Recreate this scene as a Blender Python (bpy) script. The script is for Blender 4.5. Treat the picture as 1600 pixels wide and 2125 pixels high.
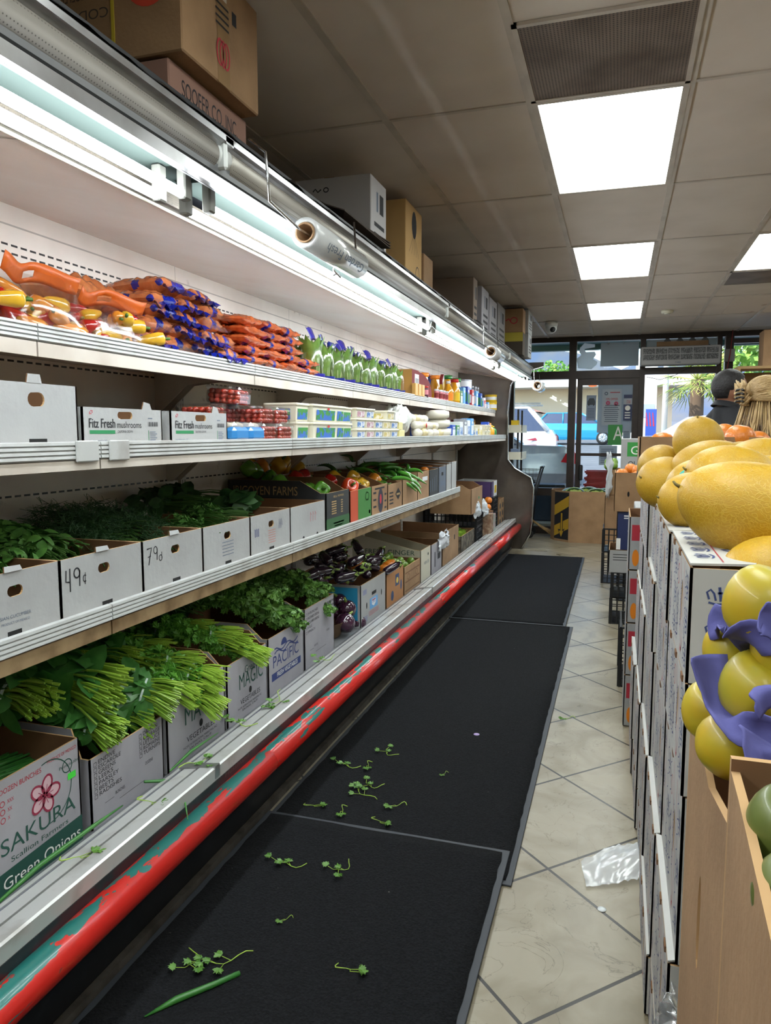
import bpy, math, random
from mathutils import Vector, Matrix, Euler, noise
from mathutils.geometry import tessellate_polygon
R = random.Random(7)
PI = math.pi
sc = bpy.context.scene
COL = sc.collection
for _o in list(bpy.data.objects):
    bpy.data.objects.remove(_o)

# ---------------------------------------------------------------- camera
CAMZ = 1.45
_th = math.atan(164.5 / 1530); _ps = math.atan(485 * math.cos(_th) / 1530)
FW = Vector((-math.sin(_ps) * math.cos(_th), math.cos(_ps) * math.cos(_th), -math.sin(_th)))
RT = Vector((math.cos(_ps), math.sin(_ps), 0)); UP = RT.cross(FW)
cd = bpy.data.cameras.new('camera'); cam = bpy.data.objects.new('camera', cd); COL.objects.link(cam)
cam.matrix_world = Matrix(((RT.x, UP.x, -FW.x, 0), (RT.y, UP.y, -FW.y, 0), (RT.z, UP.z, -FW.z, CAMZ), (0, 0, 0, 1)))
cd.sensor_fit = 'HORIZONTAL'; cd.sensor_width = 36; cd.lens = 36 * 1530 / 1600
cd.clip_start = 0.05; cd.clip_end = 900
sc.camera = cam
# ---------------------------------------------------------------- light
W = bpy.data.worlds.new('sky'); sc.world = W; W.use_nodes = True
nt = W.node_tree; nt.nodes.clear()
bgn = nt.nodes.new('ShaderNodeBackground'); skn = nt.nodes.new('ShaderNodeTexSky'); won = nt.nodes.new('ShaderNodeOutputWorld')
skn.sky_type = 'NISHITA'; skn.sun_disc = False; skn.sun_elevation = math.radians(42); skn.sun_rotation = math.radians(215)
bgn.inputs['Strength'].default_value = 0.36
nt.links.new(skn.outputs[0], bgn.inputs[0]); nt.links.new(bgn.outputs[0], won.inputs[0])
sl = bpy.data.lights.new('sun', 'SUN'); sl.energy = 4.2; sl.angle = 0.01; sl.color = (1, .95, .87)
sun = bpy.data.objects.new('sun', sl); COL.objects.link(sun); sun.location = (-8, 20, 20)
sun.rotation_euler = Vector((0.62, 0.30, -0.72)).to_track_quat('-Z', 'Y').to_euler()
PANEL_E = 8.0      # ceiling diffusers
TUBE_E = 25.0      # case tubes
sc.view_settings.view_transform = 'Standard'; sc.view_settings.look = 'None'
sc.view_settings.gamma = 1; sc.view_settings.exposure = 0.85; sc.view_settings.use_curve_mapping = False
try:
    sc.cycles.max_bounces = 8; sc.cycles.diffuse_bounces = 6; sc.cycles.transparent_max_bounces = 24
    sc.cycles.glossy_bounces = 3; sc.cycles.transmission_bounces = 4
    sc.cycles.sample_clamp_indirect = 6; sc.cycles.use_denoising = True; sc.cycles.caustics_reflective = False
    sc.cycles.caustics_refractive = False
except Exception: pass

# ---------------------------------------------------------------- materials
def lin(h):
    h = h.lstrip('#'); o = []
    for i in (0, 2, 4):
        c = int(h[i:i+2], 16) / 255
        o.append(c / 12.92 if c <= .04045 else ((c + .055) / 1.055) ** 2.4)
    return (*o, 1)
MT = {}
def mt(name, hx, rough=.6, metal=0, var=None, bump=None, emit=0, alpha=1, coat=0, spec=None, sss=0, sheen=0):
    """var=(scale, hex2, lo, hi) noise mix; bump=(scale,strength)"""
    if name in MT: return MT[name]
    m = bpy.data.materials.new(name); m.use_nodes = True; n = m.node_tree; b = n.nodes['Principled BSDF']
    b.inputs['Base Color'].default_value = lin(hx); b.inputs['Roughness'].default_value = rough
    b.inputs['Metallic'].default_value = metal; m.diffuse_color = lin(hx)
    if coat: b.inputs['Coat Weight'].default_value = coat; b.inputs['Coat Roughness'].default_value = .06
    if spec is not None: b.inputs['Specular IOR Level'].default_value = spec
    if sss: b.inputs['Subsurface Weight'].default_value = sss; b.inputs['Subsurface Radius'].default_value = (.01, .006, .003)
    if alpha < 1: b.inputs['Alpha'].default_value = alpha
    if emit:
        b.inputs['Emission Color'].default_value = lin(hx); b.inputs['Emission Strength'].default_value = emit
    tc = None
    def co(scale):
        nonlocal tc
        if tc is None: tc = n.nodes.new('ShaderNodeTexCoord')
        t = n.nodes.new('ShaderNodeTexNoise'); t.inputs['Scale'].default_value = scale; t.inputs['Detail'].default_value = 5
        n.links.new(tc.outputs['Object'], t.inputs['Vector']); return t
    if var:
        t = co(var[0]); r = n.nodes.new('ShaderNodeValToRGB')
        r.color_ramp.elements[0].position = var[2]; r.color_ramp.elements[1].position = var[3]
        r.color_ramp.elements[0].color = lin(hx); r.color_ramp.elements[1].color = lin(var[1])
        n.links.new(t.outputs['Fac'], r.inputs[0]); n.links.new(r.outputs[0], b.inputs['Base Color'])
    if bump:
        t = co(bump[0]); k = n.nodes.new('ShaderNodeBump'); k.inputs['Strength'].default_value = bump[1]; k.inputs['Distance'].default_value = .01
        n.links.new(t.outputs['Fac'], k.inputs['Height']); n.links.new(k.outputs[0], b.inputs['Normal'])
    MT[name] = m; return m
def film(name, tint='ffffff', fac=.10, rough=.08, milky=0.0):
    """thin clear plastic: see-through with a gloss; milky adds a diffuse share"""
    if name in MT: return MT[name]
    m = bpy.data.materials.new(name); m.use_nodes = True; n = m.node_tree; n.nodes.clear()
    o = n.nodes.new('ShaderNodeOutputMaterial'); tr = n.nodes.new('ShaderNodeBsdfTransparent'); g = n.nodes.new('ShaderNodeBsdfGlossy')
    tr.inputs[0].default_value = lin(tint); g.inputs['Roughness'].default_value = rough; g.inputs[0].default_value = (1, 1, 1, 1)
    lw = n.nodes.new('ShaderNodeLayerWeight'); lw.inputs[0].default_value = .35
    mp = n.nodes.new('ShaderNodeMath'); mp.operation = 'MULTIPLY_ADD'; mp.inputs[1].default_value = .22; mp.inputs[2].default_value = fac
    n.links.new(lw.outputs['Facing'], mp.inputs[0])
    mx = n.nodes.new('ShaderNodeMixShader'); n.links.new(mp.outputs[0], mx.inputs[0]); n.links.new(tr.outputs[0], mx.inputs[1]); n.links.new(g.outputs[0], mx.inputs[2])
    last = mx
    if milky:
        d = n.nodes.new('ShaderNodeBsdfDiffuse'); d.inputs[0].default_value = lin('e8ecee')
        m2 = n.nodes.new('ShaderNodeMixShader'); m2.inputs[0].default_value = milky
        n.links.new(mx.outputs[0], m2.inputs[1]); n.links.new(d.outputs[0], m2.inputs[2]); last = m2
    n.links.new(last.outputs[0], o.inputs[0]); m.diffuse_color = (.9, .95, 1, .3); MT[name] = m; return m

CARD = mt('cardboard', '9f7e5c', .85, var=(6, '86684a', .35, .75), bump=(90, .15))
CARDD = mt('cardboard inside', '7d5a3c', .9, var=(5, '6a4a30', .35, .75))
CARDE = mt('cardboard edge', 'b89468', .9)
WBOX = mt('white printed board', 'a3a5a5', .7, var=(4, '969696', .4, .8), bump=(60, .12))
GBOX = mt('pale grey board', 'a19fa5', .75, var=(5, '8f8d94', .4, .8))
KBOX = mt('black board', '26282b', .6, var=(5, '36383a', .4, .8))
NAVY = mt('navy board', '1d2a55', .5)
INK = mt('black ink', '191a20', .7); INKB = mt('blue ink', '2c3a70', .7); INKR = mt('red ink', 'b02a3a', .7)
INKG = mt('green ink', '1f7a4a', .7); INKW = mt('white ink', 'e6e6e2', .7); INKDG = mt('dark green ink', '1d4a40', .7)
INKGR = mt('grey ink', '5e6a7c', .7); INKT = mt('tan ink', 'a58a5e', .7)
DARK = mt('painted gap shade', '0c0c0d', .9)  # shade in holes, slots and gaps, painted on as near-black patches
WHITE = mt('white plastic', 'dfe3e3', .35); CREAM = mt('cream plastic', 'd8d4c0', .4)
STEEL = mt('brushed steel', 'a8abad', .32, .85, var=(12, '86898c', .35, .75))
CHROME = mt('chrome wire', 'c8cacc', .18, 1)
BLACKP = mt('black plastic', '17181b', .45)
WPAINT = mt('white enamel', 'c6c3be', .35, var=(5, 'b4aca3', .4, .8), bump=(30, .03))
CLEAR = film('clear film', fac=.07); CLAM = film('clear clamshell', 'f4f8f8', fac=.14, rough=.12)
MILK = film('milky bag film', 'f0f4f8', fac=.12, rough=.25, milky=.38)
def sheer(name, hx, share=.5):
    m = bpy.data.materials.new(name); m.use_nodes = True; n = m.node_tree; b = n.nodes['Principled BSDF']; b.inputs['Base Color'].default_value = lin(hx); b.inputs['Roughness'].default_value = .8
    t = n.nodes.new('ShaderNodeBsdfTranslucent'); t.inputs[0].default_value = lin(hx); x = n.nodes.new('ShaderNodeMixShader'); x.inputs[0].default_value = share
    n.links.new(b.outputs[0], x.inputs[1]); n.links.new(t.outputs[0], x.inputs[2]); n.links.new(x.outputs[0], n.nodes['Material Output'].inputs[0]); MT[name] = m; return m
PANE = film('window glass', 'f6fbfa', fac=.015, rough=.02)

# ---------------------------------------------------------------- mesh builder
class MB:
    def __init__(s): s.v = []; s.f = []; s.mi = []; s.sm = []; s.mats = []
    def m(s, mat):
        if mat not in s.mats: s.mats.append(mat)
        return s.mats.index(mat)
    def add(s, vs, fs, mat, smooth=False):
        o = len(s.v); k = s.m(mat); s.v += [tuple(p) for p in vs]
        for f in fs: s.f.append([i + o for i in f]); s.mi.append(k); s.sm.append(smooth)
        return s
    def box(s, x0, x1, y0, y1, z0, z1, mat, b=0):
        if b <= 0:
            vs = [(x, y, z) for x in (x0, x1) for y in (y0, y1) for z in (z0, z1)]
            return s.add(vs, [(0, 1, 3, 2), (4, 6, 7, 5), (0, 4, 5, 1), (2, 3, 7, 6), (0, 2, 6, 4), (1, 5, 7, 3)], mat)
        # chamfered box: 24 verts
        vs = []; idx = {}
        X = (x0, x1); Y = (y0, y1); Z = (z0, z1)
        for i in (0, 1):
            for j in (0, 1):
                for k in (0, 1):
                    sx, sy, sz = (1 - 2 * i) * b, (1 - 2 * j) * b, (1 - 2 * k) * b
                    idx[i, j, k] = len(vs)
                    vs += [(X[i], Y[j] + sy, Z[k] + sz), (X[i] + sx, Y[j], Z[k] + sz), (X[i] + sx, Y[j] + sy, Z[k])]
        I = lambda i, j, k, a: idx[i, j, k] + a
        fs = []
        for a in (0, 1):
            fs.append([I(a, 0, 0, 0), I(a, 1, 0, 0), I(a, 1, 1, 0), I(a, 0, 1, 0)])
            fs.append([I(0, a, 0, 1), I(1, a, 0, 1), I(1, a, 1, 1), I(0, a, 1, 1)])
            fs.append([I(0, 0, a, 2), I(1, 0, a, 2), I(1, 1, a, 2), I(0, 1, a, 2)])
            for c in (0, 1):
                fs.append([I(0, a, c, 1), I(1, a, c, 1), I(1, a, c, 2), I(0, a, c, 2)])
                fs.append([I(a, 0, c, 0), I(a, 1, c, 0), I(a, 1, c, 2), I(a, 0, c, 2)])
                fs.append([I(a, c, 0, 0), I(a, c, 1, 0), I(a, c, 1, 1), I(a, c, 0, 1)])
        for i in (0, 1):
            for j in (0, 1):
                for k in (0, 1): fs.append([I(i, j, k, 0), I(i, j, k, 1), I(i, j, k, 2)])
        return s.add(vs, fs, mat)
    def tube(s, pts, r, mat, n=8, cap=True, flat=1.0):
        pts = [Vector(p) for p in pts]; rs = r if isinstance(r, (list, tuple)) else [r] * len(pts)
        vs = []; fs = []; N = len(pts)
        t0 = (pts[1] - pts[0]).normalized(); a = t0.orthogonal().normalized()
        for i, p in enumerate(pts):
            t = (pts[min(i + 1, N - 1)] - pts[max(i - 1, 0)])
            t = t.normalized() if t.length > 1e-9 else t0
            a = (a - t * a.dot(t))
            a = a.normalized() if a.length > 1e-6 else t.orthogonal().normalized()
            b = t.cross(a)
            for k in range(n):
                th = 2 * PI * k / n; vs.append(p + (a * math.cos(th) + b * math.sin(th) * flat) * rs[i])
        for i in range(N - 1):
            for k in range(n):
                fs.append((i * n + k, i * n + (k + 1) % n, (i + 1) * n + (k + 1) % n, (i + 1) * n + k))
        if cap and n > 2: fs.append(list(range(n - 1, -1, -1))); fs.append([(N - 1) * n + k for k in range(n)])
        return s.add(vs, fs, mat, n > 4)
    def lathe(s, prof, mat, n=16, M=None, mod=None, cap=True):
        """prof [(r,z)], mod(th,t)->radius factor"""
        vs = []; fs = []; N = len(prof)
        for i, (r, z) in enumerate(prof):
            for k in range(n):
                th = 2 * PI * k / n; q = r * (mod(th, i / (N - 1)) if mod else 1)
                vs.append(Vector((q * math.cos(th), q * math.sin(th), z)))
        if M is not None: vs = [M @ p for p in vs]
        for i in range(N - 1):
            for k in range(n): fs.append((i * n + k, i * n + (k + 1) % n, (i + 1) * n + (k + 1) % n, (i + 1) * n + k))
        if cap: fs.append(list(range(n - 1, -1, -1))); fs.append([(N - 1) * n + k for k in range(n)])
        return s.add(vs, fs, mat, True)
    def ball(s, c, r, mat, n=16, m=10, M=None, fn=None):
        r = r if isinstance(r, (tuple, list)) else (r, r, r); vs = []; fs = []
        for i in range(m + 1):
            ph = PI * i / m
            for k in range(n):
                th = 2 * PI * k / n; d = Vector((math.sin(ph) * math.cos(th), math.sin(ph) * math.sin(th), math.cos(ph)))
                q = fn(d) if fn else 1
                p = Vector((d.x * r[0] * q, d.y * r[1] * q, d.z * r[2] * q))
                if M is not None: p = M @ p
                vs.append(p + Vector(c))
        for i in range(m):
            for k in range(n): fs.append((i * n + k, (i + 1) * n + k, (i + 1) * n + (k + 1) % n, i * n + (k + 1) % n))
        return s.add(vs, fs, mat, True)
    def panel(s, outer, o, u, v, t, mout, minn=None, medge=None, holes=()):
        """polygon in (u,v) plane at o; outside faces u x v; thickness t goes inwards"""
        o = Vector(o); u = Vector(u); v = Vector(v); nrm = u.cross(v).normalized()
        loops = [outer] + list(holes); tri = tessellate_polygon([[Vector((a, b, 0)) for a, b in L] for L in loops])
        flat = [p for L in loops for p in L]
        fr = [o + u * a + v * b for a, b in flat]; bk = [p - nrm * t for p in fr]
        def fix(T):
            a, b, c = (fr[i] for i in T); return list(T) if (b - a).cross(c - a).dot(nrm) > 0 else list(T)[::-1]
        F = [fix(T) for T in tri]
        s.add(fr, F, mout); s.add(bk, [f[::-1] for f in F], minn or mout)
        k = 0
        for L in loops:
            n = len(L); vs = fr[k:k + n] + bk[k:k + n]
            s.add(vs, [(i, (i + 1) % n, n + (i + 1) % n, n + i) for i in range(n)], medge or minn or mout); k += n
        return s
    def decal(s, poly, o, u, v, mat, off=.0006):
        o = Vector(o); u = Vector(u); v = Vector(v); nrm = u.cross(v).normalized()
        tri = tessellate_polygon([[Vector((a, b, 0)) for a, b in poly]])
        return s.add([o + u * a + v * b + nrm * off for a, b in poly], [list(t) for t in tri], mat)
    def rect(s, a0, b0, a1, b1, o, u, v, mat, off=.0006): return s.decal([(a0, b0), (a1, b0), (a1, b1), (a0, b1)], o, u, v, mat, off)
    def disc(s, a, b, ra, rb, o, u, v, mat, off=.0006, n=16):
        return s.decal([(a + ra * math.cos(2 * PI * i / n), b + rb * math.sin(2 * PI * i / n)) for i in range(n)], o, u, v, mat, off)
    def ring(s, a, b, ra, rb, w, o, u, v, mat, off=.0006, n=18, a0=0, a1=2 * PI):
        return s.stroke([(a + ra * math.cos(a0 + (a1 - a0) * i / n), b + rb * math.sin(a0 + (a1 - a0) * i / n)) for i in range(n + 1)], w, o, u, v, mat, off)
    def stroke(s, pts, w, o, u, v, mat, off=.0006):
        o = Vector(o); u = Vector(u); v = Vector(v); nrm = u.cross(v).normalized(); P = [Vector((a, b)) for a, b in pts]; vs = []
        for i, p in enumerate(P):
            d = P[min(i + 1, len(P) - 1)] - P[max(i - 1, 0)]
            d = d.normalized() if d.length > 1e-9 else Vector((1, 0))
            q = Vector((-d.y, d.x)) * w / 2
            for e in (p - q, p + q): vs.append(o + u * e.x + v * e.y + nrm * off)
        return s.add(vs, [(2 * i, 2 * i + 2, 2 * i + 3, 2 * i + 1) for i in range(len(P) - 1)], mat)
    def text(s, body, a, b, h, o, u, v, mat, width=None, off=.0007, slant=0, flip=False):
        vs, fs, w, hh = glyphs(body); k = h; kw = (width / w) if width and w else k
        if flip: a += (width or w * k)
        sg = -1 if flip else 1
        o = Vector(o); u = Vector(u); v = Vector(v); nrm = u.cross(v).normalized()
        return s.add([o + u * (a + sg * (x * kw + slant * y * k)) + v * (b + sg * y * k) + nrm * off for x, y in vs], fs, mat)
    def build(s, name, parent=None, loc=(0, 0, 0), bevel=0, subd=0):
        me = bpy.data.meshes.new(name); me.from_pydata(s.v, [], s.f)
        for m in s.mats: me.materials.append(m)
        me.polygons.foreach_set('material_index', s.mi); me.polygons.foreach_set('use_smooth', s.sm); me.update()
        o = bpy.data.objects.new(name, me); COL.objects.link(o); o.location = loc
        if parent: o.parent = parent
        if bevel:
            b = o.modifiers.new('bevel', 'BEVEL'); b.width = bevel; b.segments = 2; b.limit_method = 'ANGLE'
        if subd:
            b = o.modifiers.new('subd', 'SUBSURF'); b.levels = subd; b.render_levels = subd
        return o
_G = {}
def glyphs(body):
    if body in _G: return _G[body]
    cu = bpy.data.curves.new('t', 'FONT'); cu.body = body; cu.size = 1; cu.resolution_u = 4; cu.fill_mode = 'FRONT'
    ob = bpy.data.objects.new('t', cu); COL.objects.link(ob)
    dg = bpy.context.evaluated_depsgraph_get(); dg.update()
    me = bpy.data.meshes.new_from_object(ob.evaluated_get(dg))
    vs = [(p.co.x, p.co.y) for p in me.vertices]; fs = [list(p.vertices) for p in me.polygons]
    x0 = min((p[0] for p in vs), default=0); vs = [((x - x0), y / .7) for x, y in vs]; w = max((p[0] for p in vs), default=1)
    bpy.data.objects.remove(ob); bpy.data.meshes.remove(me)
    _G[body] = (vs, fs, w, 1); return _G[body]

def thing(name, label, cat, loc=(0, 0, 0), rz=0, group=None):
    o = bpy.data.objects.new(name, None); COL.objects.link(o); o.empty_display_size = .05
    o.location = loc; o.rotation_euler = (0, 0, rz) if isinstance(rz, (int, float)) else rz
    return tag(o, label, cat, group)
def tag(o, label, cat=None, group=None, kind=None):
    o['label'] = label
    if cat: o['category'] = cat
    if group: o['group'] = group
    if kind: o['kind'] = kind
    return o
def struct(o, label=None):
    o['kind'] = 'structure'
    if label: o['label'] = label
    return o
def clone(root, loc, rot=0, label=None, group=None, s=None):
    r = root.copy(); COL.objects.link(r); r.location = loc
    r.rotation_euler = (0, 0, rot) if isinstance(rot, (int, float)) else rot
    if s is not None: r.scale = (s, s, s) if isinstance(s, (int, float)) else s
    if label: r['label'] = label
    if group: r['group'] = group
    for ch in list(root.children):
        c = ch.copy(); COL.objects.link(c); c.parent = r
        for g in list(ch.children):
            d = g.copy(); COL.objects.link(d); d.parent = c
    return r
class Proto:
    """first placing moves the built thing itself, the next ones copy it"""
    def __init__(s, root): s.root = root; s.used = False
    def put(s, loc, rot=0, label=None, group=None, sc_=None):
        if s.used: return clone(s.root, loc, rot, label, group, sc_ if sc_ is not None else 1)
        s.used = True; r = s.root; r.location = loc; r.rotation_euler = (0, 0, rot) if isinstance(rot, (int, float)) else rot
        if sc_ is not None: r.scale = (sc_,) * 3 if isinstance(sc_, (int, float)) else sc_
        if label: r['label'] = label
        if group: r['group'] = group
        return r
ORD = ['leftmost', 'second', 'third', 'fourth', 'fifth', 'sixth', 'seventh', 'eighth', 'ninth', 'tenth', 'eleventh', 'twelfth', 'thirteenth', 'fourteenth', 'fifteenth', 'sixteenth', 'seventeenth', 'eighteenth', 'nineteenth', 'twentieth']
def nth(i, n=None):
    if n and i == n - 1 and n > 1: return 'rightmost'
    return ORD[i] if i == 0 else ORD[min(i, 19)] + ' from left'
UX, UY, UZ = (1, 0, 0), (0, 1, 0), (0, 0, 1)
# ================================================================ THE ROOM
CEIL = 2.78; YF = 10.8; XL = -2.15; XR = 6.0; YB = -2.6
GX = [-.387 + .607 * k for k in range(-3, 12)]; GY = [3.17 + 1.22 * k for k in range(-5, 7)]
def node_mat(name):
    m = bpy.data.materials.new(name); m.use_nodes = True; return m, m.node_tree, m.node_tree.nodes['Principled BSDF']
def N(n, t, **kw):
    x = n.nodes.new(t)
    for k, v in kw.items(): setattr(x, k, v)
    return x
# floor: diagonal stone tiles
m, n, b = node_mat('diagonal stone tile'); L = n.links.new
tc = N(n, 'ShaderNodeTexCoord'); mp = N(n, 'ShaderNodeMapping'); mp.inputs['Rotation'].default_value = (0, 0, PI / 4)
mp.vector_type = 'TEXTURE'; mp.inputs['Location'].default_value = (-.18, 2.38, 0); mp.inputs['Scale'].default_value = (.488, .488, .488)
L(tc.outputs['Object'], mp.inputs[0])
br = N(n, 'ShaderNodeTexBrick'); br.offset = 0; br.inputs['Scale'].default_value = 1; br.inputs['Mortar Size'].default_value = .011
br.inputs['Brick Width'].default_value = 1; br.inputs['Row Height'].default_value = 1; br.inputs['Mortar Smooth'].default_value = .1
br.inputs['Color1'].default_value = lin('9c937f'); br.inputs['Color2'].default_value = lin('918875'); br.inputs['Mortar'].default_value = lin('2a2622')
L(mp.outputs[0], br.inputs[0])
n1 = N(n, 'ShaderNodeTexNoise'); n1.inputs['Scale'].default_value = 5; n1.inputs['Detail'].default_value = 8; n1.inputs['Distortion'].default_value = .8; L(tc.outputs['Object'], n1.inputs[0])
r1 = N(n, 'ShaderNodeValToRGB'); r1.color_ramp.elements[0].color = lin('c8c1b0'); r1.color_ramp.elements[0].position = .35; r1.color_ramp.elements[1].color = (1, 1, 1, 1); r1.color_ramp.elements[1].position = .6; L(n1.outputs[0], r1.inputs[0])
mx = N(n, 'ShaderNodeMixRGB', blend_type='MULTIPLY'); mx.inputs[0].default_value = .7; L(br.outputs[0], mx.inputs[1]); L(r1.outputs[0], mx.inputs[2])
n2 = N(n, 'ShaderNodeTexNoise'); n2.inputs['Scale'].default_value = 3.2; n2.inputs['Detail'].default_value = 12; n2.inputs['Distortion'].default_value = 2.5; L(tc.outputs['Object'], n2.inputs[0])
r2 = N(n, 'ShaderNodeValToRGB'); e = r2.color_ramp.elements; e[0].position = .494; e[0].color = (1, 1, 1, 1); e[1].position = .506; e[1].color = (1, 1, 1, 1)
q = e.new(.5); q.color = lin('8d8574'); L(n2.outputs[0], r2.inputs[0])
m3 = N(n, 'ShaderNodeMixRGB', blend_type='MULTIPLY'); m3.inputs[0].default_value = .55; L(mx.outputs[0], m3.inputs[1]); L(r2.outputs[0], m3.inputs[2]); L(m3.outputs[0], b.inputs['Base Color'])
rr = N(n, 'ShaderNodeMapRange'); rr.inputs[3].default_value = .22; rr.inputs[4].default_value = .42; L(n1.outputs[0], rr.inputs[0]); L(rr.outputs[0], b.inputs['Roughness'])
bp = N(n, 'ShaderNodeBump'); bp.inputs['Strength'].default_value = .5; bp.inputs['Distance'].default_value = .003; L(n1.outputs[0], bp.inputs['Height'])
bp2 = N(n, 'ShaderNodeBump'); bp2.inputs['Strength'].default_value = .7; bp2.inputs['Distance'].default_value = .004; bp2.invert = True; L(br.outputs['Fac'], bp2.inputs['Height']); L(bp.outputs[0], bp2.inputs['Normal']); L(bp2.outputs[0], b.inputs['Normal'])
FLOORM = m
o = MB().box(XL, XR, YB, YF + .1, -.06, 0, FLOORM).build('floor'); struct(o, 'beige stone floor tiles laid diagonally')
# ceiling with T-bar grid and openings for lights
CT = mt('ceiling tile', 'd0c6bd', .75, var=(2.5, 'c2b7ad', .4, .8), bump=(160, .04)); TBAR = mt('ceiling bar', 'c4bcb2', .5, var=(6, 'a49a90', .35, .8))
LIGHTS = [(GX[3], 3.17), (GX[3], 5.61), (GX[3], 8.05), (GX[5], 5.61), (GX[3], .73), (GX[3], -1.71), (GX[5], .73), (GX[7], 3.17), (GX[9], 6.83), (GX[9], .73), (GX[7], 8.05), (GX[7], -1.71), (GX[5], 3.17) if False else (GX[9], 3.17)]  # entries after the fourth are out-of-view panels added for fill light
LS = {(round(x, 2), round(y, 2)) for x, y in LIGHTS}
VENTS = [(GX[3], 2.56), (GX[5], 6.83)]
mb = MB()
for x in GX:
    for y in GY:
        if (round(x, 2), round(y, 2)) in LS: continue
        mb.box(max(x, XL), min(x + .607, XR), max(y, YB), min(y + 1.22, YF), CEIL, CEIL + .015, CT)
mb.box(XL, XR, YB, YF + .1, CEIL + .16, CEIL + .2, CT)
struct(mb.build('ceiling'), 'grey brown suspended ceiling tiles')
mb = MB()
for x in GX: mb.box(x - .015, x + .015, YB, YF, CEIL - .006, CEIL + .001, TBAR)
for y in GY: mb.box(XL, XR, y - .010, y + .010, CEIL - .005, CEIL + .001, TBAR)
struct(mb.build('trim_1'), 'ceiling grid bars')
# lights
m, n, b = node_mat('prismatic diffuser'); L = n.links.new
tc = N(n, 'ShaderNodeTexCoord'); sx = N(n, 'ShaderNodeSeparateXYZ'); L(tc.outputs['Object'], sx.inputs[0])
mm = N(n, 'ShaderNodeMath', operation='ABSOLUTE'); L(sx.outputs[0], mm.inputs[0])
ma = N(n, 'ShaderNodeMath', operation='SUBTRACT'); L(mm.outputs[0], ma.inputs[0]); ma.inputs[1].default_value = .12
mc = N(n, 'ShaderNodeMath', operation='ABSOLUTE'); L(ma.outputs[0], mc.inputs[0])
mr = N(n, 'ShaderNodeMapRange'); mr.inputs[1].default_value = 0; mr.inputs[2].default_value = .17; mr.inputs[3].default_value = 1.0; mr.inputs[4].default_value = .45; L(mc.outputs[0], mr.inputs[0])
ms = N(n, 'ShaderNodeMath', operation='MULTIPLY'); ms.inputs[1].default_value = PANEL_E; L(mr.outputs[0], ms.inputs[0])
b.inputs['Base Color'].default_value = lin('c8cac4'); b.inputs['Emission Color'].default_value = (.93, 1, .97, 1); L(ms.outputs[0], b.inputs['Emission Strength'])
vo = N(n, 'ShaderNodeTexVoronoi'); vo.inputs['Scale'].default_value = 90; L(tc.outputs['Object'], vo.inputs[0]); bq = N(n, 'ShaderNodeBump'); bq.inputs['Strength'].default_value = .4; L(vo.outputs[0], bq.inputs['Height']); L(bq.outputs[0], b.inputs['Normal'])
DIFF = m
LL = ['large bright ceiling light panel nearest the camera beside the vent grille', 'second bright ceiling light panel down the aisle', 'farthest ceiling light panel, closest to the storefront', 'ceiling light panel at the right edge beside the small vent']
t = thing('ceiling_light', LL[0], 'ceiling light', (0, 0, CEIL), group='ceiling light panels')
mb = MB()
for a in ((-.30, .30, .0, .02), (-.30, .30, 1.19, 1.21), (-.30, -.275, .02, 1.19), (.275, .30, .02, 1.19)): mb.box(a[0], a[1], a[2], a[3], -.008, .02, TBAR)
mb.build('frame', t)
MB().box(-.275, .275, .02, 1.19, .0, .012, DIFF).build('diffuser', t)
MB().box(-.29, .29, .01, 1.20, .03, .12, WHITE).build('housing', t)
pl = Proto(t)
for i, (x, y) in enumerate(LIGHTS): pl.put((x + .3035, y + .005, CEIL), 0, LL[i] if i < 4 else 'ceiling light panel out of view, added for fill light')
# vents
m, n, b = node_mat('perforated vent'); L = n.links.new
tc = N(n, 'ShaderNodeTexCoord'); vo = N(n, 'ShaderNodeTexVoronoi'); vo.inputs['Scale'].default_value = 85; vo.inputs['Randomness'].default_value = 0; L(tc.outputs['Object'], vo.inputs[0])
rp = N(n, 'ShaderNodeValToRGB'); rp.color_ramp.elements[0].position = .30; rp.color_ramp.elements[0].color = lin('211b17'); rp.color_ramp.elements[1].position = .42; rp.color_ramp.elements[1].color = lin('7a6c60'); L(vo.outputs[0], rp.inputs[0])
ns = N(n, 'ShaderNodeTexNoise'); ns.inputs['Scale'].default_value = 4; L(tc.outputs['Object'], ns.inputs[0])
rq = N(n, 'ShaderNodeValToRGB'); rq.color_ramp.elements[0].position = .35; rq.color_ramp.elements[0].color = lin('9a8468'); rq.color_ramp.elements[1].position = .6; rq.color_ramp.elements[1].color = (1, 1, 1, 1); L(ns.outputs[0], rq.inputs[0])
mx = N(n, 'ShaderNodeMixRGB', blend_type='MULTIPLY'); mx.inputs[0].default_value = .8; L(rp.outputs[0], mx.inputs[1]); L(rq.outputs[0], mx.inputs[2]); L(mx.outputs[0], b.inputs['Base Color'])
VENTM = m
for i, (x, y) in enumerate(VENTS):
    t = thing('ceiling_vent', ['large dusty perforated ceiling vent next to the nearest light panel', 'small dusty ceiling vent by the light panel at the right edge'][i], 'air vent', (x + .3035, y + .305, CEIL), group='ceiling vents')
    mb = MB(); d = .297
    for a in ((-d, d, -d, -d + .018), (-d, d, d - .018, d), (-d, -d + .018, -d, d), (d - .018, d, -d, d)): mb.box(*a, -.012, -.001, TBAR)
    mb.build('frame', t); MB().box(-d + .01, d - .01, -d + .01, d - .01, -.009, -.004, VENTM).build('grille', t)
t = thing('smoke_detector', 'small round white smoke detector on the ceiling', 'smoke detector', (.46, 8.8, CEIL)); MB().lathe([(.06, -.03), (.065, -.012), (.065, 0)], CREAM, 20).build('body', t); MB().lathe([(.03, -.038), (.035, -.03)], CREAM, 16).build('sensor_cap', t)
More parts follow.
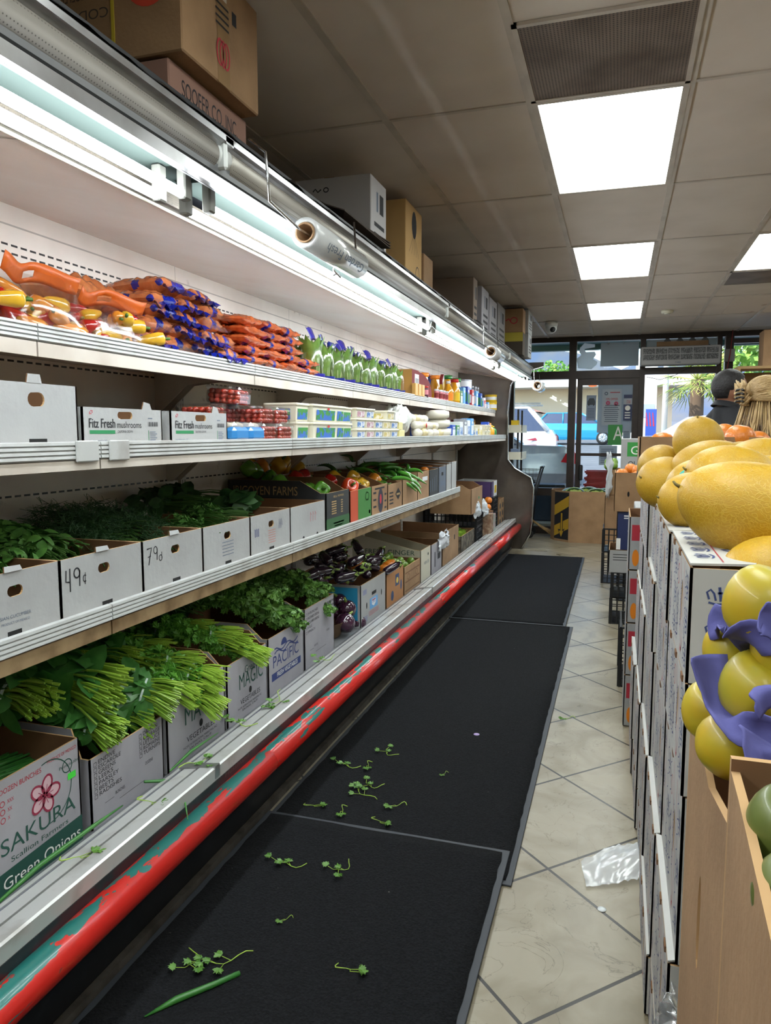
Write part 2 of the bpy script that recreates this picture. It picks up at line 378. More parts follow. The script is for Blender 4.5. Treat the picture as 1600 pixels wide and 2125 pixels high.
# water stain tile
t = MB().box(1.05, 1.62, 8.1, 9.2, CEIL - .004, CEIL - .0005, mt('stained tile', 'cfc4ba', .8, var=(3.2, '7a5230', .62, .70))).build('ceiling_patch'); tag(t, 'ceiling tile with a brown water stain near the storefront', 'ceiling tile')
# security camera
t = thing('security_camera', 'white dome security camera hanging under the ceiling near the window', 'camera', (-.82, 9.25, CEIL))
MB().lathe([(.0, -.005), (.07, -.005), (.075, -.03), (.07, -.06)][::-1], WHITE, 20).build('mount', t)
mb = MB(); mb.ball((0, 0, -.075), .065, WHITE, 20, 12); mb.build('dome', t); MB().ball((.02, -.045, -.1), .034, BLACKP, 14, 8).build('lens', t)
# walls
WALLM = mt('shop wall', 'c0b9ae', .8, var=(3, '8a837a', .4, .8))
struct(MB().box(XL - .1, XL, YB, YF + .1, 0, CEIL, WALLM).build('wall_left')); struct(MB().box(XR, XR + .1, YB, YF + .1, 0, CEIL, WALLM).build('wall_right')); struct(MB().box(XL, XR, YB - .1, YB, 0, CEIL, WALLM).build('wall_back'))
FR = mt('dark bronze frame', '2a211d', .4, .3, var=(8, '3a2e28', .4, .8))
mb = MB()
mb.box(XL, -1.56, YF, YF + .1, 0, CEIL, WALLM); mb.box(5.2, XR, YF, YF + .1, 0, CEIL, WALLM)
for a in ((-1.56, 5.2, CEIL - .07, CEIL + .03), (-1.56, .27, 2.20, 2.31), (.27, 1.26, 2.24, 2.33), (-1.56, -.64, .55, .66), (1.36, 5.2, .5, .6), (-1.56, -.64, -.02, .1), (1.36, 5.2, 2.62, 2.68)): mb.box(a[0], a[1], YF - .02, YF + .08, a[2], a[3], FR)
for x0, x1 in ((-1.56, -1.46), (-.70, -.60), (.24, .31), (1.20, 1.26), (1.30, 1.40), (3.2, 3.3), (5.1, 5.2)): mb.box(x0, x1, YF - .03, YF + .09, 0, CEIL - .05, FR)
mb.box(.31, 1.2, YF - .02, YF + .08, -.02, .01, FR)
struct(mb.build('wall_front'), 'dark bronze storefront frame')
k = 1
for a in ((-1.46, -.70, .66, 2.20), (-1.46, -.70, .1, .55), (-1.46, -.70, 2.31, 2.71), (-.60, .24, 2.31, 2.71), (.31, 1.20, 2.33, 2.71), (1.4, 3.2, .6, 2.62), (3.3, 5.1, .6, 2.62)):
    struct(MB().box(a[0], a[1], YF + .02, YF + .026, a[2], a[3], PANE).build('window_%d' % k)); k += 1
# door
t = bpy.data.objects.new('door_1', None); COL.objects.link(t); t.location = (-.60, YF, 0); struct(t, 'bronze framed glass shop door')
mb = MB()
for a in ((.02, .09, 0, 2.2), (.76, .84, 0, 2.2), (.09, .76, 2.11, 2.2), (.09, .76, 0, .12)): mb.box(a[0], a[1], .0, .05, a[2], a[3], FR)
mb.box(.09, .76, -.03, 0, 1.125, 1.165, FR); mb.build('door_frame', t)
MB().box(.09, .76, .02, .026, .12, 2.11, PANE).build('glass_pane', t)
MB().box(.07, .125, -.05, -.0, .78, 1.0, BLACKP, .012).build('door_handle', t)
# plain hazy film panels in the transoms
def poster(name, label, x0, x1, z0, z1, mat, y=YF - .004, cat='poster', draw=None, poly=None):
    mb = MB(); W_, H_ = x1 - x0, z1 - z0
    mb.panel(poly or [(0, 0), (W_, 0), (W_, H_), (0, H_)], (x0, y, z0), UX, UZ, .002, mat)
    if draw: draw(mb, (x0, y, z0), W_, H_)
    return tag(mb.build(name), label, cat)
PAPER = sheer('white paper', 'c4ccd4', .4); PAPG = sheer('backlit paper', 'b4bec8', .45)
GHOST = mt('grey ghost print', '6f7a80', .8)
def dr(mb, o, w, h):
    for i in range(9): mb.rect(.1 * w + R.random() * .1 * w, .1 * h + i * .055 * h, .8 * w + R.random() * .1 * w, .1 * h + i * .055 * h + .012, o, UX, UZ, INKGR)
    for a, c in ((.3, .62), (.72, .6)):
        for j in range(7): mb.disc(a * w + .07 * w * math.cos(j * .9), c * h + .04 * h * math.sin(j * .9), .05 * w, .022 * h, o, UX, UZ, mt('pink ink', 'c2587a'))
    mb.ring(.2 * w, .88 * h, .07 * w, .07 * w, .012, o, UX, UZ, INKGR)
    mb.rect(.4 * w, .9 * h, .9 * w, .92 * h, o, UX, UZ, INKR); mb.text('10% OFFER', .2 * w, .7 * h, .03, o, UX, UZ, INKR, .6 * w)
poster('paper_poster', 'white notice with pink flowers on the glass door', -.24, .02, 1.55, 2.05, PAPER, YF - .012, draw=dr)
poster('paper_backing', 'large pale sheet behind the notices on the glass door', -.30, .20, 1.45, 2.12, PAPG, YF + .017, 'paper')
def dr(mb, o, w, h):
    mb.decal([(.1 * w, .62 * h), (.9 * w, .62 * h), (.92 * w, .75 * h), (.75 * w, .88 * h), (.3 * w, .88 * h), (.1 * w, .75 * h)], o, UX, UZ, mt('print grey', '3f474f'))
    mb.disc(.25 * w, .62 * h, .07 * w, .035 * h, o, UX, UZ, INK); mb.disc(.75 * w, .62 * h, .07 * w, .035 * h, o, UX, UZ, INK)
    for i in range(7): mb.rect(.12 * w, .1 * h + i * .06 * h, .85 * w, .1 * h + i * .06 * h + .008, o, UX, UZ, INKGR)
poster('flyer', 'grey flyer showing a dark van on the glass door', -.45, -.32, 1.62, 1.97, sheer('grey paper', 'a4aebe', .4), YF - .012, draw=dr)
def dr(mb, o, w, h):
    mb.rect(0, .62 * h, w, .86 * h, o, UX, UZ, PAPER); mb.text('STAR', .04, .66 * h, .045, o, UX, UZ, INKR, w - .06)
    mb.disc(.5 * w, .48 * h, .035, .035, o, UX, UZ, INKW); [mb.rect(.02, (.08 + .1 * k) * h, w - .02, (.12 + .1 * k) * h, o, UX, UZ, INKW) for k in range(3)]
poster('sticker', 'blue and white decal with the word STAR on the door edge', .045, .155, 1.62, 1.97, NAVY, YF - .014, draw=dr)
def dr(mb, o, w, h): mb.text('A', .07, .07, .19, o, UX, UZ, INKW, .13)
poster('grade_card', 'green card with a white letter A on the door', -.15, .04, 1.28, 1.56, mt('grade green', '2f8a3c', .5), YF - .016, 'sign', draw=dr)
def dr(mb, o, w, h):
    for i in range(8): mb.rect(.1 * w, .1 * h + i * .1 * h, .8 * w, .1 * h + i * .1 * h + .01, o, UX, UZ, INKGR)
poster('notice', 'small pale text sheet right of the green letter card', .05, .15, 1.3, 1.5, PAPG, YF - .012, draw=dr)
poster('notice', 'pale text sheet low on the glass door behind the boxes', -.26, -.02, 1.0, 1.27, PAPG, YF - .012, draw=dr)
poster('window_sheet', 'plain pale blue sheet hung on hooks above the door', -.28, .22, 2.36, 2.68, sheer('hung sheet', 'b4c0c8', .45), YF - .03, 'sheet')
wf = sheer('torn white film', 'f0f4f8', .8)
poster('window_film', 'torn white picture film left in the window above the door', -.6, -.22, 2.33, 2.7, wf, YF + .015, 'film', poly=[(.02, .02), (.2, .0), (.27, .06), (.28, .1), (.22, .14), (.26, .2), (.24, .24), (.12, .24), (.1, .28), (.24, .3), (.24, .34), (.1, .36), (.04, .3), (.03, .24), (.06, .2), (.0, .15)])
def dr(mb, o, w, h):
    for i, a in enumerate((.3, .48, .66, .84)):
        mb.disc(a * w, .62 * h, .05, .07, o, UX, UZ, mt('head print', '6b6f70')); mb.decal([(a * w - .1, .1 * h), (a * w + .1, .1 * h), (a * w + .06, .45 * h), (a * w - .06, .45 * h)], o, UX, UZ, mt('body print', '575c5e'))
        mb.rect(a * w - .035, .63 * h, a * w + .035, .69 * h, o, UX, UZ, INK)
poster('window_film', 'grey picture film of several heads above the second doorway', .32, 1.19, 2.56, 2.7, sheer('pale film', 'c4caca', .5), YF + .012, 'film', draw=dr)
poster('cardboard_strip', 'brown cardboard strip on top of the air curtain', .44, 1.08, 2.59, 2.66, CARD, YF - .12, 'cardboard')
# window hooks
for i, x in enumerate((-.18, .02)):
    t = MB().tube([(x, YF - .05, 2.71), (x, YF - .05, 2.68), (x + .012, YF - .05, 2.665), (x, YF - .05, 2.655), (x - .012, YF - .05, 2.665)], .003, CHROME, 6).build('ceiling_hook')
    tag(t, 'small wire hook at the %s corner of the pale hung sheet' % ('left', 'right')[i], 'hook', 'hooks above the door')
# air curtain
t = thing('air_curtain', 'grey air curtain unit with two rows of square grilles above the doorway', 'air curtain', (.24, YF - .28, 2.34))
MB().box(0, .98, 0, .22, 0, .24, mt('unit grey', 'a3a3a5', .45), .012).build('housing', t)
gm = mt('grille mesh', '4c4e50', .6, var=(120, '8c8e90', .5, .56))
for r_ in range(2):
    for c_ in range(6): MB().box(.03 + c_ * .155, .175 + c_ * .155, -.004, .002, .065 + r_ * .08, .135 + r_ * .08, gm).build('grille', t)
MB().ring(.44, .03, .008, .008, .003, (0, -.002, 0), UX, UZ, INKGR).rect(.455, .025, .50, .035, (0, -.002, 0), UX, UZ, INKGR).build('maker_mark', t)
# cord
tag(MB().tube([(.9, YF - .1, 2.34), (.7, YF - .1, 2.22), (.5, YF - .1, 2.16), (.33, YF - .1, 2.2)], .004, BLACKP, 6).build('power_cord'), 'thin dark cord looping below the air curtain', 'cord')
t = thing('junction_box', 'grey electrical box with a red cord on the storefront post', 'electrical box', (1.35, YF - .06, 2.38)); MB().box(-.06, .06, -.02, .03, 0, .16, mt('grey box', '8d8a8c', .6)).build('housing', t)
MB().tube([(.02, -.03, .4), (.0, -.04, .1), (-.03, -.04, -.1), (.0, -.03, -.35)], .006, mt('red cord', '8c2f30', .6), 6).build('cord', t)
# cabinet + boxes at right by the window
CW = mt('light wood', 'b08f62', .6, var=(3, '9a7a50', .4, .7))
t = thing('wooden_cabinet', 'light wooden shelf cabinet standing behind the two shoppers', 'cabinet', (1.26, 9.3, 0))
for a in ((0, .03, 2.2), (.72, .75, 2.2), (1.47, 1.5, 2.2)): MB().box(a[0], a[1], 0, .4, 0, a[2], CW).build('side_panel', t)
for z in (2.17, 1.75, 1.3, .8): MB().box(0.03, 1.47, 0.01, .4, z, z + .03, CW).build('shelf', t)
MB().box(0.03, 1.47, .38, .4, 0, 2.15, mt('cabinet back', '8f7048', .7)).build('back_panel', t)
tag(MB().box(0, .45, 0, .3, 0, .4, CARD).build('cardboard_box', loc=(1.52, 9.35, 2.2)), 'plain brown carton standing on the wooden cabinet at right edge', 'box')
tag(MB().box(0, .5, 0, .3, 0, .3, CARD).build('cardboard_box', loc=(1.99, 9.33, 2.2)), 'second brown carton on the wooden cabinet, cut off by the picture edge', 'box')
# ================================================================ OUTSIDE
def gz(y): return .12 + max(0, y - 12) * .033
ASPH = mt('asphalt', '6e7074', .9, var=(3, '5c5e62', .35, .7), bump=(60, .2)); CONC = mt('concrete walk', 'a9a49c', .85, var=(3, '96918a', .4, .7))
mb = MB(); mb.add([(-60, 12.0, .12), (60, 12.0, .12), (60, 90, gz(90)), (-60, 90, gz(90))], [(0, 1, 2, 3)], ASPH)
struct(mb.build('parking_lot'), 'asphalt parking lot outside')
struct(MB().box(-60, 60, YF + .1, 12.02, -.06, .13, CONC).build('sidewalk'), 'concrete walk outside the shop')
mb = MB(); LN = mt('road paint', 'd8d8d4', .8)
for x in (-9, -6.2, -3.4, 5, 8): mb.add([(x, 12.6, gz(12.6) + .006), (x + .12, 12.6, gz(12.6) + .006), (x + .12, 17.5, gz(17.5) + .006), (x, 17.5, gz(17.5) + .006)], [(0, 1, 2, 3)], LN)
for y in (13.2, 15.9, 18.4): mb.add([(-12, y, gz(y) + .006), (4, y, gz(y) + .006), (4, y + .14, gz(y + .14) + .006), (-12, y + .14, gz(y + .14) + .006)], [(0, 1, 2, 3)], LN)
struct(mb.build('parking_lines'), 'painted white parking lines')
struct(MB().box(-20, 20, YF + .1, 12.6, 2.86, 3.0, mt('teal fascia', '3f6a6c', .6)).box(-20, 20, 12.5, 12.65, 2.78, 3.5, MT['teal fascia']).build('roof_overhang'), 'teal roof overhang outside the windows')
# far building with canopy
BW = mt('white stucco', 'e6e2da', .8)
t = thing('shop_building', 'long white flat-roofed building across the parking lot', 'building', (-9, 46, gz(46)))
MB().box(-14, 14, 0, 6, 2.95, 3.85, BW).build('canopy', t); MB().box(-13, 12, 2, 6, 0, 2.95, mt('tan stucco', 'cdbfa8', .8)).build('wall', t)
for i in range(7): MB().box(-12 + 3.6 * i, -11.7 + 3.6 * i, .2, .5, 0, 2.95, BW).build('post', t)
mb = MB(); mb.ring(0, 0, .36, .36, .16, (7.4, -.02, 3.35), UX, UZ, mt('orange sign', 'e05a18', .6), .01, 24); mb.build('round_sign', t)
t = thing('house', 'small pale house with a red tiled gable roof far across the lot', 'house', (-6.8, 40, gz(40)))
MB().box(-2.5, 2.5, 0, 4, 0, 1.5, BW).build('wall', t); mb = MB(); mb.add([(-2.8, -.3, 1.5), (2.8, -.3, 1.5), (0, -.3, 2.5), (-2.8, 4, 1.5), (2.8, 4, 1.5), (0, 4, 2.5)], [(0, 1, 2), (3, 5, 4), (1, 4, 5, 2), (0, 2, 5, 3)], mt('roof tile red', 'b08070', .8)); mb.build('roof', t)
# hills
def hill(x, y, w, h, mat, nm, lb, sd):
    mb = MB(); n1 = 60; vs = []; fs = []
    for j in range(9):
        for i in range(n1 + 1):
            u = i / n1; k = math.sin(PI * j / 16) if j < 9 else 0
            z = h * (.55 + .6 * noise.noise((u * 5 + sd, j * .35, 1))) * math.sin(PI * u) ** .5 * math.sin(PI * j / 16)
            vs.append((x - w / 2 + w * u, y + j * 12, z + 4 * noise.noise((u * 20, j, sd)) * (j > 0)))
    for j in range(8):
        for i in range(n1): a = j * (n1 + 1) + i; fs.append((a, a + 1, a + n1 + 2, a + n1 + 1))
    mb.add(vs, fs, mat, True); struct(mb.build(nm), lb)
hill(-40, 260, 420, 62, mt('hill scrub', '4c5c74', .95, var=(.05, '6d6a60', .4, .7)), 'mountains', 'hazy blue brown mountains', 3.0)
# trees
def tree(name, label, x, y, h, r, col, col2):
    t = thing(name, label, 'tree', (x, y, gz(y)))
    MB().tube([(0, 0, 0), (.1, 0, h * .5)], [.2, .14], mt('bark', '5a4a3a', .9), 8).build('trunk', t)
    mb = MB(); m1 = mt(col, col2, .7, var=(3, 'c0cc60', .45, .8))
    for i in range(1500):
        d = Vector((R.gauss(0, 1), R.gauss(0, 1), R.gauss(0, 1))).normalized() * r * R.uniform(.55, 1); c = Vector((0, 0, h - r)) + d; s = r * .07
        a = Vector((R.uniform(-1, 1), R.uniform(-1, 1), R.uniform(-1, 1))).normalized() * s; b_ = a.orthogonal().normalized() * s * .7
        mb.add([c - a, c + b_, c + a, c - b_], [(0, 1, 2, 3)], m1)
    mb.build('foliage', t)
tree('leafy_tree', 'round green tree beyond the lot above the white car', -4.6, 55, 5.1, 2.0, 'leaf a', '4f8a2a')
tree('leafy_tree', 'dark green tree behind the lamp post at right', 6.5, 44, 6.5, 2.6, 'leaf b', '3d6a3a')
tree('leafy_tree', 'pale green tree seen through the right window pane', 6.0, 30, 6.6, 2.5, 'leaf c', '6f9a40')
tree('leafy_tree', 'yellow green tree far left behind the white car roof', -10, 58, 4.8, 2.0, 'leaf d', '7f9a40')
t = thing('palm_tree', 'fan palm with spiky yellow green fronds outside the doorway', 'palm tree', (2.45, 27, gz(27)))
MB().tube([(0, 0, 0), (0, 0, 2.6)], [.25, .22], MT['bark'], 10).build('trunk', t)
mb = MB(); PG = mt('palm frond', '7d9a3c', .6, var=(2, 'd0c070', .45, .7))
for i in range(46):
    az = i * 2.4; el = R.uniform(-.7, 1.1); d = Vector((math.cos(az) * math.cos(el), math.sin(az) * math.cos(el), math.sin(el))); c = Vector((0, 0, 2.6)) + d * R.uniform(.6, .95)
    sd = d.cross(Vector((0, 0, 1))).normalized(); up = sd.cross(d)
    for j in range(11):
        a = (j - 5) * .26; e = (d * math.cos(a) + sd * math.sin(a)).normalized(); w = up.cross(e).normalized() * .035 + sd * .02
        tip = c + e * .75 + Vector((0, 0, -.12)); mb.add([c, c + e * .35 - w, tip, c + e * .35 + w], [(0, 1, 2, 3)], PG)
    mb.tube([(0, 0, 2.6), c], .015, PG, 4)
mb.build('fronds', t)
t = thing('lamp_post', 'white lamp post standing left of the palm outside', 'lamp post', (1.70, 31.5, gz(31.5))); MB().tube([(0, 0, .5), (0, 0, 6)], .11, BW, 12).build('pole', t); MB().lathe([(.28, 0), (.28, .6), (.22, .65)], mt('teal base', '5f9a9c', .7), 14).build('base', t)
t = thing('kiosk_building', 'small white building wall with grey window left of the post', 'kiosk', (.9, 24, gz(24))); MB().box(-.45, .15, 0, 1.5, 0, 3.2, BW).build('wall', t); MB().box(-.4, .1, -.02, 0, 1.4, 1.8, mt('kiosk window', '9aa4b8', .3)).build('window', t)  # small white kiosk building with a window
t = thing('vending_banner', 'red and blue striped stand behind the doorway by the kiosk', 'stand', (.98, 23.2, gz(23.2))); MB().box(-.25, .05, 0, .1, .0, 1.65, mt('stand blue', '2a4a9a', .5)).build('panel', t)
mb = MB(); [mb.decal([(-.22 + i * .09, 1.15), (-.18 + i * .09, 1.15), (-.23 + i * .09, 1.55), (-.25 + i * .09, 1.55)], (0, 0, 0), UX, UZ, INKR, .004) for i in range(3)]; mb.build('stripes', t)
# ---- cars: profile runs along +X (front at +X), origin at the ground under the middle
TIRE = mt('tyre', '1b1b1d', .8); RIM = mt('alloy rim', 'b9bcc0', .3, .7); CGL = mt('car glass', '1e3050', .08, 0, coat=1)
TAIL = mt('tail lamp', 'b01825', .2, coat=1); HEAD = mt('head lamp', 'd6dade', .15, coat=1)
def car(name, label, loc, rz, paint, Ln, Wd, prof, roof, wheels, wr=.33):
    t = thing(name, label, 'car', loc, rz); h = Wd / 2; mb = MB()
    def sect(p, wf): return [(x, -wf(z), z) for x, z in p]
    zs = [z for _, z in prof]; zb = max(zs)
    wf = lambda z: h * (1 - .10 * max(0, (z - .75)) / .4 - .12 * max(0, (.35 - z)) / .35)
    N_ = len(prof); L_ = [(x, -wf(z), z) for x, z in prof]; Rr = [(x, wf(z), z) for x, z in prof]
    mb.add(L_ + Rr, [(i, (i + 1) % N_, N_ + (i + 1) % N_, N_ + i) for i in range(N_)], paint, False)
    for sgn, P in ((1, L_), (-1, Rr)):
        tri = tessellate_polygon([[Vector((x, z, 0)) for x, _, z in P]]); mb.add(P, [list(q) for q in tri], paint)
    mb.build('body', t, bevel=.03)
    mb = MB(); hb, ht = h * .9, h * .70; rz0, rz1 = roof[0][1], roof[1][1]
    b4 = [(roof[0][0], rz0), (roof[1][0], rz1), (roof[2][0], roof[2][1]), (roof[3][0], roof[3][1])]
    V = []
    for s_ in (-1, 1):
        for x, z in b4: V.append((x, s_ * (hb if z < rz1 - .05 else ht), z))
    mb.add(V, [(0, 1, 2, 3), (7, 6, 5, 4), (1, 5, 6, 2), (0, 4, 5, 1), (3, 2, 6, 7)], CGL); mb.build('window_glass', t)
    mb = MB(); mb.box(b4[1][0] - .02, b4[2][0] + .02, -ht - .01, ht + .01, rz1 - .01, rz1 + .05, paint, .02)
    for s_ in (-1, 1):
        for (a, c) in ((0, 1), (3, 2)): mb.tube([(b4[a][0], s_ * hb, b4[a][1]), (b4[c][0], s_ * ht, b4[c][1])], .045, paint, 6)
        xm = (b4[1][0] + b4[2][0]) / 2; mb.tube([(xm, s_ * (hb + .005), b4[0][1]), (xm, s_ * (ht + .005), b4[2][1])], .035, paint, 6)
    mb.build('roof', t)
    for wx in wheels:
        for s_ in (-1, 1):
            M_ = Matrix.Translation((wx, s_ * (h - .12), wr)) @ Matrix.Rotation(PI / 2 * -s_, 4, 'X')
            w = MB().lathe([(wr * .6, -.1), (wr * .95, -.1), (wr, -.06), (wr, .08), (wr * .93, .12), (wr * .62, .12)], TIRE, 24, M_).build('wheel', t)
            mb = MB(); mb.lathe([(.05, .11), (.05, .125)], RIM, 12, M_)
            for q in range(8):
                a = q * PI / 4; e = M_ @ Vector((math.cos(a) * wr * .6, math.sin(a) * wr * .6, .12)); c = M_ @ Vector((0, 0, .12)); mb.tube([c, e], .028, RIM, 5)
            mb.lathe([(wr * .56, .11), (wr * .64, .11), (wr * .64, .128), (wr * .56, .128)], RIM, 24, M_); mb.build('rim', w)
    return t, h
WP = mt('white car paint', 'e6e8ea', .25, coat=.8); SP = mt('silver car paint', '8b93a0', .25, .5, coat=.8); BP = mt('blue car paint', '1f8fbe', .25, .1, coat=.8)
sed = [(-2.35, .35), (-2.42, .6), (-2.38, .95), (-2.2, 1.06), (-1.5, 1.08), (1.2, .98), (2.1, .85), (2.35, .65), (2.35, .3), (1.8, .22), (-1.9, .22)]
suv = [(-2.3, .45), (-2.36, .7), (-2.34, 1.05), (-2.25, 1.2), (1.0, 1.12), (2.0, 1.0), (2.3, .8), (2.32, .4), (1.8, .32), (-1.8, .32)]
hat = [(-1.95, .35), (-2.0, .7), (-1.95, .98), (1.0, .95), (1.7, .82), (1.95, .62), (1.95, .3), (1.5, .22), (-1.6, .22)]
# rear ends at the right: cars point to -X => rotate by pi
t, h = car('silver_sedan', 'silver sedan tail with red lamp right outside the left window', (-3.15, 13.3, gz(13.3)), PI + .12, SP, 4.8, 1.8, sed, [(-1.5, 1.06), (-.9, 1.45), (.5, 1.46), (1.25, 1.0)], (-1.45, 1.4))
for s_ in (-1, 1): MB().add([(-2.22, s_ * .905, .94), (-2.42, s_ * .66, 1.0), (-2.47, s_ * .66, .76), (-2.14, s_ * .915, .80)] + [(-2.36, s_ * .87, .99), (-2.44, s_ * .87, .76)], [(0, 4, 5, 3), (4, 1, 2, 5)], TAIL).build('tail_lamp', t)
MB().box(-2.5, -2.3, -.8, .8, .38, .62, SP, .04).build('bumper', t)
t, h = car('white_suv', 'white SUV parked outside behind the silver sedan', (-3.7, 17.2, gz(17.2) + .02), PI + .06, WP, 4.7, 1.95, suv, [(-2.15, 1.18), (-1.75, 1.66), (.55, 1.7), (1.3, 1.12)], (-1.45, 1.4), .37)
for s_ in (-1, 1): MB().add([(-1.7, s_ * .965, .98), (-2.3, s_ * .80, 1.12), (-2.37, s_ * .62, 1.06), (-2.38, s_ * .62, .95), (-2.28, s_ * .86, .95)], [(0, 1, 4), (1, 2, 3, 4)], TAIL).build('tail_lamp', t)
MB().box(-2.45, -2.2, -.85, .85, .5, .68, mt('bumper grey', '4a4c50', .5), .03).build('bumper', t)
MB().box(-2.0, .6, .62, .68, 1.76, 1.8, STEEL).box(-2.0, .6, -.68, -.62, 1.76, 1.8, STEEL).build('roof_rails', t)
t, h = car('blue_hatchback', 'bright blue hatchback seen from the side across the lot', (-1.95, 36, gz(36)), 0, BP, 4.0, 1.75, hat, [(-1.75, .96), (-1.3, 1.42), (.2, 1.45), (1.15, .95)], (-1.25, 1.25), .31)
t, h = car('white_car', 'white car parked outside the second doorway', (2.35, 17.5, gz(17.5)), .15, WP, 4.6, 1.85, sed, [(-1.4, 1.06), (-.8, 1.45), (.5, 1.46), (1.25, 1.0)], (-1.4, 1.4))
t, h = car('white_car', 'white car farther behind the first one near the palm', (3.4, 21.0, gz(21.)), .0, WP, 4.6, 1.85, sed, [(-1.4, 1.06), (-.8, 1.45), (.5, 1.46), (1.25, 1.0)], (-1.4, 1.4))
# stacked shopping baskets outside
def hand_basket(mat):
    t = thing('shopping_basket', '', 'basket'); mb = MB()
    for z, s_ in ((.0, .82), (.1, .9), (.2, 1.0)): 
        w, d = .22 * s_, .15 * s_
        mb.box(-w, w, -d, -d + .008, z, z + (.1 if z < .2 else .04), mat); mb.box(-w, w, d - .008, d, z, z + (.1 if z < .2 else .04), mat); mb.box(-w, -w + .008, -d, d, z, z + (.1 if z < .2 else .04), mat); mb.box(w - .008, w, -d, d, z, z + (.1 if z < .2 else .04), mat)
    mb.box(-.18, .18, -.12, .12, 0, .008, mat); mb.build('body', t)
    MB().box(-.235, .235, -.165, -.145, .222, .245, mat).box(-.235, .235, .145, .165, .222, .245, mat).box(-.235, -.215, -.145, .145, .222, .245, mat).box(.215, .235, -.145, .145, .222, .245, mat).build('rim', t)
    return t
RD = mt('red basket plastic', 'c8282c', .4); BL = mt('blue basket plastic', '2a3a8c', .4)
pr, pb = Proto(hand_basket(RD)), Proto(hand_basket(BL))
for i in range(6):
    (pb if i == 1 else pr).put((-.22, 11.5, .13 + i * .095), .05 * (i % 3 - 1), '%s shopping basket, %s of the stack outside the door' % (('blue' if i == 1 else 'red'), ['bottom', 'second up', 'third up', 'fourth up', 'fifth up', 'top'][i]), 'stacked baskets outside', (1.1, 1.1, 1.15))
# shopping cart outside left window
t = thing('shopping_cart', 'black wire shopping cart standing by the left window', 'cart', (-1.24, 10.45, 0)); mb = MB()
for i in range(5):
    z = .62 + i * .08; a = .02 * i; mb.tube([(-.2 - a, -.2, z), (.12 + a, -.2, z), (.12 + a, .15, z), (-.2 - a, .15, z), (-.2 - a, -.2, z)], .004, BLACKP, 5)
for i in range(8): x = -.2 + i * .046; mb.tube([(x, -.2, .6), (x * 1.15, -.2, .95)], .003, BLACKP, 4); mb.tube([(x, .15, .6), (x * 1.15, .15, .95)], .003, BLACKP, 4)
mb.build('basket', t); mb = MB()
for y in (-.2, .15): mb.tube([(.1, y, .12), (.14, y, .6), (.24, y, .98)], .012, BLACKP, 8); mb.tube([(.1, y, .14), (-.2, y, .14)], .012, BLACKP, 8)
mb.build('frame', t); MB().tube([(.24, -.22, .98), (.24, .17, .98)], .016, BLACKP, 8).build('handle', t)
for x in (.1, -.2):
    for y in (-.2, .15): MB().lathe([(.05, -.012), (.055, 0), (.05, .012)], TIRE, 14, Matrix.Translation((x, y, .055)) @ Matrix.Rotation(PI / 2, 4, 'X')).build('wheel', t)
# ================================================================ REFRIGERATED CASE
def YZ(px, py, X):
    """where the sight line through a photo pixel meets the upright plane x=X"""
    r = FW + RT * ((px - 800) / 1530) + UP * ((1062.5 - py) / 1530); t = X / r.x
    return r.y * t, CAMZ + r.z * t
def AtY(px, py, Y):
    r = FW + RT * ((px - 800) / 1530) + UP * ((1062.5 - py) / 1530); t = Y / r.y
    return Vector((r.x * t, Y, CAMZ + r.z * t))
C0, C1 = -.9, 9.2
CASE = thing('refrigerated_case', 'long open refrigerated produce case with lit canopy along the left wall', 'refrigerated case', (0, 0, 0))
def extr(prof, mat, name, parent=CASE, y0=C0, y1=C1, closed=True):
    mb = MB(); n = len(prof); V = [(x, y0, z) for x, z in prof] + [(x, y1, z) for x, z in prof]
    mb.add(V, [(i, n + i, n + (i + 1) % n, (i + 1) % n) for i in range(n if closed else n - 1)], mat)
    if closed:
        tri = tessellate_polygon([[Vector((x, z, 0)) for x, z in prof]]); mb.add(V[:n], [list(t) for t in tri], mat); mb.add(V[n:], [list(t)[::-1] for t in tri], mat)
    return mb.build(name, parent)
KICK = mt('worn black kick panel', '1a1b1d', .45, var=(9, '2c2c2e', .5, .75)); BLKP = mt('scratched black panel', '1e2024', .35, var=(25, '2e3136', .55, .72))
ALU = mt('dull aluminium', 'a9a9ab', .3, .75, var=(8, '8b8a88', .4, .75)); ALUW = mt('worn white rail', 'c2c3c1', .35, .3, var=(9, '9a9690', .52, .75))
GREYP = mt('grey enamel', '77787b', .45, var=(4, '66686b', .4, .7)); DIRT = mt('grimy grey', '55504a', .8, var=(14, '3a352f', .4, .65))
# back panel with slot rows
m, n, b = node_mat('case back panel'); L = n.links.new
tc = N(n, 'ShaderNodeTexCoord'); sx = N(n, 'ShaderNodeSeparateXYZ'); L(tc.outputs['Object'], sx.inputs[0])
def cmpn(src, val, eps):
    a = N(n, 'ShaderNodeMath', operation='COMPARE'); L(src, a.inputs[0]); a.inputs[1].default_value = val; a.inputs[2].default_value = eps; return a.outputs[0]
def op(o_, a, b_):
    x = N(n, 'ShaderNodeMath', operation=o_); 
    for i, q in enumerate((a, b_)):
        if isinstance(q, (int, float)): x.inputs[i].default_value = q
        else: L(q, x.inputs[i])
    return x.outputs[0]
rows = None
for z in (2.07, 2.043, 1.69, 1.235, .80):
    c = cmpn(sx.outputs[2], z, .0035); rows = c if rows is None else op('MAXIMUM', rows, c)
fr = op('FRACT', op('MULTIPLY', sx.outputs[1], 24), 0); dash = op('LESS_THAN', fr, .68); slots = op('MULTIPLY', rows, dash)
seam = op('MAXIMUM', cmpn(sx.outputs[2], 2.135, .003), cmpn(op('FRACT', op('DIVIDE', op('ADD', sx.outputs[1], -.56 + 12.2), 1.22), 0), .0, .003)); dk = op('MAXIMUM', slots, op('MULTIPLY', seam, .45))
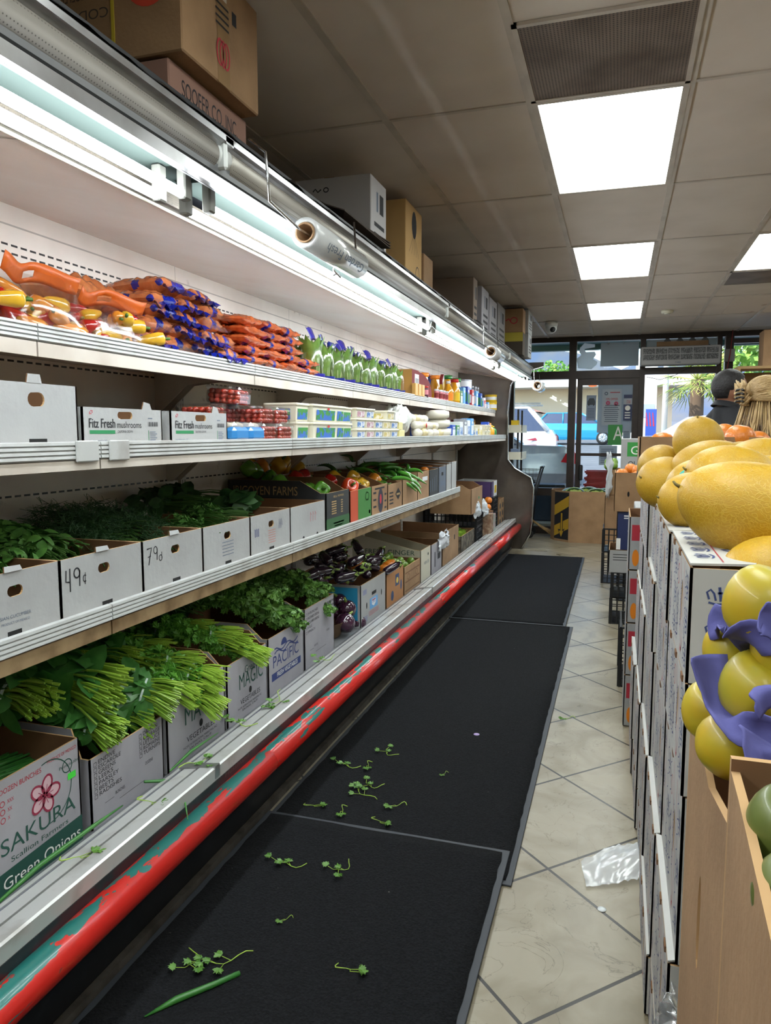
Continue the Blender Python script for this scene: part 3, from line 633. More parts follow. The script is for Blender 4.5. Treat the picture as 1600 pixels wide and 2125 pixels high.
ns = N(n, 'ShaderNodeTexNoise'); ns.inputs['Scale'].default_value = 2.2; ns.inputs['Detail'].default_value = 8; L(tc.outputs['Object'], ns.inputs[0])
rp = N(n, 'ShaderNodeValToRGB'); rp.color_ramp.elements[0].color = lin('ebe5dd'); rp.color_ramp.elements[0].position = .38; rp.color_ramp.elements[1].color = lin('d2c8be'); rp.color_ramp.elements[1].position = .75; L(ns.outputs[0], rp.inputs[0])
n3 = N(n, 'ShaderNodeTexNoise'); n3.inputs['Scale'].default_value = 11; n3.inputs['Detail'].default_value = 10; L(tc.outputs['Object'], n3.inputs[0])
r3 = N(n, 'ShaderNodeValToRGB'); r3.color_ramp.elements[0].position = .66; r3.color_ramp.elements[0].color = (1, 1, 1, 1); r3.color_ramp.elements[1].position = .76; r3.color_ramp.elements[1].color = lin('8a7060'); L(n3.outputs[0], r3.inputs[0])
mu = N(n, 'ShaderNodeMixRGB', blend_type='MULTIPLY'); mu.inputs[0].default_value = .6; L(rp.outputs[0], mu.inputs[1]); L(r3.outputs[0], mu.inputs[2])
mx = N(n, 'ShaderNodeMixRGB'); L(dk, mx.inputs[0]); L(mu.outputs[0], mx.inputs[1]); mx.inputs[2].default_value = lin('141210'); L(mx.outputs[0], b.inputs['Base Color']); b.inputs['Roughness'].default_value = .35
BACKM = m
extr([(-1.95, .25), (-1.95, 2.21), (-2.0, 2.21), (-2.0, .25)], BACKM, 'back_panel')
# slotted uprights
for i in range(8):
    y = .56 + 1.22 * i
    mb = MB(); mb.box(-1.95, -1.935, y - .022, y + .022, .35, 1.98, WPAINT)
    for k in range(50):
        z = .38 + k * .032
        for s_ in (-.010, .010): mb.add([(-1.9345, y + s_ - .002, z), (-1.9345, y + s_ + .002, z), (-1.9345, y + s_ + .002, z + .02), (-1.9345, y + s_ - .002, z + .02)], [(0, 1, 2, 3)], DARK)
    mb.build('upright', CASE)
PINK = mt('stained inner ceiling', 'cdb9ad', .16, 0, var=(1.6, 'bfa296', .4, .75), bump=(14, .03))
extr([(-1.95, 2.20), (-1.225, 2.075), (-1.225, 2.10), (-1.95, 2.24)], PINK, 'inner_ceiling')
mb = MB()
for y in (1.35, 3.1, 4.35, 5.6, 7.1, 8.4):
    mb.add([(-1.949, y, 2.1988), (-1.949, y + .004, 2.1988), (-1.226, y + .004, 2.0742), (-1.226, y, 2.0742)], [(0, 1, 2, 3)], mt('seam grey', '6e635b', .8))
mb.build('panel_seams', CASE)
m, n, b = node_mat('honeycomb grille'); L = n.links.new
tc = N(n, 'ShaderNodeTexCoord'); vo = N(n, 'ShaderNodeTexVoronoi'); vo.inputs['Scale'].default_value = 170; vo.inputs['Randomness'].default_value = .2; L(tc.outputs['Object'], vo.inputs[0])
rp = N(n, 'ShaderNodeValToRGB'); rp.color_ramp.elements[0].color = lin('1a1613'); rp.color_ramp.elements[1].color = lin('4e473e'); rp.color_ramp.elements[0].position = .3; rp.color_ramp.elements[1].position = .55; L(vo.outputs[0], rp.inputs[0]); L(rp.outputs[0], b.inputs['Base Color'])
HONEY = m
extr([(-1.225, 2.072), (-1.190, 2.069), (-1.190, 2.10), (-1.225, 2.10)], HONEY, 'air_grille')
mb = MB(); mb.tube([(-1.228, C0, 2.07), (-1.228, C1, 2.07)], .005, CREAM, 6); mb.build('grille_trim', CASE)
REFL = mt('darkened reflector', '333c39', .8, spec=.1)  # dark colour offsets the glare of the tubes close below
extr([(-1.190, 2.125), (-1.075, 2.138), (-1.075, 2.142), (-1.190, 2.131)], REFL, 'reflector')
extr([(-1.052, 2.095), (-1.045, 2.165), (-1.075, 2.175), (-1.08, 2.150), (-1.059, 2.145), (-1.058, 2.095)], GREYP, 'fascia_panel')
extr([(-1.045, 2.092), (-1.032, 2.094), (-1.032, 2.124), (-1.038, 2.124)], ALU, 'fascia_lip')
extr([(-1.053, 2.132), (-1.044, 2.133), (-1.044, 2.139), (-1.053, 2.141)], DARK, 'fascia_shade_strip')  # dark strip standing in for a shaded gap in the fascia
extr([(-1.10, 2.17), (-1.03, 2.215), (-1.02, 2.22), (-1.02, 2.236), (-1.10, 2.236)], ALU, 'fascia_trim')
extr([(-1.95, 2.24), (-1.95, 2.259), (-1.03, 2.259), (-1.025, 2.236), (-1.12, 2.236), (-1.2, 2.145)], mt('black canopy', '222428', .5), 'canopy')
extr([(-1.11, 2.15), (-1.10, 2.225), (-1.125, 2.225), (-1.13, 2.15)], mt('recess dark', '2c2a28', .6), 'curtain_recess')
# rolled night curtains
m, n, b = node_mat('perforated night curtain'); L = n.links.new
tc = N(n, 'ShaderNodeTexCoord'); vo = N(n, 'ShaderNodeTexVoronoi'); vo.inputs['Scale'].default_value = 120; vo.inputs['Randomness'].default_value = 0; L(tc.outputs['Object'], vo.inputs[0])
rp = N(n, 'ShaderNodeValToRGB'); rp.color_ramp.elements[0].color = lin('55504a'); rp.color_ramp.elements[0].position = .16; rp.color_ramp.elements[1].color = lin('a09b93'); rp.color_ramp.elements[1].position = .24; L(vo.outputs[0], rp.inputs[0]); L(rp.outputs[0], b.inputs['Base Color']); b.inputs['Roughness'].default_value = .45; b.inputs['Metallic'].default_value = .4
CUR = m
J = [C0, 1.85, 4.54, 7.26, C1]
for a, c in zip(J, J[1:]):
    cu = MB().tube([(-1.065, a + .04, 2.185), (-1.065, c - .04, 2.185)], .036, CUR, 24).build('night_curtain', CASE)
for y in J[1:4]:
    mb = MB(); mb.box(-1.10, -1.02, y - .02, y + .02, 2.215, 2.235, ALU); mb.box(-1.105, -1.022, y - .022, y - .005, 2.15, 2.225, WHITE, .006); mb.lathe([(.034, -.03), (.034, .03)], WHITE, 16, Matrix.Translation((-1.065, y, 2.19)) @ Matrix.Rotation(PI / 2, 4, 'X')); mb.build('curtain_bracket', CASE)
# tubes
TUBE = mt('lit tube', 'f4fbff', .4, emit=TUBE_E)
for k, (a, c) in enumerate(((C0, 1.70), (1.79, 4.24), (4.33, 6.78), (6.87, 9.1))):
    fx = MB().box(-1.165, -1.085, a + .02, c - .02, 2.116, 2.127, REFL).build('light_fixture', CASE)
    for x, z, d in ((-1.080, 2.055, .03), (-1.120, 2.040, -.02)):
        MB().tube([(x, a + .03 + d, z), (x, c - .03 + d, z)], .0122, TUBE, 14).build('fluorescent_tube', fx)
        for y in (a + .015 + d, c - .015 + d): MB().box(x - .013, x + .013, y - .016, y + .016, z - .014, z + .075, mt('lamp holder', '6a6a64', .6), .004).build('lamp_holder', fx)
# deck, rails, bumper
extr([(-2.0, .2), (-2.0, .31), (-1.41, .31), (-1.335, .358), (-1.335, .2)], GREYP, 'deck')
extr([(-1.335, .30), (-1.335, .362), (-1.318, .366), (-1.318, .358), (-1.306, .358), (-1.306, .369), (-1.262, .377), (-1.262, .366), (-1.250, .366), (-1.250, .381), (-1.20, .389), (-1.194, .385), (-1.194, .345), (-1.2, .345), (-1.2, .30)], ALUW, 'front_rail')
mb = MB(); mb.tube([(-1.312, C0, .3595), (-1.312, C1, .3595)], .0045, mt('blue seal', '3a3f6e', .5), 6); mb.tube([(-1.256, C0, .3675), (-1.256, C1, .3675)], .0045, DARK, 6); mb.build('rail_seal_and_slit', CASE)  # the dark tube stands in for shade in the rail slit
for y in (1.98, 4.85, 7.3): extr([(-1.325, .352), (-1.325, .371), (-1.26, .384), (-1.192, .393), (-1.192, .352)], ALU, 'rail_joiner', y0=y, y1=y + .028)
extr([(-1.2, .345), (-1.192, .345), (-1.188, .30), (-1.20, .20), (-1.262, .03), (-1.30, .03), (-1.30, .345)], BLKP, 'front_panel')
extr([(-1.262, .0), (-1.240, .0), (-1.240, .028), (-1.262, .028)], DIRT, 'toe_strip')
extr([(-1.95, .0), (-1.264, .0), (-1.264, .2), (-1.95, .2)], KICK, 'base')
mb = MB(); mb.text('Hussmann', 0, 0, .018, (-1.1868, 2.03, .335), (0, 1, 0), (.09, 0, .99), mt('worn badge', '5b5d60', .4, .5), .16); mb.build('maker_badge', CASE)
# red bumper with worn teal paint
m, n, b = node_mat('worn red over teal paint'); L = n.links.new
tc = N(n, 'ShaderNodeTexCoord'); sx = N(n, 'ShaderNodeSeparateXYZ'); L(tc.outputs['Object'], sx.inputs[0])
def cm(scale, vec=(1, .35, 1), det=4):
    mp = N(n, 'ShaderNodeMapping'); mp.inputs['Scale'].default_value = vec; L(tc.outputs['Object'], mp.inputs[0])
    t = N(n, 'ShaderNodeTexNoise'); t.inputs['Scale'].default_value = scale; t.inputs['Detail'].default_value = det; L(mp.outputs[0], t.inputs[0]); return t.outputs[0]
def op(o_, a, b_):
    x = N(n, 'ShaderNodeMath', operation=o_)
    for i, q in enumerate((a, b_)):
        if isinstance(q, (int, float)): x.inputs[i].default_value = q
        else: L(q, x.inputs[i])
    return x.outputs[0]
edge = op('ADD', sx.outputs[2], op('MULTIPLY', op('SUBTRACT', cm(26), .5), .05))
top = op('GREATER_THAN', edge, op('ADD', .3235, op('MULTIPLY', sx.outputs[1], .0013)))
isl = op('MULTIPLY', op('GREATER_THAN', cm(9, (1, .3, 3)), .645), op('GREATER_THAN', sx.outputs[2], .285))
isl = op('MULTIPLY', isl, op('LESS_THAN', sx.outputs[1], 5.2))
tl = op('MAXIMUM', top, isl)
mx = N(n, 'ShaderNodeMixRGB'); L(tl, mx.inputs[0]); mx.inputs[1].default_value = lin('c4241c'); mx.inputs[2].default_value = lin('1f6d66')
sc_ = op('GREATER_THAN', cm(38, (1, .5, 1), 2), .735)
m2 = N(n, 'ShaderNodeMixRGB'); L(sc_, m2.inputs[0]); L(mx.outputs[0], m2.inputs[1]); m2.inputs[2].default_value = lin('8d3a34'); L(m2.outputs[0], b.inputs['Base Color'])
b.inputs['Roughness'].default_value = .3; b.inputs['Coat Weight'].default_value = .3
BUMP = m
for a, c in ((C0, 2.27), (2.275, 4.85), (4.855, 7.3), (7.305, 9.15)):
    MB().tube([(-1.158, a, .288), (-1.158, c, .288)], .043, BUMP, 28).build('bumper_rail', CASE)
# end panel
ENDM = mt('reflective end panel', '6a625a', .12, .35, var=(3, '544c46', .4, .7), bump=(6, .05))
ep = [(-1.95, .0), (-1.12, .0), (-1.02, .2), (-1.0, .35), (-.99, .78), (-1.02, .90), (-1.22, 1.01), (-1.31, 1.12), (-1.32, 1.7), (-1.29, 2.03), (-1.2, 2.17), (-.9, 2.24), (-.9, 2.30), (-1.95, 2.30)]
mb = MB(); mb.panel([(x + 2, z) for x, z in ep], (-2, 9.2, 0), UX, UZ, .03, ENDM, ENDM, STEEL); mb.v = [(x, y + .03 if y < 9.205 else y + .03, z) for x, y, z in mb.v]; mb.build('end_panel', CASE)
mb = MB(); mb.tube([(x, 9.2, z) for x, z in ep[1:12]], .012, CHROME, 8); mb.build('end_trim', CASE)
mb = MB(); mb.panel([(x + 2, z) for x, z in ep], (-2, C0 - .03, 0), UX, UZ, .03, ENDM); mb.build('end_panel', CASE)
# shelves
SH = {1: (-1.465, 1.725, [-.83, .39, 1.61, 2.83, 4.04, 5.25, 6.47, 7.7, 9.17]), 2: (-1.33, 1.415, [-.78, .45, 1.67, 2.90, 4.13, 5.31, 6.5, 7.8, 9.17]), 3: (-1.33, .965, [-.75, .47, 1.69, 2.89, 4.13, 5.29, 6.43])}
RAILW = mt('ribbed price rail', 'b4b6b5', .3, 0, var=(10, '9c9a96', .5, .75)); BRN = mt('stained shelf edge', '9a8260', .5, .2, var=(9, '5d4426', .42, .7)); SHT = mt('shelf enamel', 'c8c0b6', .4, var=(5, 'aea397', .45, .75))
for lv, (x, z, ys) in SH.items():
    for a, c in zip(ys, ys[1:]):
        sh = MB().box(-1.94, x - .008, a + .003, c - .003, z - .022, z, SHT).build('shelf', CASE)
        prof = [(x - .012, z + .012)]
        for k in range(4): q = z + .010 - k * .0115; prof += [(x, q), (x + .001, q - .007), (x - .004, q - .0085), (x - .004, q - .010)]
        prof += [(x - .012, z - .036)]; mb = MB(); n_ = len(prof)
        V = [(u, a + .002, w) for u, w in prof] + [(u, c - .002, w) for u, w in prof]; mb.add(V, [(i, n_ + i, n_ + (i + 1) % n_, (i + 1) % n_) for i in range(n_)], RAILW)
        for e in (0, n_): mb.add(V[e:e + n_], [list(t) for t in tessellate_polygon([[Vector((u, w, 0)) for u, w in prof]])], RAILW)
        mb.build('price_rail', sh)
        MB().box(x - .018, x - .004, a + .003, c - .003, z - .075 if lv != 2 else z - .062, z - .037, BRN if lv == 3 else SHT).build('shelf_edge', sh)
        for y in (a + .03, c - .03):
            mb = MB(); mb.panel([(0, 0), (0, -.16), (.03, -.16), (.16, -.05), (.42, -.022), (.42, 0)], (-1.94, y + .003, z - .022), UX, UZ, .005, SHT); mb.build('bracket', sh)
# odds: rail grips on level 2
for y in (1.57, 1.70): MB().box(-1.331, -1.3225, y, y + .085, 1.374, 1.430, RAILW, .003).build('rail_clip', CASE)
# ---- black plastic sheet crumpled along the canopy top
BPL = mt('black plastic sheet', '141518', .22, bump=(30, .8))
mb = MB(); vs = []; fs = []; n1 = 220
for i in range(n1 + 1):
    y = C0 + (9.1 - C0) * i / n1
    for j in range(5):
        a = j / 4; vs.append((-1.018 - .10 * a + .012 * noise.noise((y * 9, j * 3, 1)), y, 2.240 + .024 * math.sin(PI * min(1, a * 1.3)) + .012 * noise.noise((y * 12, j * 2, 5)) * (j > 0) + .004 * j))
for i in range(n1):
    for j in range(4): q = i * 5 + j; fs.append((q, q + 5, q + 6, q + 1))
mb.add(vs, fs, BPL, True); tag(mb.build('plastic_sheet'), 'crumpled black plastic sheeting along the top edge of the case', 'plastic sheet')

# ================================================================ CARTONS
def carton(name, label, cat, loc, W_, D, H, out, inn=CARDD, hf=None, cut=None, hole=None, prints=None, group=None, rz=0, edge=CARDE, front=None, t=.005, lid=False, lean=0, sidep=None):
    """front face at x=0 (looking +x), y 0..W, body behind; hf = lower front; cut=(start depth) where the side top starts to slope down to the front"""
    th = thing(name, label, cat, loc, rz, group); hf = hf or H
    F, S, S2, B, Q = MB(), MB(), MB(), MB(), MB()
    fo = front or [(0, 0), (W_, 0), (W_, hf), (0, hf)]; holes = []
    if hole == 'slot':
        cx, cz, rw, rh = W_ * .5, hf * .68, .026, .013
        holes = [[(cx + (rw - rh) * (1 if math.cos(a) > 0 else -1) + rh * math.cos(a), cz + rh * math.sin(a)) for a in [2 * PI * (k + .5) / 14 for k in range(14)]]]
    elif hole == 'round':
        cx, cz = W_ * .5, hf * .62; holes = [[(cx + .026 * math.cos(a), cz + .018 * math.sin(a)) for a in [2 * PI * k / 14 for k in range(14)]]]
    elif isinstance(hole, list): holes = hole
    F.panel(fo, (0, 0, 0), UY, UZ, t, out, inn, edge, holes)
    so = [(0, 0), (D, 0), (D, hf)] + ([(D - .03, hf), (D - cut, H)] if cut else []) + [(0, H)] if hf != H else [(0, 0), (D, 0), (D, H), (0, H)]
    S.panel(so, (-D, 0, 0), UX, UZ, t, out, inn, edge); S2.panel([(D - a, b_) for a, b_ in so][::-1], (0, W_, 0), (-1, 0, 0), UZ, t, out, inn, edge)
    B.panel([(0, 0), (W_, 0), (W_, H), (0, H)], (-D, W_, 0), (0, -1, 0), UZ, t, out, inn, edge); Q.box(-D + t, -t, t, W_ - t, 0, t, inn)
    if prints: prints(F, (0, 0, 0), UY, UZ, W_, hf)
    if sidep: sidep(S, (-D, 0, 0), UX, UZ, D, H)
    if getattr(carton, 'side2', None): carton.side2(S2, (0, W_, 0), (-1, 0, 0), UZ, D, H); carton.side2 = None
    F.build('front_panel', th); S.build('side_panel', th); S2.build('side_panel', th); B.build('back_panel', th); Q.build('bottom_panel', th)
    if lid: MB().box(-D, 0, 0, W_, H, H + .008, out).build('lid', th)
    return th
def closed_box(name, label, loc, W_, D, H, out, rz=0, prints=None, side=None, group=None, tape=True, side2=None):
    H = H + .03 if abs(loc[2] - 2.262) < 1e-6 else H
    th = thing(name, label, 'box', loc, rz, group); mb = MB().box(-D, 0, 0, W_, 0, H, out, .004)
    if prints: prints(mb, (0, 0, 0), UY, UZ, W_, H)
    if side: side(mb, (-D, 0, 0), UX, UZ, D, H)
    if side2: side2(mb, (0, W_, 0), (-1, 0, 0), UZ, D, H)
    mb.build('body', th)
    if tape: MB().box(-D * .5 - .025, -D * .5 + .025, -.0012, W_ + .0012, H - .0, H + .001, mt('packing tape', '9c8460', .25)).build('tape', th)
    return th
# ---- boxes stored on the canopy
def p_sof(mb, o, u, v, w, h): mb.text('SOOFER CO. INC.', .06, h - .075, .045, o, u, v, INK, w * .72); mb.text('LOS ANGELES', .1, h - .12, .02, o, u, v, INK, w * .4)
closed_box('cardboard_box', 'lower brown carton printed SOOFER CO. INC. on top of the case', (-1.17, 1.80, 2.262), .43, .5, .148, mt('reddish cardboard', '8c6a5c', .85), prints=p_sof)
def p_up(mb, o, u, v, w, h):
    mb.rect(w * .42, h * .75, w * .55, h * .97, o, u, v, mt('label white', 'c4c0b8', .7), .001); mb.rect(w * .445, h * .78, w * .53, h * .93, o, u, v, INK, .0016)
    mb.rect(w * .42, -.0, w * .58, h * .74, o, u, v, mt('packing tape brown', '8a6d4a', .3), .001)
    for i in range(4): mb.rect(w * .4, h * (.68 - .06 * i), w * .57, h * (.70 - .06 * i), o, u, v, INK, .0018)
    for k in range(3): mb.ring(w * (.45 + .04 * k), h * .27, .018, .035, .006, o, u, v, INKR, .002, 12)
    mb.rect(w * .62, h * .62, w * .68, h * .74, o, u, v, INK, .001)
def s_up(mb, o, u, v, w, h):
    mb.disc(w * .80, h * .62, .07, .07, o, u, v, mt('orange red dot', 'd24a34', .7), .001, 24); mb.text('FRAGILE', w * .80 - .055, h * .60, .032, o, u, v, INKR, .11, .0015, flip=True)
    for i, s_ in enumerate(('CALIFORNIA', 'LOS ANGELES', 'CODE S')): mb.text(s_, w * .25, h * (.8 - .17 * i), .026, o, u, v, mt('faint print', '4a4038', .8), w * .3, flip=True)
t = closed_box('cardboard_box', 'upper brown carton with orange FRAGILE dot, upside down, near the ceiling', (-1.12, 1.79, 2.445), .43, .5, .31, CARD, prints=p_up, side=s_up, rz=.0)
MB().box(-.215, -.205, -.003, -.001, 0, .31, mt('yellow strap', 'c7b23c', .4)).box(-.215, -.205, -.003, .433, -.003, -.001, MT['yellow strap']).build('strap', t)
def p_w(mb, o, u, v, w, h):
    for i in range(3): mb.rect(w * .2, h * (.2 + .12 * i), w * .85, h * (.25 + .12 * i), o, u, v, INK)
    mb.rect(w * .35, h * .62, w * .45, h * .85, o, u, v, INKGR); mb.rect(w * .55, h * .62, w * .8, h * .85, o, u, v, INK)
def s_w(mb, o, u, v, w, h): mb.stroke([(w * .3, h * .85), (w * .33, h * .88), (w * .36, h * .84), (w * .4, h * .87)], .006, o, u, v, INK); mb.ring(w * .46, h * .86, .012, .01, .005, o, u, v, INK)
closed_box('cardboard_box', 'big white carton with black printing on top of the case', (-1.15, 3.42, 2.262), .24, .42, .37, mt('greyish white board', 'b2b0b2', .7), prints=p_w, side=s_w)
t = closed_box('cardboard_box', 'tall tan carton leaning beside the white carton on the case', (-1.15, 4.02, 2.262), .34, .34, .43, mt('light tan board', 'b8945f', .8), prints=lambda mb, o, u, v, w, h: (mb.disc(w * .5, h * .78, .05, .075, o, u, v, INK), [mb.stroke([(w * .5, h * .7), (w * (.2 + .15 * k), h * .42)], .003, o, u, v, INK) for k in range(5)], mb.ring(w * .72, h * .2, .04, .05, .007, o, u, v, INK), mb.text('3630mm', w * .1, h * .12, .03, o, u, v, INK, w * .4)))
closed_box('cardboard_box', 'small tan carton tucked behind the tall tan one', (-1.15, 4.42, 2.262), .22, .3, .23, CARD)
closed_box('cardboard_box', 'wide brown carton with a taped end, midway along the canopy', (-1.15, 6.0, 2.262), .16, .40, .40, mt('grey brown board', '8a7a6e', .8), prints=p_w)
closed_box('cardboard_box', 'pale carton, first of the pair standing upright past the wide brown one', (-1.15, 6.38, 2.262), .34, .3, .40, GBOX, prints=p_w)
closed_box('cardboard_box', 'pale carton, second of the pair standing upright past the wide brown one', (-1.15, 6.78, 2.262), .40, .3, .38, GBOX, prints=p_w)
closed_box('cardboard_box', 'grey carton with a black letter L near the storefront end of the canopy', (-1.16, 7.32, 2.262), .46, .3, .42, mt('grey board', '8e8b8c', .8), prints=p_w, side=lambda mb, o, u, v, w, h: mb.text('L', w * .62, h * .82, .035, o, u, v, INK, .03))
closed_box('cardboard_box', 'dark carton with a yellow top band at the far end of the canopy', (-.99, 7.9, 2.262), .2, .3, .20, mt('dark brown board', '4c4238', .8), side=lambda mb, o, u, v, w, h: mb.rect(0, h * .6, w, h, o, u, v, mt('yellow band', 'b8a83a', .6)))
closed_box('cardboard_box', 'brown carton with red ornament print on top of the yellow-banded one', (-.99, 7.9, 2.494), .2, .3, .24, CARD, side=lambda mb, o, u, v, w, h: (mb.ring(w * .68, h * .5, .035, .03, .01, o, u, v, INKR), mb.stroke([(w * .4, h * .5), (w * .5, h * .58), (w * .58, h * .45)], .012, o, u, v, INKR)))
closed_box('cardboard_box', 'white speckled carton at the storefront end, lower one', (-.96, 8.14, 2.262), .3, .25, .22, WBOX, prints=p_w)
closed_box('cardboard_box', 'white carton at the storefront end, upper one', (-.96, 8.12, 2.514), .34, .25, .24, WBOX, prints=p_w)
t = thing('cardboard_sheet', 'flattened dark cardboard sheets lying on the case edge before the white carton', 'cardboard', (0, 0, 0)); mb = MB()
for k in range(3): mb.add([(-1.03 - .02 * k, 2.75 + .1 * k, 2.30 + .012 * k), (-1.03, 3.35, 2.296 + .012 * k), (-1.3, 3.35, 2.315 + .012 * k), (-1.3, 2.75, 2.40 + .02 * k)], [(0, 1, 2, 3)], mt('dark cardboard', '3e322a', .9))
o = mb.build('sheet', t); o.modifiers.new('s', 'SOLIDIFY').thickness = .004
# ---- plastic bag rolls on wire holders
def bag_roll(label, x, y0, y1, z, r, text=None):
    t = thing('produce_bag_roll', label, 'bag roll', (x, y0, z), 0, 'produce bag rolls'); M_ = Matrix.Translation((0, (y1 - y0) / 2, 0)) @ Matrix.Rotation(PI / 2, 4, 'X'); h = (y1 - y0) / 2
    MB().lathe([(r * .62, -h), (r, -h), (r, h), (r * .62, h), (r * .62, -h)], MILKR, 28, M_, cap=False).build('bag_film', t)
    MB().lathe([(r * .55, -h - .006), (r * .66, -h - .006), (r * .66, h + .006), (r * .55, h + .006), (r * .55, -h - .006)], CARD, 24, M_, cap=False).build('core', t)
    mb = MB(); y = y1 - y0
    mb.tube([(-.07, -.22, .20), (-.02, -.22, .16), (-.01, -.22, .03), (.0, -.05, 0), (0, 0, 0), (0, y, 0), (-.01, y + .03, .02), (-.02, y + .03, .16)], .004, CHROME, 8); mb.build('wire_holder', t)
    if text:
        mb = MB(); o = (r * .80, .04, -r * .62)
        mb.text(text, 0, 0, .030, (r * .87 + .006, y - .05, -r * .5 + .010), (0, -1, 0), (-.5, 0, -.87), INKGR, y * .72, .003); mb.build('print', t)
MILKR = mt('rolled clear film', 'c3c5c6', .2, coat=.6, bump=(40, .15))
bag_roll('near roll of clear produce bags printed Garden Fresh, hanging from the canopy', -.93, 2.14, 2.60, 2.055, .046, 'Garden Fresh')
bag_roll('middle roll of produce bags hanging far along the canopy', -.93, 5.55, 5.95, 2.05, .05)
bag_roll('last roll of produce bags hanging at the storefront end of the canopy', -.93, 8.85, 9.2, 2.0, .065)
for i, y in enumerate((2.68, 4.2, 6.6, 8.0)):
    t = MB().tube([(-1.05, y, 2.09), (-1.05, y, 2.06), (-1.035, y + .03, 2.04), (-1.05, y + .05, 2.06), (-1.065, y + .03, 2.05)], .004, CHROME, 6).build('curtain_hook'); tag(t, 'small metal curtain hook under the canopy, %s' % ['right of the Garden Fresh roll', 'where the second pair of tubes ends', 'past the middle bag roll', 'nearest the storefront'][i], 'hook', 'curtain hooks')
# ================================================================ PRODUCE: MATERIALS AND PIECES
def veg(name, a, c, rough=.4, sc2=6, coat=0, bump=None): return mt(name, a, rough, var=(sc2, c, .35, .7), coat=coat, bump=bump)
LF = {'spin': veg('spinach leaf', '47803a', '2f6428', .35, 30), 'cil': veg('cilantro leaf', '6aa838', '4c8c2c', .45, 30), 'par': veg('parsley leaf', '648f3a', '41702a', .45, 30), 'mint': veg('mint leaf', '5f9440', '3f7030', .5, 30),
      'dark': veg('dark herb leaf', '3c6434', '264a28', .5, 30), 'dill': veg('dill frond', '3a6434', '264a2a', .6, 20), 'let': veg('lettuce leaf', '8fb04a', '5f8a34', .45)}
ST = {'spin': veg('spinach stem', '8fb03c', '6a922c', .4), 'cil': veg('cilantro stem', 'a8c84a', '83aa3a', .4), 'dark': veg('dark stem', '4d7434', '345a26', .5), 'scal': veg('scallion green', '3f7f30', '28602a', .35), 'scal2': veg('scallion white', 'c8d8a8', '9abf70', .35)}
TIE = mt('white twist tie', 'c4d8d0', .4); BTIE = mt('blue rubber band', '3a6a9a', .5)
def leaf(mb, p, d, up, ln, wd, mat, curl=.2, kind='oval', fold=.25):
    d = d.normalized(); s_ = d.cross(up)
    if s_.length < 1e-4: s_ = d.orthogonal()
    s_.normalize(); u = s_.cross(d)
    if kind == 'oval':
        vs = []; rows_ = ((0, .0), (.22, .72), (.5, 1), (.78, .68), (1, .02))
        for a, w in rows_:
            c = p + d * ln * a - u * curl * ln * a * a
            for k in (-1, 0, 1): vs.append(c + s_ * wd * .5 * w * k + u * wd * fold * w * abs(k) * .5)
        mb.add(vs, [(3 * i + k, 3 * i + 3 + k, 3 * i + 4 + k, 3 * i + 1 + k) for i in range(4) for k in (0, 1)], mat, True)
    else:  # lobed
        vs = [p]; n1 = 13
        for i in range(n1):
            a = (i / (n1 - 1) - .5) * 4.4; r = (1, .62, .95, .6, .82, .55, .6)[abs(i - 6)] * ln * .62
            vs.append(p + d * (ln * .30 + r * math.cos(a)) + s_ * r * math.sin(a) * wd / ln * 1.1 + u * R.uniform(-.12, .12) * ln)
        mb.add(vs, [(0, i, i + 1) for i in range(1, n1)], mat)
def rv(a=1): return Vector((R.uniform(-a, a), R.uniform(-a, a), R.uniform(-a, a)))
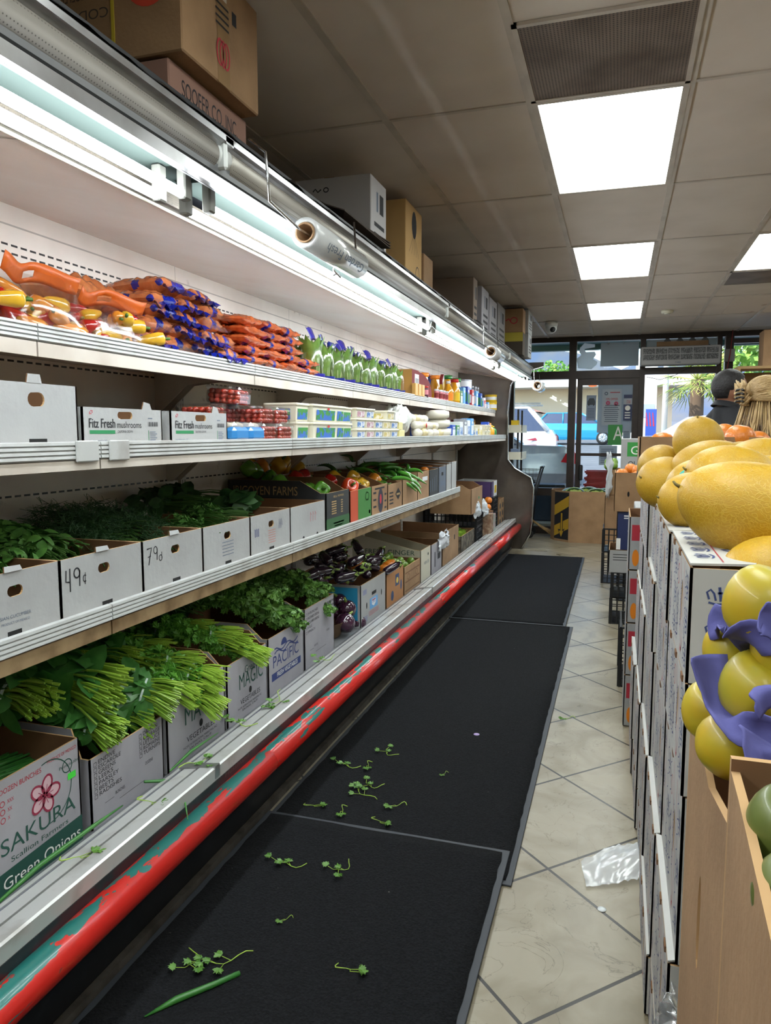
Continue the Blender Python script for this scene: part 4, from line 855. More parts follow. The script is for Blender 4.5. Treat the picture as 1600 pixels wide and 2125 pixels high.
def bunch(name, kind, label='', cat='greens', tie=TIE, sl=.16, ll=.16, rad=.045, ns=60, nl=70, stem=None, lf=None, fan=.55):
    """lies on its side: stems point +X, leaves point -X, tie around x=0"""
    t = thing(name, label or kind, cat); S, Lm = MB(), MB(); stem = stem or ST['cil']; lf = lf or LF['cil']
    for i in range(ns):
        a = R.uniform(0, 2 * PI); q = math.sqrt(R.random()) * rad; o = Vector((0, q * math.cos(a), rad + q * math.sin(a) * .8)); k = sl * R.uniform(.75, 1.05)
        e = Vector((k, o.y * (1 + fan) + R.gauss(0, .008), rad * 1.0 + (o.z - rad) * (1 + fan) + R.gauss(0, .008) - k * .12)); e.z = max(e.z, .004)
        S.tube([Vector((-.03, o.y * 1.1, o.z)), o, (o + e) / 2 + Vector((0, 0, .006)), e], [.0018, .0018, .0021, .0024] if kind != 'spin' else [.0022, .0023, .0027, .0031], stem, 4, True)
    for i in range(nl):
        a = R.uniform(-.6, PI + .6); x = (.03 - R.random() ** .8 * ll) if kind != 'par' else R.uniform(.09 - ll, .09); q = rad * R.uniform(.5, 1.15) * (1 + .6 * (-x / ll)); p = Vector((x, q * math.cos(a), max(.006, rad + q * .75 * math.sin(a))))
        up = (Vector((.25 * R.random(), math.cos(a), math.sin(a) + .35)) + rv(.35)).normalized(); d = Vector((R.uniform(-1, .5), 0, 0)) + rv(.8); d = (d - up * d.dot(up)).normalized()
        if kind == 'spin': leaf(Lm, p, d, up, R.uniform(.06, .11), R.uniform(.04, .068), lf, R.uniform(0, .5), 'oval', R.uniform(-.3, .5))
        elif kind == 'mint': leaf(Lm, p, d, up, R.uniform(.03, .055), R.uniform(.02, .032), lf, R.uniform(0, .4))
        elif kind == 'dill':
            for _ in range(4):
                e = p + (d.normalized() + rv(.6)) * .035; Lm.tube([p, (p + e) / 2 + rv(.004), e], .0008, lf, 3, False)
        else:
            for _ in range(2): leaf(Lm, p + rv(.014), d + rv(.5), up + rv(.25), R.uniform(.026, .042), R.uniform(.028, .038), lf, 0, 'lobed')
    S.build('stems', t); Lm.build('leaves', t)
    if tie:
        mb = MB(); mb.tube([(.0, (rad * 1.06) * math.cos(a), rad + rad * .9 * math.sin(a)) for a in [2 * PI * k / 18 for k in range(19)]], .0045, tie, 4, False, 2.2 if False else 1); mb.build('tie', t)
    return t
class Bn:
    def __init__(s, protos): s.p = [Proto(q) for q in protos]; s.i = 0
    def put(s, loc, rot, label, group, k=1):
        p = s.p[s.i % len(s.p)]; s.i += 1; return p.put(loc, rot, label, group, k)
def ry(az, tilt=0, roll=0): return (roll, tilt, az)
# ---- round fruit
CALYX = veg('calyx green', '8aa04c', '5f7a34', .5); PSTEM = veg('pepper stem', '4f7a2a', '36591f', .5)
def bell(col, name):
    t = thing('bell_pepper', '', 'bell pepper'); mb = MB(); pr = [(.004, .012), (.022, .004), (.034, .012), (.042, .03), (.044, .05), (.040, .068), (.028, .078), (.012, .072), (.004, .068)]
    mb.lathe(pr, col, 24, None, lambda th, q: 1 + .09 * math.cos(4 * th) * math.sin(PI * q)); mb.build('body', t)
    MB().tube([(0, 0, .066), (.002, 0, .08), (.008, 0, .092)], [.009, .006, .005], PSTEM, 8).build('stem', t); return t
GREENP = veg('green pepper skin', '5f9a2e', '3f7a22', .22, coat=.6); REDP = veg('red pepper skin', 'b8201a', '94140f', .2, coat=.6); ORP = veg('orange pepper skin', 'd9822a', 'e09a34', .2, coat=.6); YELP = veg('yellow pepper skin', 'd6a424', 'deb43a', .2, coat=.6); REDO = veg('red orange pepper skin', 'cf4a22', 'b8301a', .2, coat=.6)
PB = {k: Proto(bell(c, k)) for k, c in (('green', GREENP), ('red', REDP), ('orange', ORP), ('yellow', YELP), ('red orange', REDO))}
def sphere_fruit(name, cat, r, mat, el=1.0, dimple=.08, n=20):
    t = thing(name, '', cat); MB().ball((0, 0, r * el), (r, r, r * el), mat, n, 14, None, lambda d: 1 - dimple * max(0, abs(d.z) - .85) / .15).build('fruit_body', t)
    MB().lathe([(.1 * r, 0), (.12 * r, .02 * r), (.02 * r, .04 * r)], PSTEM, 7, Matrix.Translation((0, 0, r * el * 2 * (1 - dimple / 2) - .02 * r))).build('stem_scar', t); return Proto(t)
ORG = veg('orange peel', 'd8791c', 'e0852a', .35, 9, coat=.2, bump=(160, .25)); LIME = veg('lime peel', '7fa03c', '5f8a30', .3, 9, coat=.3); MAND = veg('mandarin peel', 'd9761c', 'e48c2c', .3, 6, coat=.3, bump=(120, .2))
orange = sphere_fruit('orange', 'orange', .047, ORG, .95); lime = sphere_fruit('lime', 'lime', .026, LIME, 1.1, .02); manda = sphere_fruit('mandarin', 'mandarin', .038, MAND, .85)
# ---- eggplants
EGG = veg('eggplant skin', '1c1220', '2b1428', .12, 4, coat=.8); EGR = veg('round eggplant skin', '2e1226', '45203a', .12, 4, coat=.8)
def eggplant(round_):
    t = thing('eggplant', '', 'eggplant'); mb = MB()
    if round_: pr = [(.004, -.0), (.03, .004), (.05, .02), (.058, .045), (.055, .07), (.042, .092), (.022, .105), (.006, .108)]; mat = EGR; zt = .104; cr = .03
    else: pr = [(.003, 0), (.02, .005), (.029, .02), (.032, .045), (.030, .08), (.025, .12), (.020, .15), (.014, .168), (.004, .17)]; mat = EGG; zt = .165; cr = .022
    mb.lathe(pr, mat, 20, None, lambda th, q: 1 + .03 * math.cos(2 * th + 3 * q)); mb.build('body', t)
    mb = MB()
    for k in range(5):
        a = 2 * PI * k / 5; e = Vector((math.cos(a), math.sin(a), 0)); leaf(mb, Vector((0, 0, zt + .006)), e * .8 + Vector((0, 0, -.5)), Vector((0, 0, 1)), cr * 2.3, cr * 1.3, CALYX, .35)
    mb.tube([(0, 0, zt), (.004, 0, zt + .02), (.012, 0, zt + .036)], [cr * .45, .007, .0055], CALYX, 8); mb.build('calyx', t); return Proto(t)
eggl, eggr = eggplant(False), eggplant(True)
# ---- long pepper
def longpep(mat, ln=.16, bend=.3):
    t = thing('long_pepper', '', 'pepper'); P = [(ln * a, bend * ln * math.sin(a * 2.2), .012 + .01 * math.sin(a * 4)) for a in [k / 9 for k in range(10)]]
    MB().tube(P, [.008, .013, .0145, .014, .013, .0115, .0095, .007, .005, .001], mat, 10).build('body', t)
    MB().tube([(0, 0, .012), (-.012, 0, .014), (-.03, .006, .022)], [.007, .004, .003], PSTEM, 6).build('stem', t); return Proto(t)
LGP = veg('long green pepper skin', '4a8a30', '2c6324', .25, coat=.5); lp1, lp2 = longpep(LGP), longpep(LGP, .14, -.5)
MP = {c: Proto(x) for c, x in (('red', None), ('orange', None), ('yellow', None))}
def minipep(mat):
    t = thing('mini_pepper', '', 'mini pepper'); MB().lathe([(.003, 0), (.010, .012), (.015, .035), (.018, .058), (.016, .072), (.006, .077)], mat, 12, None, lambda th, q: 1 + .08 * math.cos(3 * th)).build('body', t)
    MB().tube([(0, 0, .072), (.003, 0, .09)], .004, PSTEM, 6).build('stem', t); return t
MP = {'red': Proto(minipep(REDP)), 'orange': Proto(minipep(ORP)), 'yellow': Proto(minipep(YELP))}

# ================================================================ TOP SHELF
Z1 = 1.727
CFIL = mt('bagged carrots', 'd9713a', .22, var=(28, 'b9532a', .35, .7), coat=1, bump=(45, .5)); CFIL2 = mt('bagged pale carrots', 'd8854e', .2, var=(22, 'b8663c', .35, .7), coat=1, bump=(40, .6)); CBLU = mt('blue bag print', '1c2a9a', .2, coat=1, bump=(45, .6)); CGRN = mt('green bag print', '2f6a34', .25, coat=1)
CLR2 = film('crinkled clear film', fac=.07, rough=.14)
def pillow(name, cat, ln, wd, ht, mat, band=None, seed=0, ridges=7, ends=.06, lump=.25, bandfn=None, endmat=None):
    """lumpy bag lying flat, long axis X"""
    t = thing(name, '', cat); nx, ny = 44, 22; mb = MB(); V = []; 
    for side in (1, -1):
        for i in range(nx + 1):
            for j in range(ny + 1):
                u, v = i / nx * 2 - 1, j / ny * 2 - 1; e = (1 - abs(u) ** 4) ** .42 * (1 - abs(v) ** 3) ** .5
                rd = 1 + lump * math.cos(v * ridges * 1.6 + 1.5 * noise.noise((u * 3 + seed, v * 2, 0)) * 2) * .5 + lump * noise.noise((u * 5 + seed, v * 5, side))
                V.append((u * ln / 2, v * wd / 2 * (1 - .12 * abs(u) ** 4) + .004 * noise.noise((u * 4, v, seed)), ht / 2 + side * ht / 2 * e * max(.2, rd) * (.92)))
    F = []; n1 = (nx + 1) * (ny + 1)
    fm = {0: [], 1: []}
    for s_ in (0, 1):
        for i in range(nx):
            for j in range(ny):
                a = s_ * n1 + i * (ny + 1) + j; f = (a, a + ny + 1, a + ny + 2, a + 1); f = f if s_ == 0 else f[::-1]
                u, v = i / nx * 2 - 1, j / ny * 2 - 1; fm[1 if (bandfn and bandfn(u, v)) else 0].append(f)
    z0 = min(p[2] for p in V); V = [(x, y, z - z0) for x, y, z in V]
    mb.add(V, fm[0], mat, True)
    if fm[1]:
        o0 = len(mb.v) - len(V); k = mb.m(band)
        for f in fm[1]: mb.f.append([q + o0 for q in f]); mb.mi.append(k); mb.sm.append(True)
    mb.build('filled_bag', t)
    if endmat:
        mb = MB(); vs = []; nn = 9
        for i in range(4):
            for j in range(nn):
                v = j / (nn - 1) * 2 - 1; vs.append((ln / 2 - .012 + i * ends / 3, v * wd * (.30 + .06 * i), ht * .45 + .012 * math.sin(j * 2.3 + i) * (i > 0) - .006 * i))
        mb.add(vs, [(i * nn + j, i * nn + nn + j, i * nn + nn + j + 1, i * nn + j + 1) for i in range(3) for j in range(nn - 1)], endmat, True); mb.build('crimped_end', t)
    return Proto(t)
cb = [pillow('carrot_bag', 'carrot bag', .27, .175, .064, CFIL2, CBLU, k, 7, .05, .32, lambda u, v, k=k: noise.noise((u * 2.6 + k * 3, v * 2.2, k)) > (.26 if u > .1 else .42), (CBLU, CLR2, CBLU)[k]) for k in range(3)]
sb = [pillow('baby_carrot_bag', 'carrot bag', .20, .235, .048, CFIL, CBLU, k + 9, 3, .03, .42, lambda u, v, k=k: (-.35 < v + .25 * u < -.12 and u > -.1) and k != 2, None) for k in range(3)]
big = [pillow('carrot_sack', 'carrot bag', .22, .30, .11, CFIL2, None, 31, 7, .09, .3, None, CLR2)]
# pile of blue-printed carrot bags
grp = 'blue printed carrot bags'; pos = [(2.20, 0), (2.36, 0), (2.52, 0), (2.68, 0), (2.24, 1), (2.40, 1), (2.56, 1), (2.70, 1), (2.28, 2), (2.44, 2), (2.60, 2), (2.32, 3), (2.48, 3), (2.64, 3), (2.38, 4), (2.58, 4)]
rowc = [4, 4, 3, 3, 2]; seen = [0] * 5
for i, (y, l) in enumerate(pos):
    seen[l] += 1
    cb[i % 3].put((-1.64 - .012 * l + R.uniform(-.012, .012), y, Z1 + l * .0515), (R.uniform(-.06, .06), R.uniform(-.05, .05), R.uniform(-.12, .12)), 'carrot bag with blue print, %s layer, %s' % (['bottom', 'second', 'middle', 'fourth', 'top'][l], nth(seen[l] - 1, rowc[l])), grp)
big[0].put((-1.78, 2.12, Z1 + .12), (0, .1, .1), 'large knotted bag of carrots lying at the back behind the pepper bags', None)
b2 = clone(big[0].root, (-1.78, 2.12, Z1), (0, 0, .2), 'lower bag of carrots at the back, under the knotted one')
# baby carrots stacks
rows2 = [4, 4, 3, 3, 3]; k = 0
for l, nn in enumerate(rows2):
    for j in range(nn):
        y = 2.90 + (.195 if nn == 4 else .2) * j + (.02 if l % 2 else 0) + (.02 if nn == 3 else 0)
        sb[k % 3].put((-1.59 - .008 * l, y + .01, Z1 + l * .044), (R.uniform(-.05, .05), R.uniform(-.03, .05), R.uniform(-.06, .06)), 'bag of baby carrots, %s layer of the neat stack, %s' % (['bottom', 'second', 'middle', 'fourth', 'top'][l], nth(j, nn)), 'stacked baby carrot bags'); k += 1
# mini pepper bags
ORB = mt('orange bag header', 'd8661a', .45, coat=.15, bump=(14, .5))
def pepper_bag(label, x, y, w, h, d, seed):
    t = thing('mini_pepper_bag', label, 'bag of peppers', (x, y, Z1), 0, 'mini pepper bags'); mb = MB(); vs = []; nu, nv = 26, 14
    for i in range(nv + 1):
        q = i / nv; z = h * .72 * q; k = (1 - .75 * q ** 2.2); dd = d * .5 * k
        for j in range(nu):
            a = 2 * PI * j / nu; r = 1 + .07 * noise.noise((a * 2, q * 4, seed)); c, s_ = math.cos(a), math.sin(a)
            vs.append((dd * math.copysign(abs(c) ** .6, c) * r, w * .5 * (1 - .08 * q) * math.copysign(abs(s_) ** .6, s_) * r, z + .006 * noise.noise((a * 3, q * 6, seed + 2))))
    mb.add(vs, [(i * nu + j, i * nu + (j + 1) % nu, (i + 1) * nu + (j + 1) % nu, (i + 1) * nu + j) for i in range(nv) for j in range(nu)], CLR2, True); mb.build('clear_bag', t)
    mb = MB(); H0 = h * .60; h *= .84
    def hd(q, p): return (.03 * math.sin(q * 5 + seed) + .02 * p, w * (q - .5) * .96, H0 + (h - H0) * p * (1 - .35 * abs(q - .5)) + .01 * math.sin(q * 9 + seed))
    nq = 12; cells = []
    vs = [hd(i / nq, p) for p in (0, .25, .6, 1) for i in range(nq + 1)]
    for p in range(3):
        for i in range(nq):
            if p == 1 and 5 <= i < 7: continue
            a = p * (nq + 1) + i; cells.append((a, a + 1, a + nq + 2, a + nq + 1))
    mb.add(vs, cells, ORB, True); o = mb.build('orange_header', t); o.modifiers.new('s', 'SOLIDIFY').thickness = .0015
    col = ['red', 'orange', 'yellow', 'orange', 'yellow', 'red']; c = 0
    for l in range(3):
        for j in range(4 if l < 2 else 3):
            for i in range(2 if l < 2 else 1):
                cc = col[(c * 5 + seed) % 6]; c += 1
                MP[cc].put((x - d * .14 + i * d * .36 + (0 if l < 2 else d * .18), y - w * .36 + j * w * .22 + .03 * (l % 2), Z1 + .026 + l * .036), (R.uniform(1.2, 1.9), R.uniform(-.3, .3), R.choice((0, PI)) + R.uniform(-.9, .9)), '%s mini sweet pepper inside the %s' % (cc, label), 'peppers in the %s' % label, 1.25)
pepper_bag('clear mini pepper bag, leftmost on the top shelf', -1.57, 1.40, .26, .2, .16, 1)
pepper_bag('clear mini pepper bag, second from left', -1.57, 1.72, .30, .23, .17, 2)
pepper_bag('clear mini pepper bag beside the carrot pile', -1.57, 2.03, .29, .2, .17, 3)
t = pillow('snack_bag', 'snack bag', .14, .16, .16, mt('tan seed mix', 'a8784a', .4, var=(60, 'd8c8b0', .4, .6), coat=.6, bump=(80, .6)), None, 5, 3, .02, .2).put((-1.80, 1.60, Z1 + .08), 0, 'bag of tan seeds at the back left behind the pepper bags')
pillow('yellow_pack', 'pack', .12, .14, .10, mt('yellow pack', 'd8b22c', .3, var=(20, 'b8882a', .4, .6), coat=.8), None, 6, 3, .02, .2).put((-1.80, 1.58, Z1), 0, 'yellow packet under the bag of tan seeds')
# romaine bags
BBAG = mt('blue violet bag print', '2e2a9c', .3, coat=.7); BBG2 = mt('deep blue bag print', '1c2c86', .3, coat=.7); RSTEM = veg('romaine rib', 'c2cf94', '8fae58', .4)
ROM = veg('romaine leaf', '86a84c', '4f7f30', .4, 14)
def romaine(h, bm, sd):
    t = thing('romaine_bag', '', 'lettuce bag'); mb = MB(); w = .068
    for k in range(22):
        a = k * 2.4; r = .016 + .020 * (k % 3) / 2; p = Vector((r * math.cos(a) * .8, r * math.sin(a), .012)); d = Vector((math.cos(a) * .10, math.sin(a) * .14, 1)); leaf(mb, p, d, Vector((-math.cos(a), -math.sin(a), 0)), h * R.uniform(.66, .84), .075, ROM, .10, 'oval', .5)
        mb.tube([p, p + d * h * .35], [.006, .002], RSTEM, 5)
    mb.build('lettuce', t)
    mb = MB(); nu = 22; pr = [(.045, 0), (.056, .03), (.060, .10), (.056, .16), (.046, h * .72), (.036, h * .80)]; M_ = None
    mb.lathe(pr, CLR2, nu, M_, lambda th, q: 1 + .10 * noise.noise((th * 3, q * 5, sd)), cap=False); mb.build('clear_bag', t)
    mb = MB(); vs = []; n1 = 12
    for i, (q, ww) in enumerate(((.78, .036), (.86, .04), (.94, .05), (1.0, .058))):
        for j in range(n1):
            a = 2 * PI * j / n1; vs.append((.010 * math.cos(a) * (1.8 - q) + .012 * math.sin(q * 9 + sd), ww * math.sin(a) * (1 + .1 * math.sin(3 * j + sd)), h * q + .006 * math.sin(j * 1.7 + sd)))
    mb.add(vs, [(i * n1 + j, i * n1 + (j + 1) % n1, (i + 1) * n1 + (j + 1) % n1, (i + 1) * n1 + j) for i in range(3) for j in range(n1)], bm, True); mb.build('printed_top', t)
    mb = MB(); mb.lathe([(.047, .0), (.060, .012), (.0605, .028)], bm, nu, None, lambda th, q: 1 + .12 * math.sin(5 * th + sd) * q, cap=False); mb.build('printed_foot', t); return Proto(t)
rm = [romaine(.27, BBAG, 1), romaine(.25, BBG2, 2), romaine(.235, BBG2, 3)]
ry_ = [3.66, 3.80, 3.98, 4.14, 4.29, 4.46, 4.60, 4.76, 4.92, 5.06, 5.2]
for i, y in enumerate(ry_):
    rm[i % 3].put((-1.555, y, Z1), (R.uniform(-.05, .05), R.uniform(-.10, .0), R.uniform(-.4, .4)), 'bagged romaine lettuce standing on the top shelf, %s' % nth(i, len(ry_)), 'front row romaine bags', (1, 1.05, 1.0 - .012 * i))
for i, y in enumerate((3.74, 4.05, 4.38, 4.7, 5.0)):
    rm[(i + 1) % 3].put((-1.70, y, Z1), (0, R.uniform(-.05, .05), R.uniform(-.4, .4)), 'bagged romaine lettuce in the back row, %s' % nth(i, 5), 'back row romaine bags')
# ---- small packed goods builders
def can(nm, cat, label, x, y, z, r, h, body, lidm=None, band=None, group=None, lidh=.012):
    t = thing(nm, label, cat, (x, y, z), 0, group); MB().lathe([(r * .96, 0), (r, .003), (r, h - .003), (r * .96, h)], body, 20).build('body', t)
    if band: MB().lathe([(r * 1.003, h * .25), (r * 1.003, h * .7)], band, 20, cap=False).build('paper_label', t)
    MB().lathe([(r * 1.03, h - lidh), (r * 1.03, h + .003), (r * .9, h + .004)], lidm or WHITE, 20).build('lid', t); return t
def bottle(nm, label, x, y, z, r, h, body, capm, group=None, lab=None, neck=.35):
    t = thing(nm, label, 'bottle', (x, y, z), 0, group); MB().lathe([(r * .9, 0), (r, .006), (r, h * .52), (r * .85, h * .64), (r * neck, h * .84), (r * neck, h * .9)], body, 18).build('body', t)
    MB().lathe([(r * neck * 1.25, h * .87), (r * neck * 1.25, h), (r * neck, h)], capm, 14).build('cap', t)
    if lab: MB().lathe([(r * 1.01, h * .12), (r * 1.01, h * .46)], lab, 18, cap=False).build('paper_label', t)
    return t
def pack(nm, cat, label, x, y, z, w, d, h, body, art=None, group=None, rot=0):
    t = thing(nm, label, cat, (x, y, z), rot, group); MB().box(-d / 2, d / 2, -w / 2, w / 2, 0, h, body, .002).build('body', t)
    if art:
        mb = MB(); mb.rect(-w * .42, h * .12, w * .42, h * .62, (d / 2, 0, 0), UY, UZ, art, .0008); mb.disc(0, h * .76, w * .28, h * .08, (d / 2, 0, 0), UY, UZ, WHITE, .001, 10); mb.rect(-d * .42, h * .2, d * .42, h * .7, (0, -w / 2, 0), UX, UZ, art, .0008); mb.build('printed_front', t)
    return t
PR = lambda n_, h_: mt(n_, h_, .35)
YEL, ORA, REDm, GRN, BLU = PR('yellow print', 'd9b61e'), PR('orange cap', 'e2841c'), PR('red print', 'bb2a26'), PR('green print', '2f7a3a'), PR('blue print', '2148a8')
TAN, LBL, SIL, PNK, MAR = PR('tan cheese', 'c99a54'), PR('light blue print', '5aa0d8'), mt('silver pack', 'b4b8c0', .2, .6), PR('pink print', 'c9808a'), PR('maroon print', '7a1e22')
JUI = mt('amber liquid', 'd99a1a', .12, coat=.8); WOR = mt('white ware', 'dadde0', .35)
# half-round red display carton
t = thing('display_carton', 'red half-round display carton with a barcode label on the top shelf', 'display box', (-1.50, 5.42, Z1)); mb = MB()
arc = [(0, 0), (.62, 0)] + [(.62 * math.cos(a) ** .8 if math.cos(a) > 0 else 0, .20 * math.sin(a) ** .7) for a in [PI / 2 * k / 10 for k in range(1, 11)]] 
mb.panel(arc, (0, 0, 0), UY, UZ, .12, mt('deep red carton', '6e0f14', .75), CARDD, TAN); mb.rect(.08, .07, .2, .17, (0, 0, 0), UY, UZ, WOR, .001)
for k in range(7): mb.rect(.095 + .014 * k, .08, .102 + .014 * k, .14, (0, 0, 0), UY, UZ, INK, .0015)
mb.build('carton', t)
for i in range(3): pack('cheese_stick_pack', 'cheese', 'tan smoked cheese roll, %s of three before the red display carton' % ['left', 'middle', 'right'][i], -1.476, 5.42 + .10 * i, Z1 + .002, .075, .03, .09, TAN, None, 'cheese rolls')
can('jam_jar', 'jar', 'small dark jar with pink label before the red display carton', -1.478, 5.75, Z1 + .002, .022, .085, PR('dark jar', '4a2230'), REDm, PNK)
def at(px, X): return YZ(px, 800, X)[0]
for i, px in enumerate((873, 894, 914, 935)): can('milk_powder_tin', 'tin', 'blue and white tin with red lid in the back row, %s' % nth(i, 4), -1.80, at(px, -1.80), Z1, .085, .27 + .004 * i, BLU, REDm, WOR if i % 2 == 0 else SIL, 'blue tins in the back row')
for i, px in enumerate((856, 878, 903)): bottle('juice_bottle', 'yellow bottle with orange cap behind the red display carton, %s' % nth(i, 3), -1.66, at(px, -1.66), Z1, .055, .235 + .01 * i, JUI, ORA, 'orange capped bottles', neck=.75)
for i, px in enumerate((928, 946)): bottle('juice_bottle', 'bottle with a dark green cap, %s of the pair' % ('left', 'right')[i], -1.64, at(px, -1.64), Z1, .06, .285, (JUI, mt('pale liquid', 'b8c8b0', .15, coat=.6))[i], GRN, 'green capped bottles', neck=.7)
for i, px in enumerate((889, 897, 903, 909)): can('snack_canister', 'canister', 'pink striped small canister on the shelf edge, %s' % nth(i, 4), -1.50, at(px + 17, -1.50), Z1, .02, .09, PNK, WOR, MAR, 'pink canisters')
bottle('juice_bottle', 'amber oil bottle with a red cap at the shelf front', -1.53, at(943, -1.53), Z1, .055, .235, JUI, REDm, lab=YEL, neck=.6); bottle('juice_bottle', 'amber oil bottle leaning beside the red-capped one', -1.53, at(930, -1.53), Z1, .05, .2, JUI, WOR, lab=ORA)
t = pack('chocolate_bag', 'snack bag', 'dark red packet with green and yellow stripes leaning over the bottles', -1.56, at(918, -1.56), Z1 + .11, .13, .03, .13, MAR, YEL, None, (.5, 0, .1))
cols = [(951, GRN, .13, WOR), (957, LBL, .17, LBL), (966, BLU, .19, GRN), (975, REDm, .17, WOR), (984, LBL, .17, WOR), (993, BLU, .16, GRN), (1000, WOR, .12, LBL)]
for i, (px, c, h, a) in enumerate(cols): pack('yogurt_carton', 'carton', 'upright printed drink carton on the far top shelf, %s' % nth(i, 7), -1.515, at(px, -1.515), Z1, .11, .07, h, c, a, 'printed drink cartons')
can('white_canister', 'canister', 'tall white canister with a drawn arch behind the drink cartons', -1.66, at(962, -1.66), Z1, .09, .30, WOR, SIL, LBL)
for i, px in enumerate((974, 980, 986, 991)): bottle('silver_bottle', 'silver topped bottle in the far row, %s' % nth(i, 4), -1.62, at(px, -1.62), Z1, .04, .26, SIL, SIL, 'silver bottles', BLU)
for i, (px, X, z, h) in enumerate(((996, -1.7, .12, .12), (1010, -1.62, .14, .15), (1010, -1.62, 0, .135), (1019, -1.53, 0, .10), (1026, -1.53, 0, .105), (1019, -1.53, .105, .08), (1026, -1.53, .107, .085))): can('yellow_tin', 'tin', 'yellow tin with cow print near the case end, %s' % ['at the back left', 'upper tall one', 'lower tall one', 'front left bottom', 'front right bottom', 'front left top', 'front right top'][i], X, at(px, X), Z1 + z + (.0 if i else 0), .075, h, YEL, REDm if i < 3 else YEL, WOR if i % 2 else GRN, 'yellow tins')
can('support_tin', 'tin', 'dark green tin below the back yellow tin', -1.7, at(996, -1.7), Z1, .075, .118, GRN, GRN)
for i, (px, c, h) in enumerate(((1005, REDm, .09), (1012, LBL, .08), (1034, YEL, .14), (1038, WOR, .13))): pack('small_carton', 'carton', ['red', 'pale blue', 'yellow', 'white'][i] + ' small carton near the end of the top shelf', -1.49, at(px, -1.49), Z1, .10, .03, h, c, WOR if c != WOR else YEL)

# ================================================================ SECOND SHELF
Z2 = 1.417
def tabs(th, W_, H):
    mb = MB(); mb.panel([(0, 0), (.05, 0), (.045, .022), (.005, .022)], (.001, W_ * .45, H), UY, UZ, .004, WBOX, CARDD); mb.build('tab', th)
carton_holes = lambda cx, cz, rw, rh: [[(cx + (rw - rh) * (1 if math.cos(a) > 0 else -1) + rh * math.cos(a), cz + rh * math.sin(a)) for a in [2 * PI * (k + .5) / 14 for k in range(14)]]]
def fp_blank(mb, o, u, v, w, h): mb.rect(w * .38, .0, w * .60, .018, o, u, v, DARK)
t = carton('carton', 'tall plain white carton with round hand hole at left on the second shelf', 'carton', (-1.38, 1.20, Z2), .445, .4, .155, WBOX, hole=carton_holes(.30, .115, .028, .018), prints=lambda mb, o, u, v, w, h: mb.rect(.27, 0, .33, .018, o, u, v, DARK)); tabs(t, .60, .155)
def p_fitz(mb, o, u, v, w, h):
    [mb.text('Fitz Fresh', .025 + q * .0007, .047, .026, o, u, v, INK, w * .30, .0007 + q * .0001) for q in range(3)]; mb.text('mushrooms', w * .395, .047, .019, o, u, v, INK, w * .31)
    mb.rect(.027, .030, w * .37, .040, o, u, v, INKG); mb.text('CALIFORNIA GROWN', w * .40, .033, .007, o, u, v, INK, w * .19); mb.text('Keep Refrigerated at 34 F', .025, .008, .006, o, u, v, INKGR, w * .2)
    for k in range(6): mb.disc(.03 + .005 * (k % 3), .085 + .004 * (k // 2), .0022, .0018, o, u, v, INKR, n=7)
    mb.rect(w * .80, .005, w * .807, .040, o, u, v, INKG)
    for k in range(5): mb.rect(w * .82, .010 + .006 * k, w * (.90 + .02 * (k % 2)), .0125 + .006 * k, o, u, v, INKGR)
    for k in range(12): mb.rect(w * .80 + k * .0042, .052, w * .80 + k * .0042 + (.0026 if k % 3 else .0014), .066, o, u, v, INK)
    mb.rect(w * .8, .075, w * .86, .078, o, u, v, INKGR)
for i, (y, W_) in enumerate(((1.662, .365), (2.075, .36))):
    t = carton('mushroom_carton', 'white mushroom carton printed Fitz Fresh, ' + ('next to the tall plain carton' if i == 0 else 'next to the blue trays'), 'carton', (-1.38, y, Z2), W_, .3, .103, WBOX, hole=carton_holes(W_ * .5, .083, .034, .011), prints=p_fitz, group='mushroom cartons'); mb = MB(); mb.panel([(0, 0), (.05, 0), (.04, .02), (.01, .024)], (-.02, W_ * .8, .103), UY, UZ, .004, WBOX, CARDD); mb.build('flap', t)
    t = MB(); [t.ball((R.uniform(-.25, -.05), R.uniform(.04, W_ - .04), .05 + R.uniform(0, .02)), (.028, .028, .018), mt('mushroom', 'c8baa4', .7), 10, 6) for _ in range(30)]; tag(t.build('mushrooms', loc=(-1.38, y, Z2)), 'brown white mushrooms heaped inside the %s Fitz Fresh carton' % ('left', 'right')[i], 'mushrooms', kind='stuff')
# blue trays
BTR = mt('blue foam tray', '2f7fc0', .35, coat=.5)
for i, y in enumerate((2.50, 2.63)):
    t = thing('wrapped_tray', 'blue wrapped tray of mushrooms, %s of the two' % ('left', 'right')[i], 'tray', (-1.42, y, Z2), 0, 'blue trays'); M_ = Matrix.Scale(1, 4)
    MB().box(-.08, .07, -.058, .058, 0, .055, BTR, .014).build('tray', t); mb = MB(); [mb.ball((R.uniform(-.06, .05), R.uniform(-.04, .04), .058), (.022, .022, .014), MT['mushroom'], 10, 6) for _ in range(9)]; q = tag(mb.build('mushrooms', loc=(-1.42, y, Z2)), 'white mushrooms in the %s blue tray' % ('left', 'right')[i], 'mushrooms', kind='stuff')
    MB().box(-.082, .072, -.06, .06, .055, .074, CLR2, .014).build('film', t)
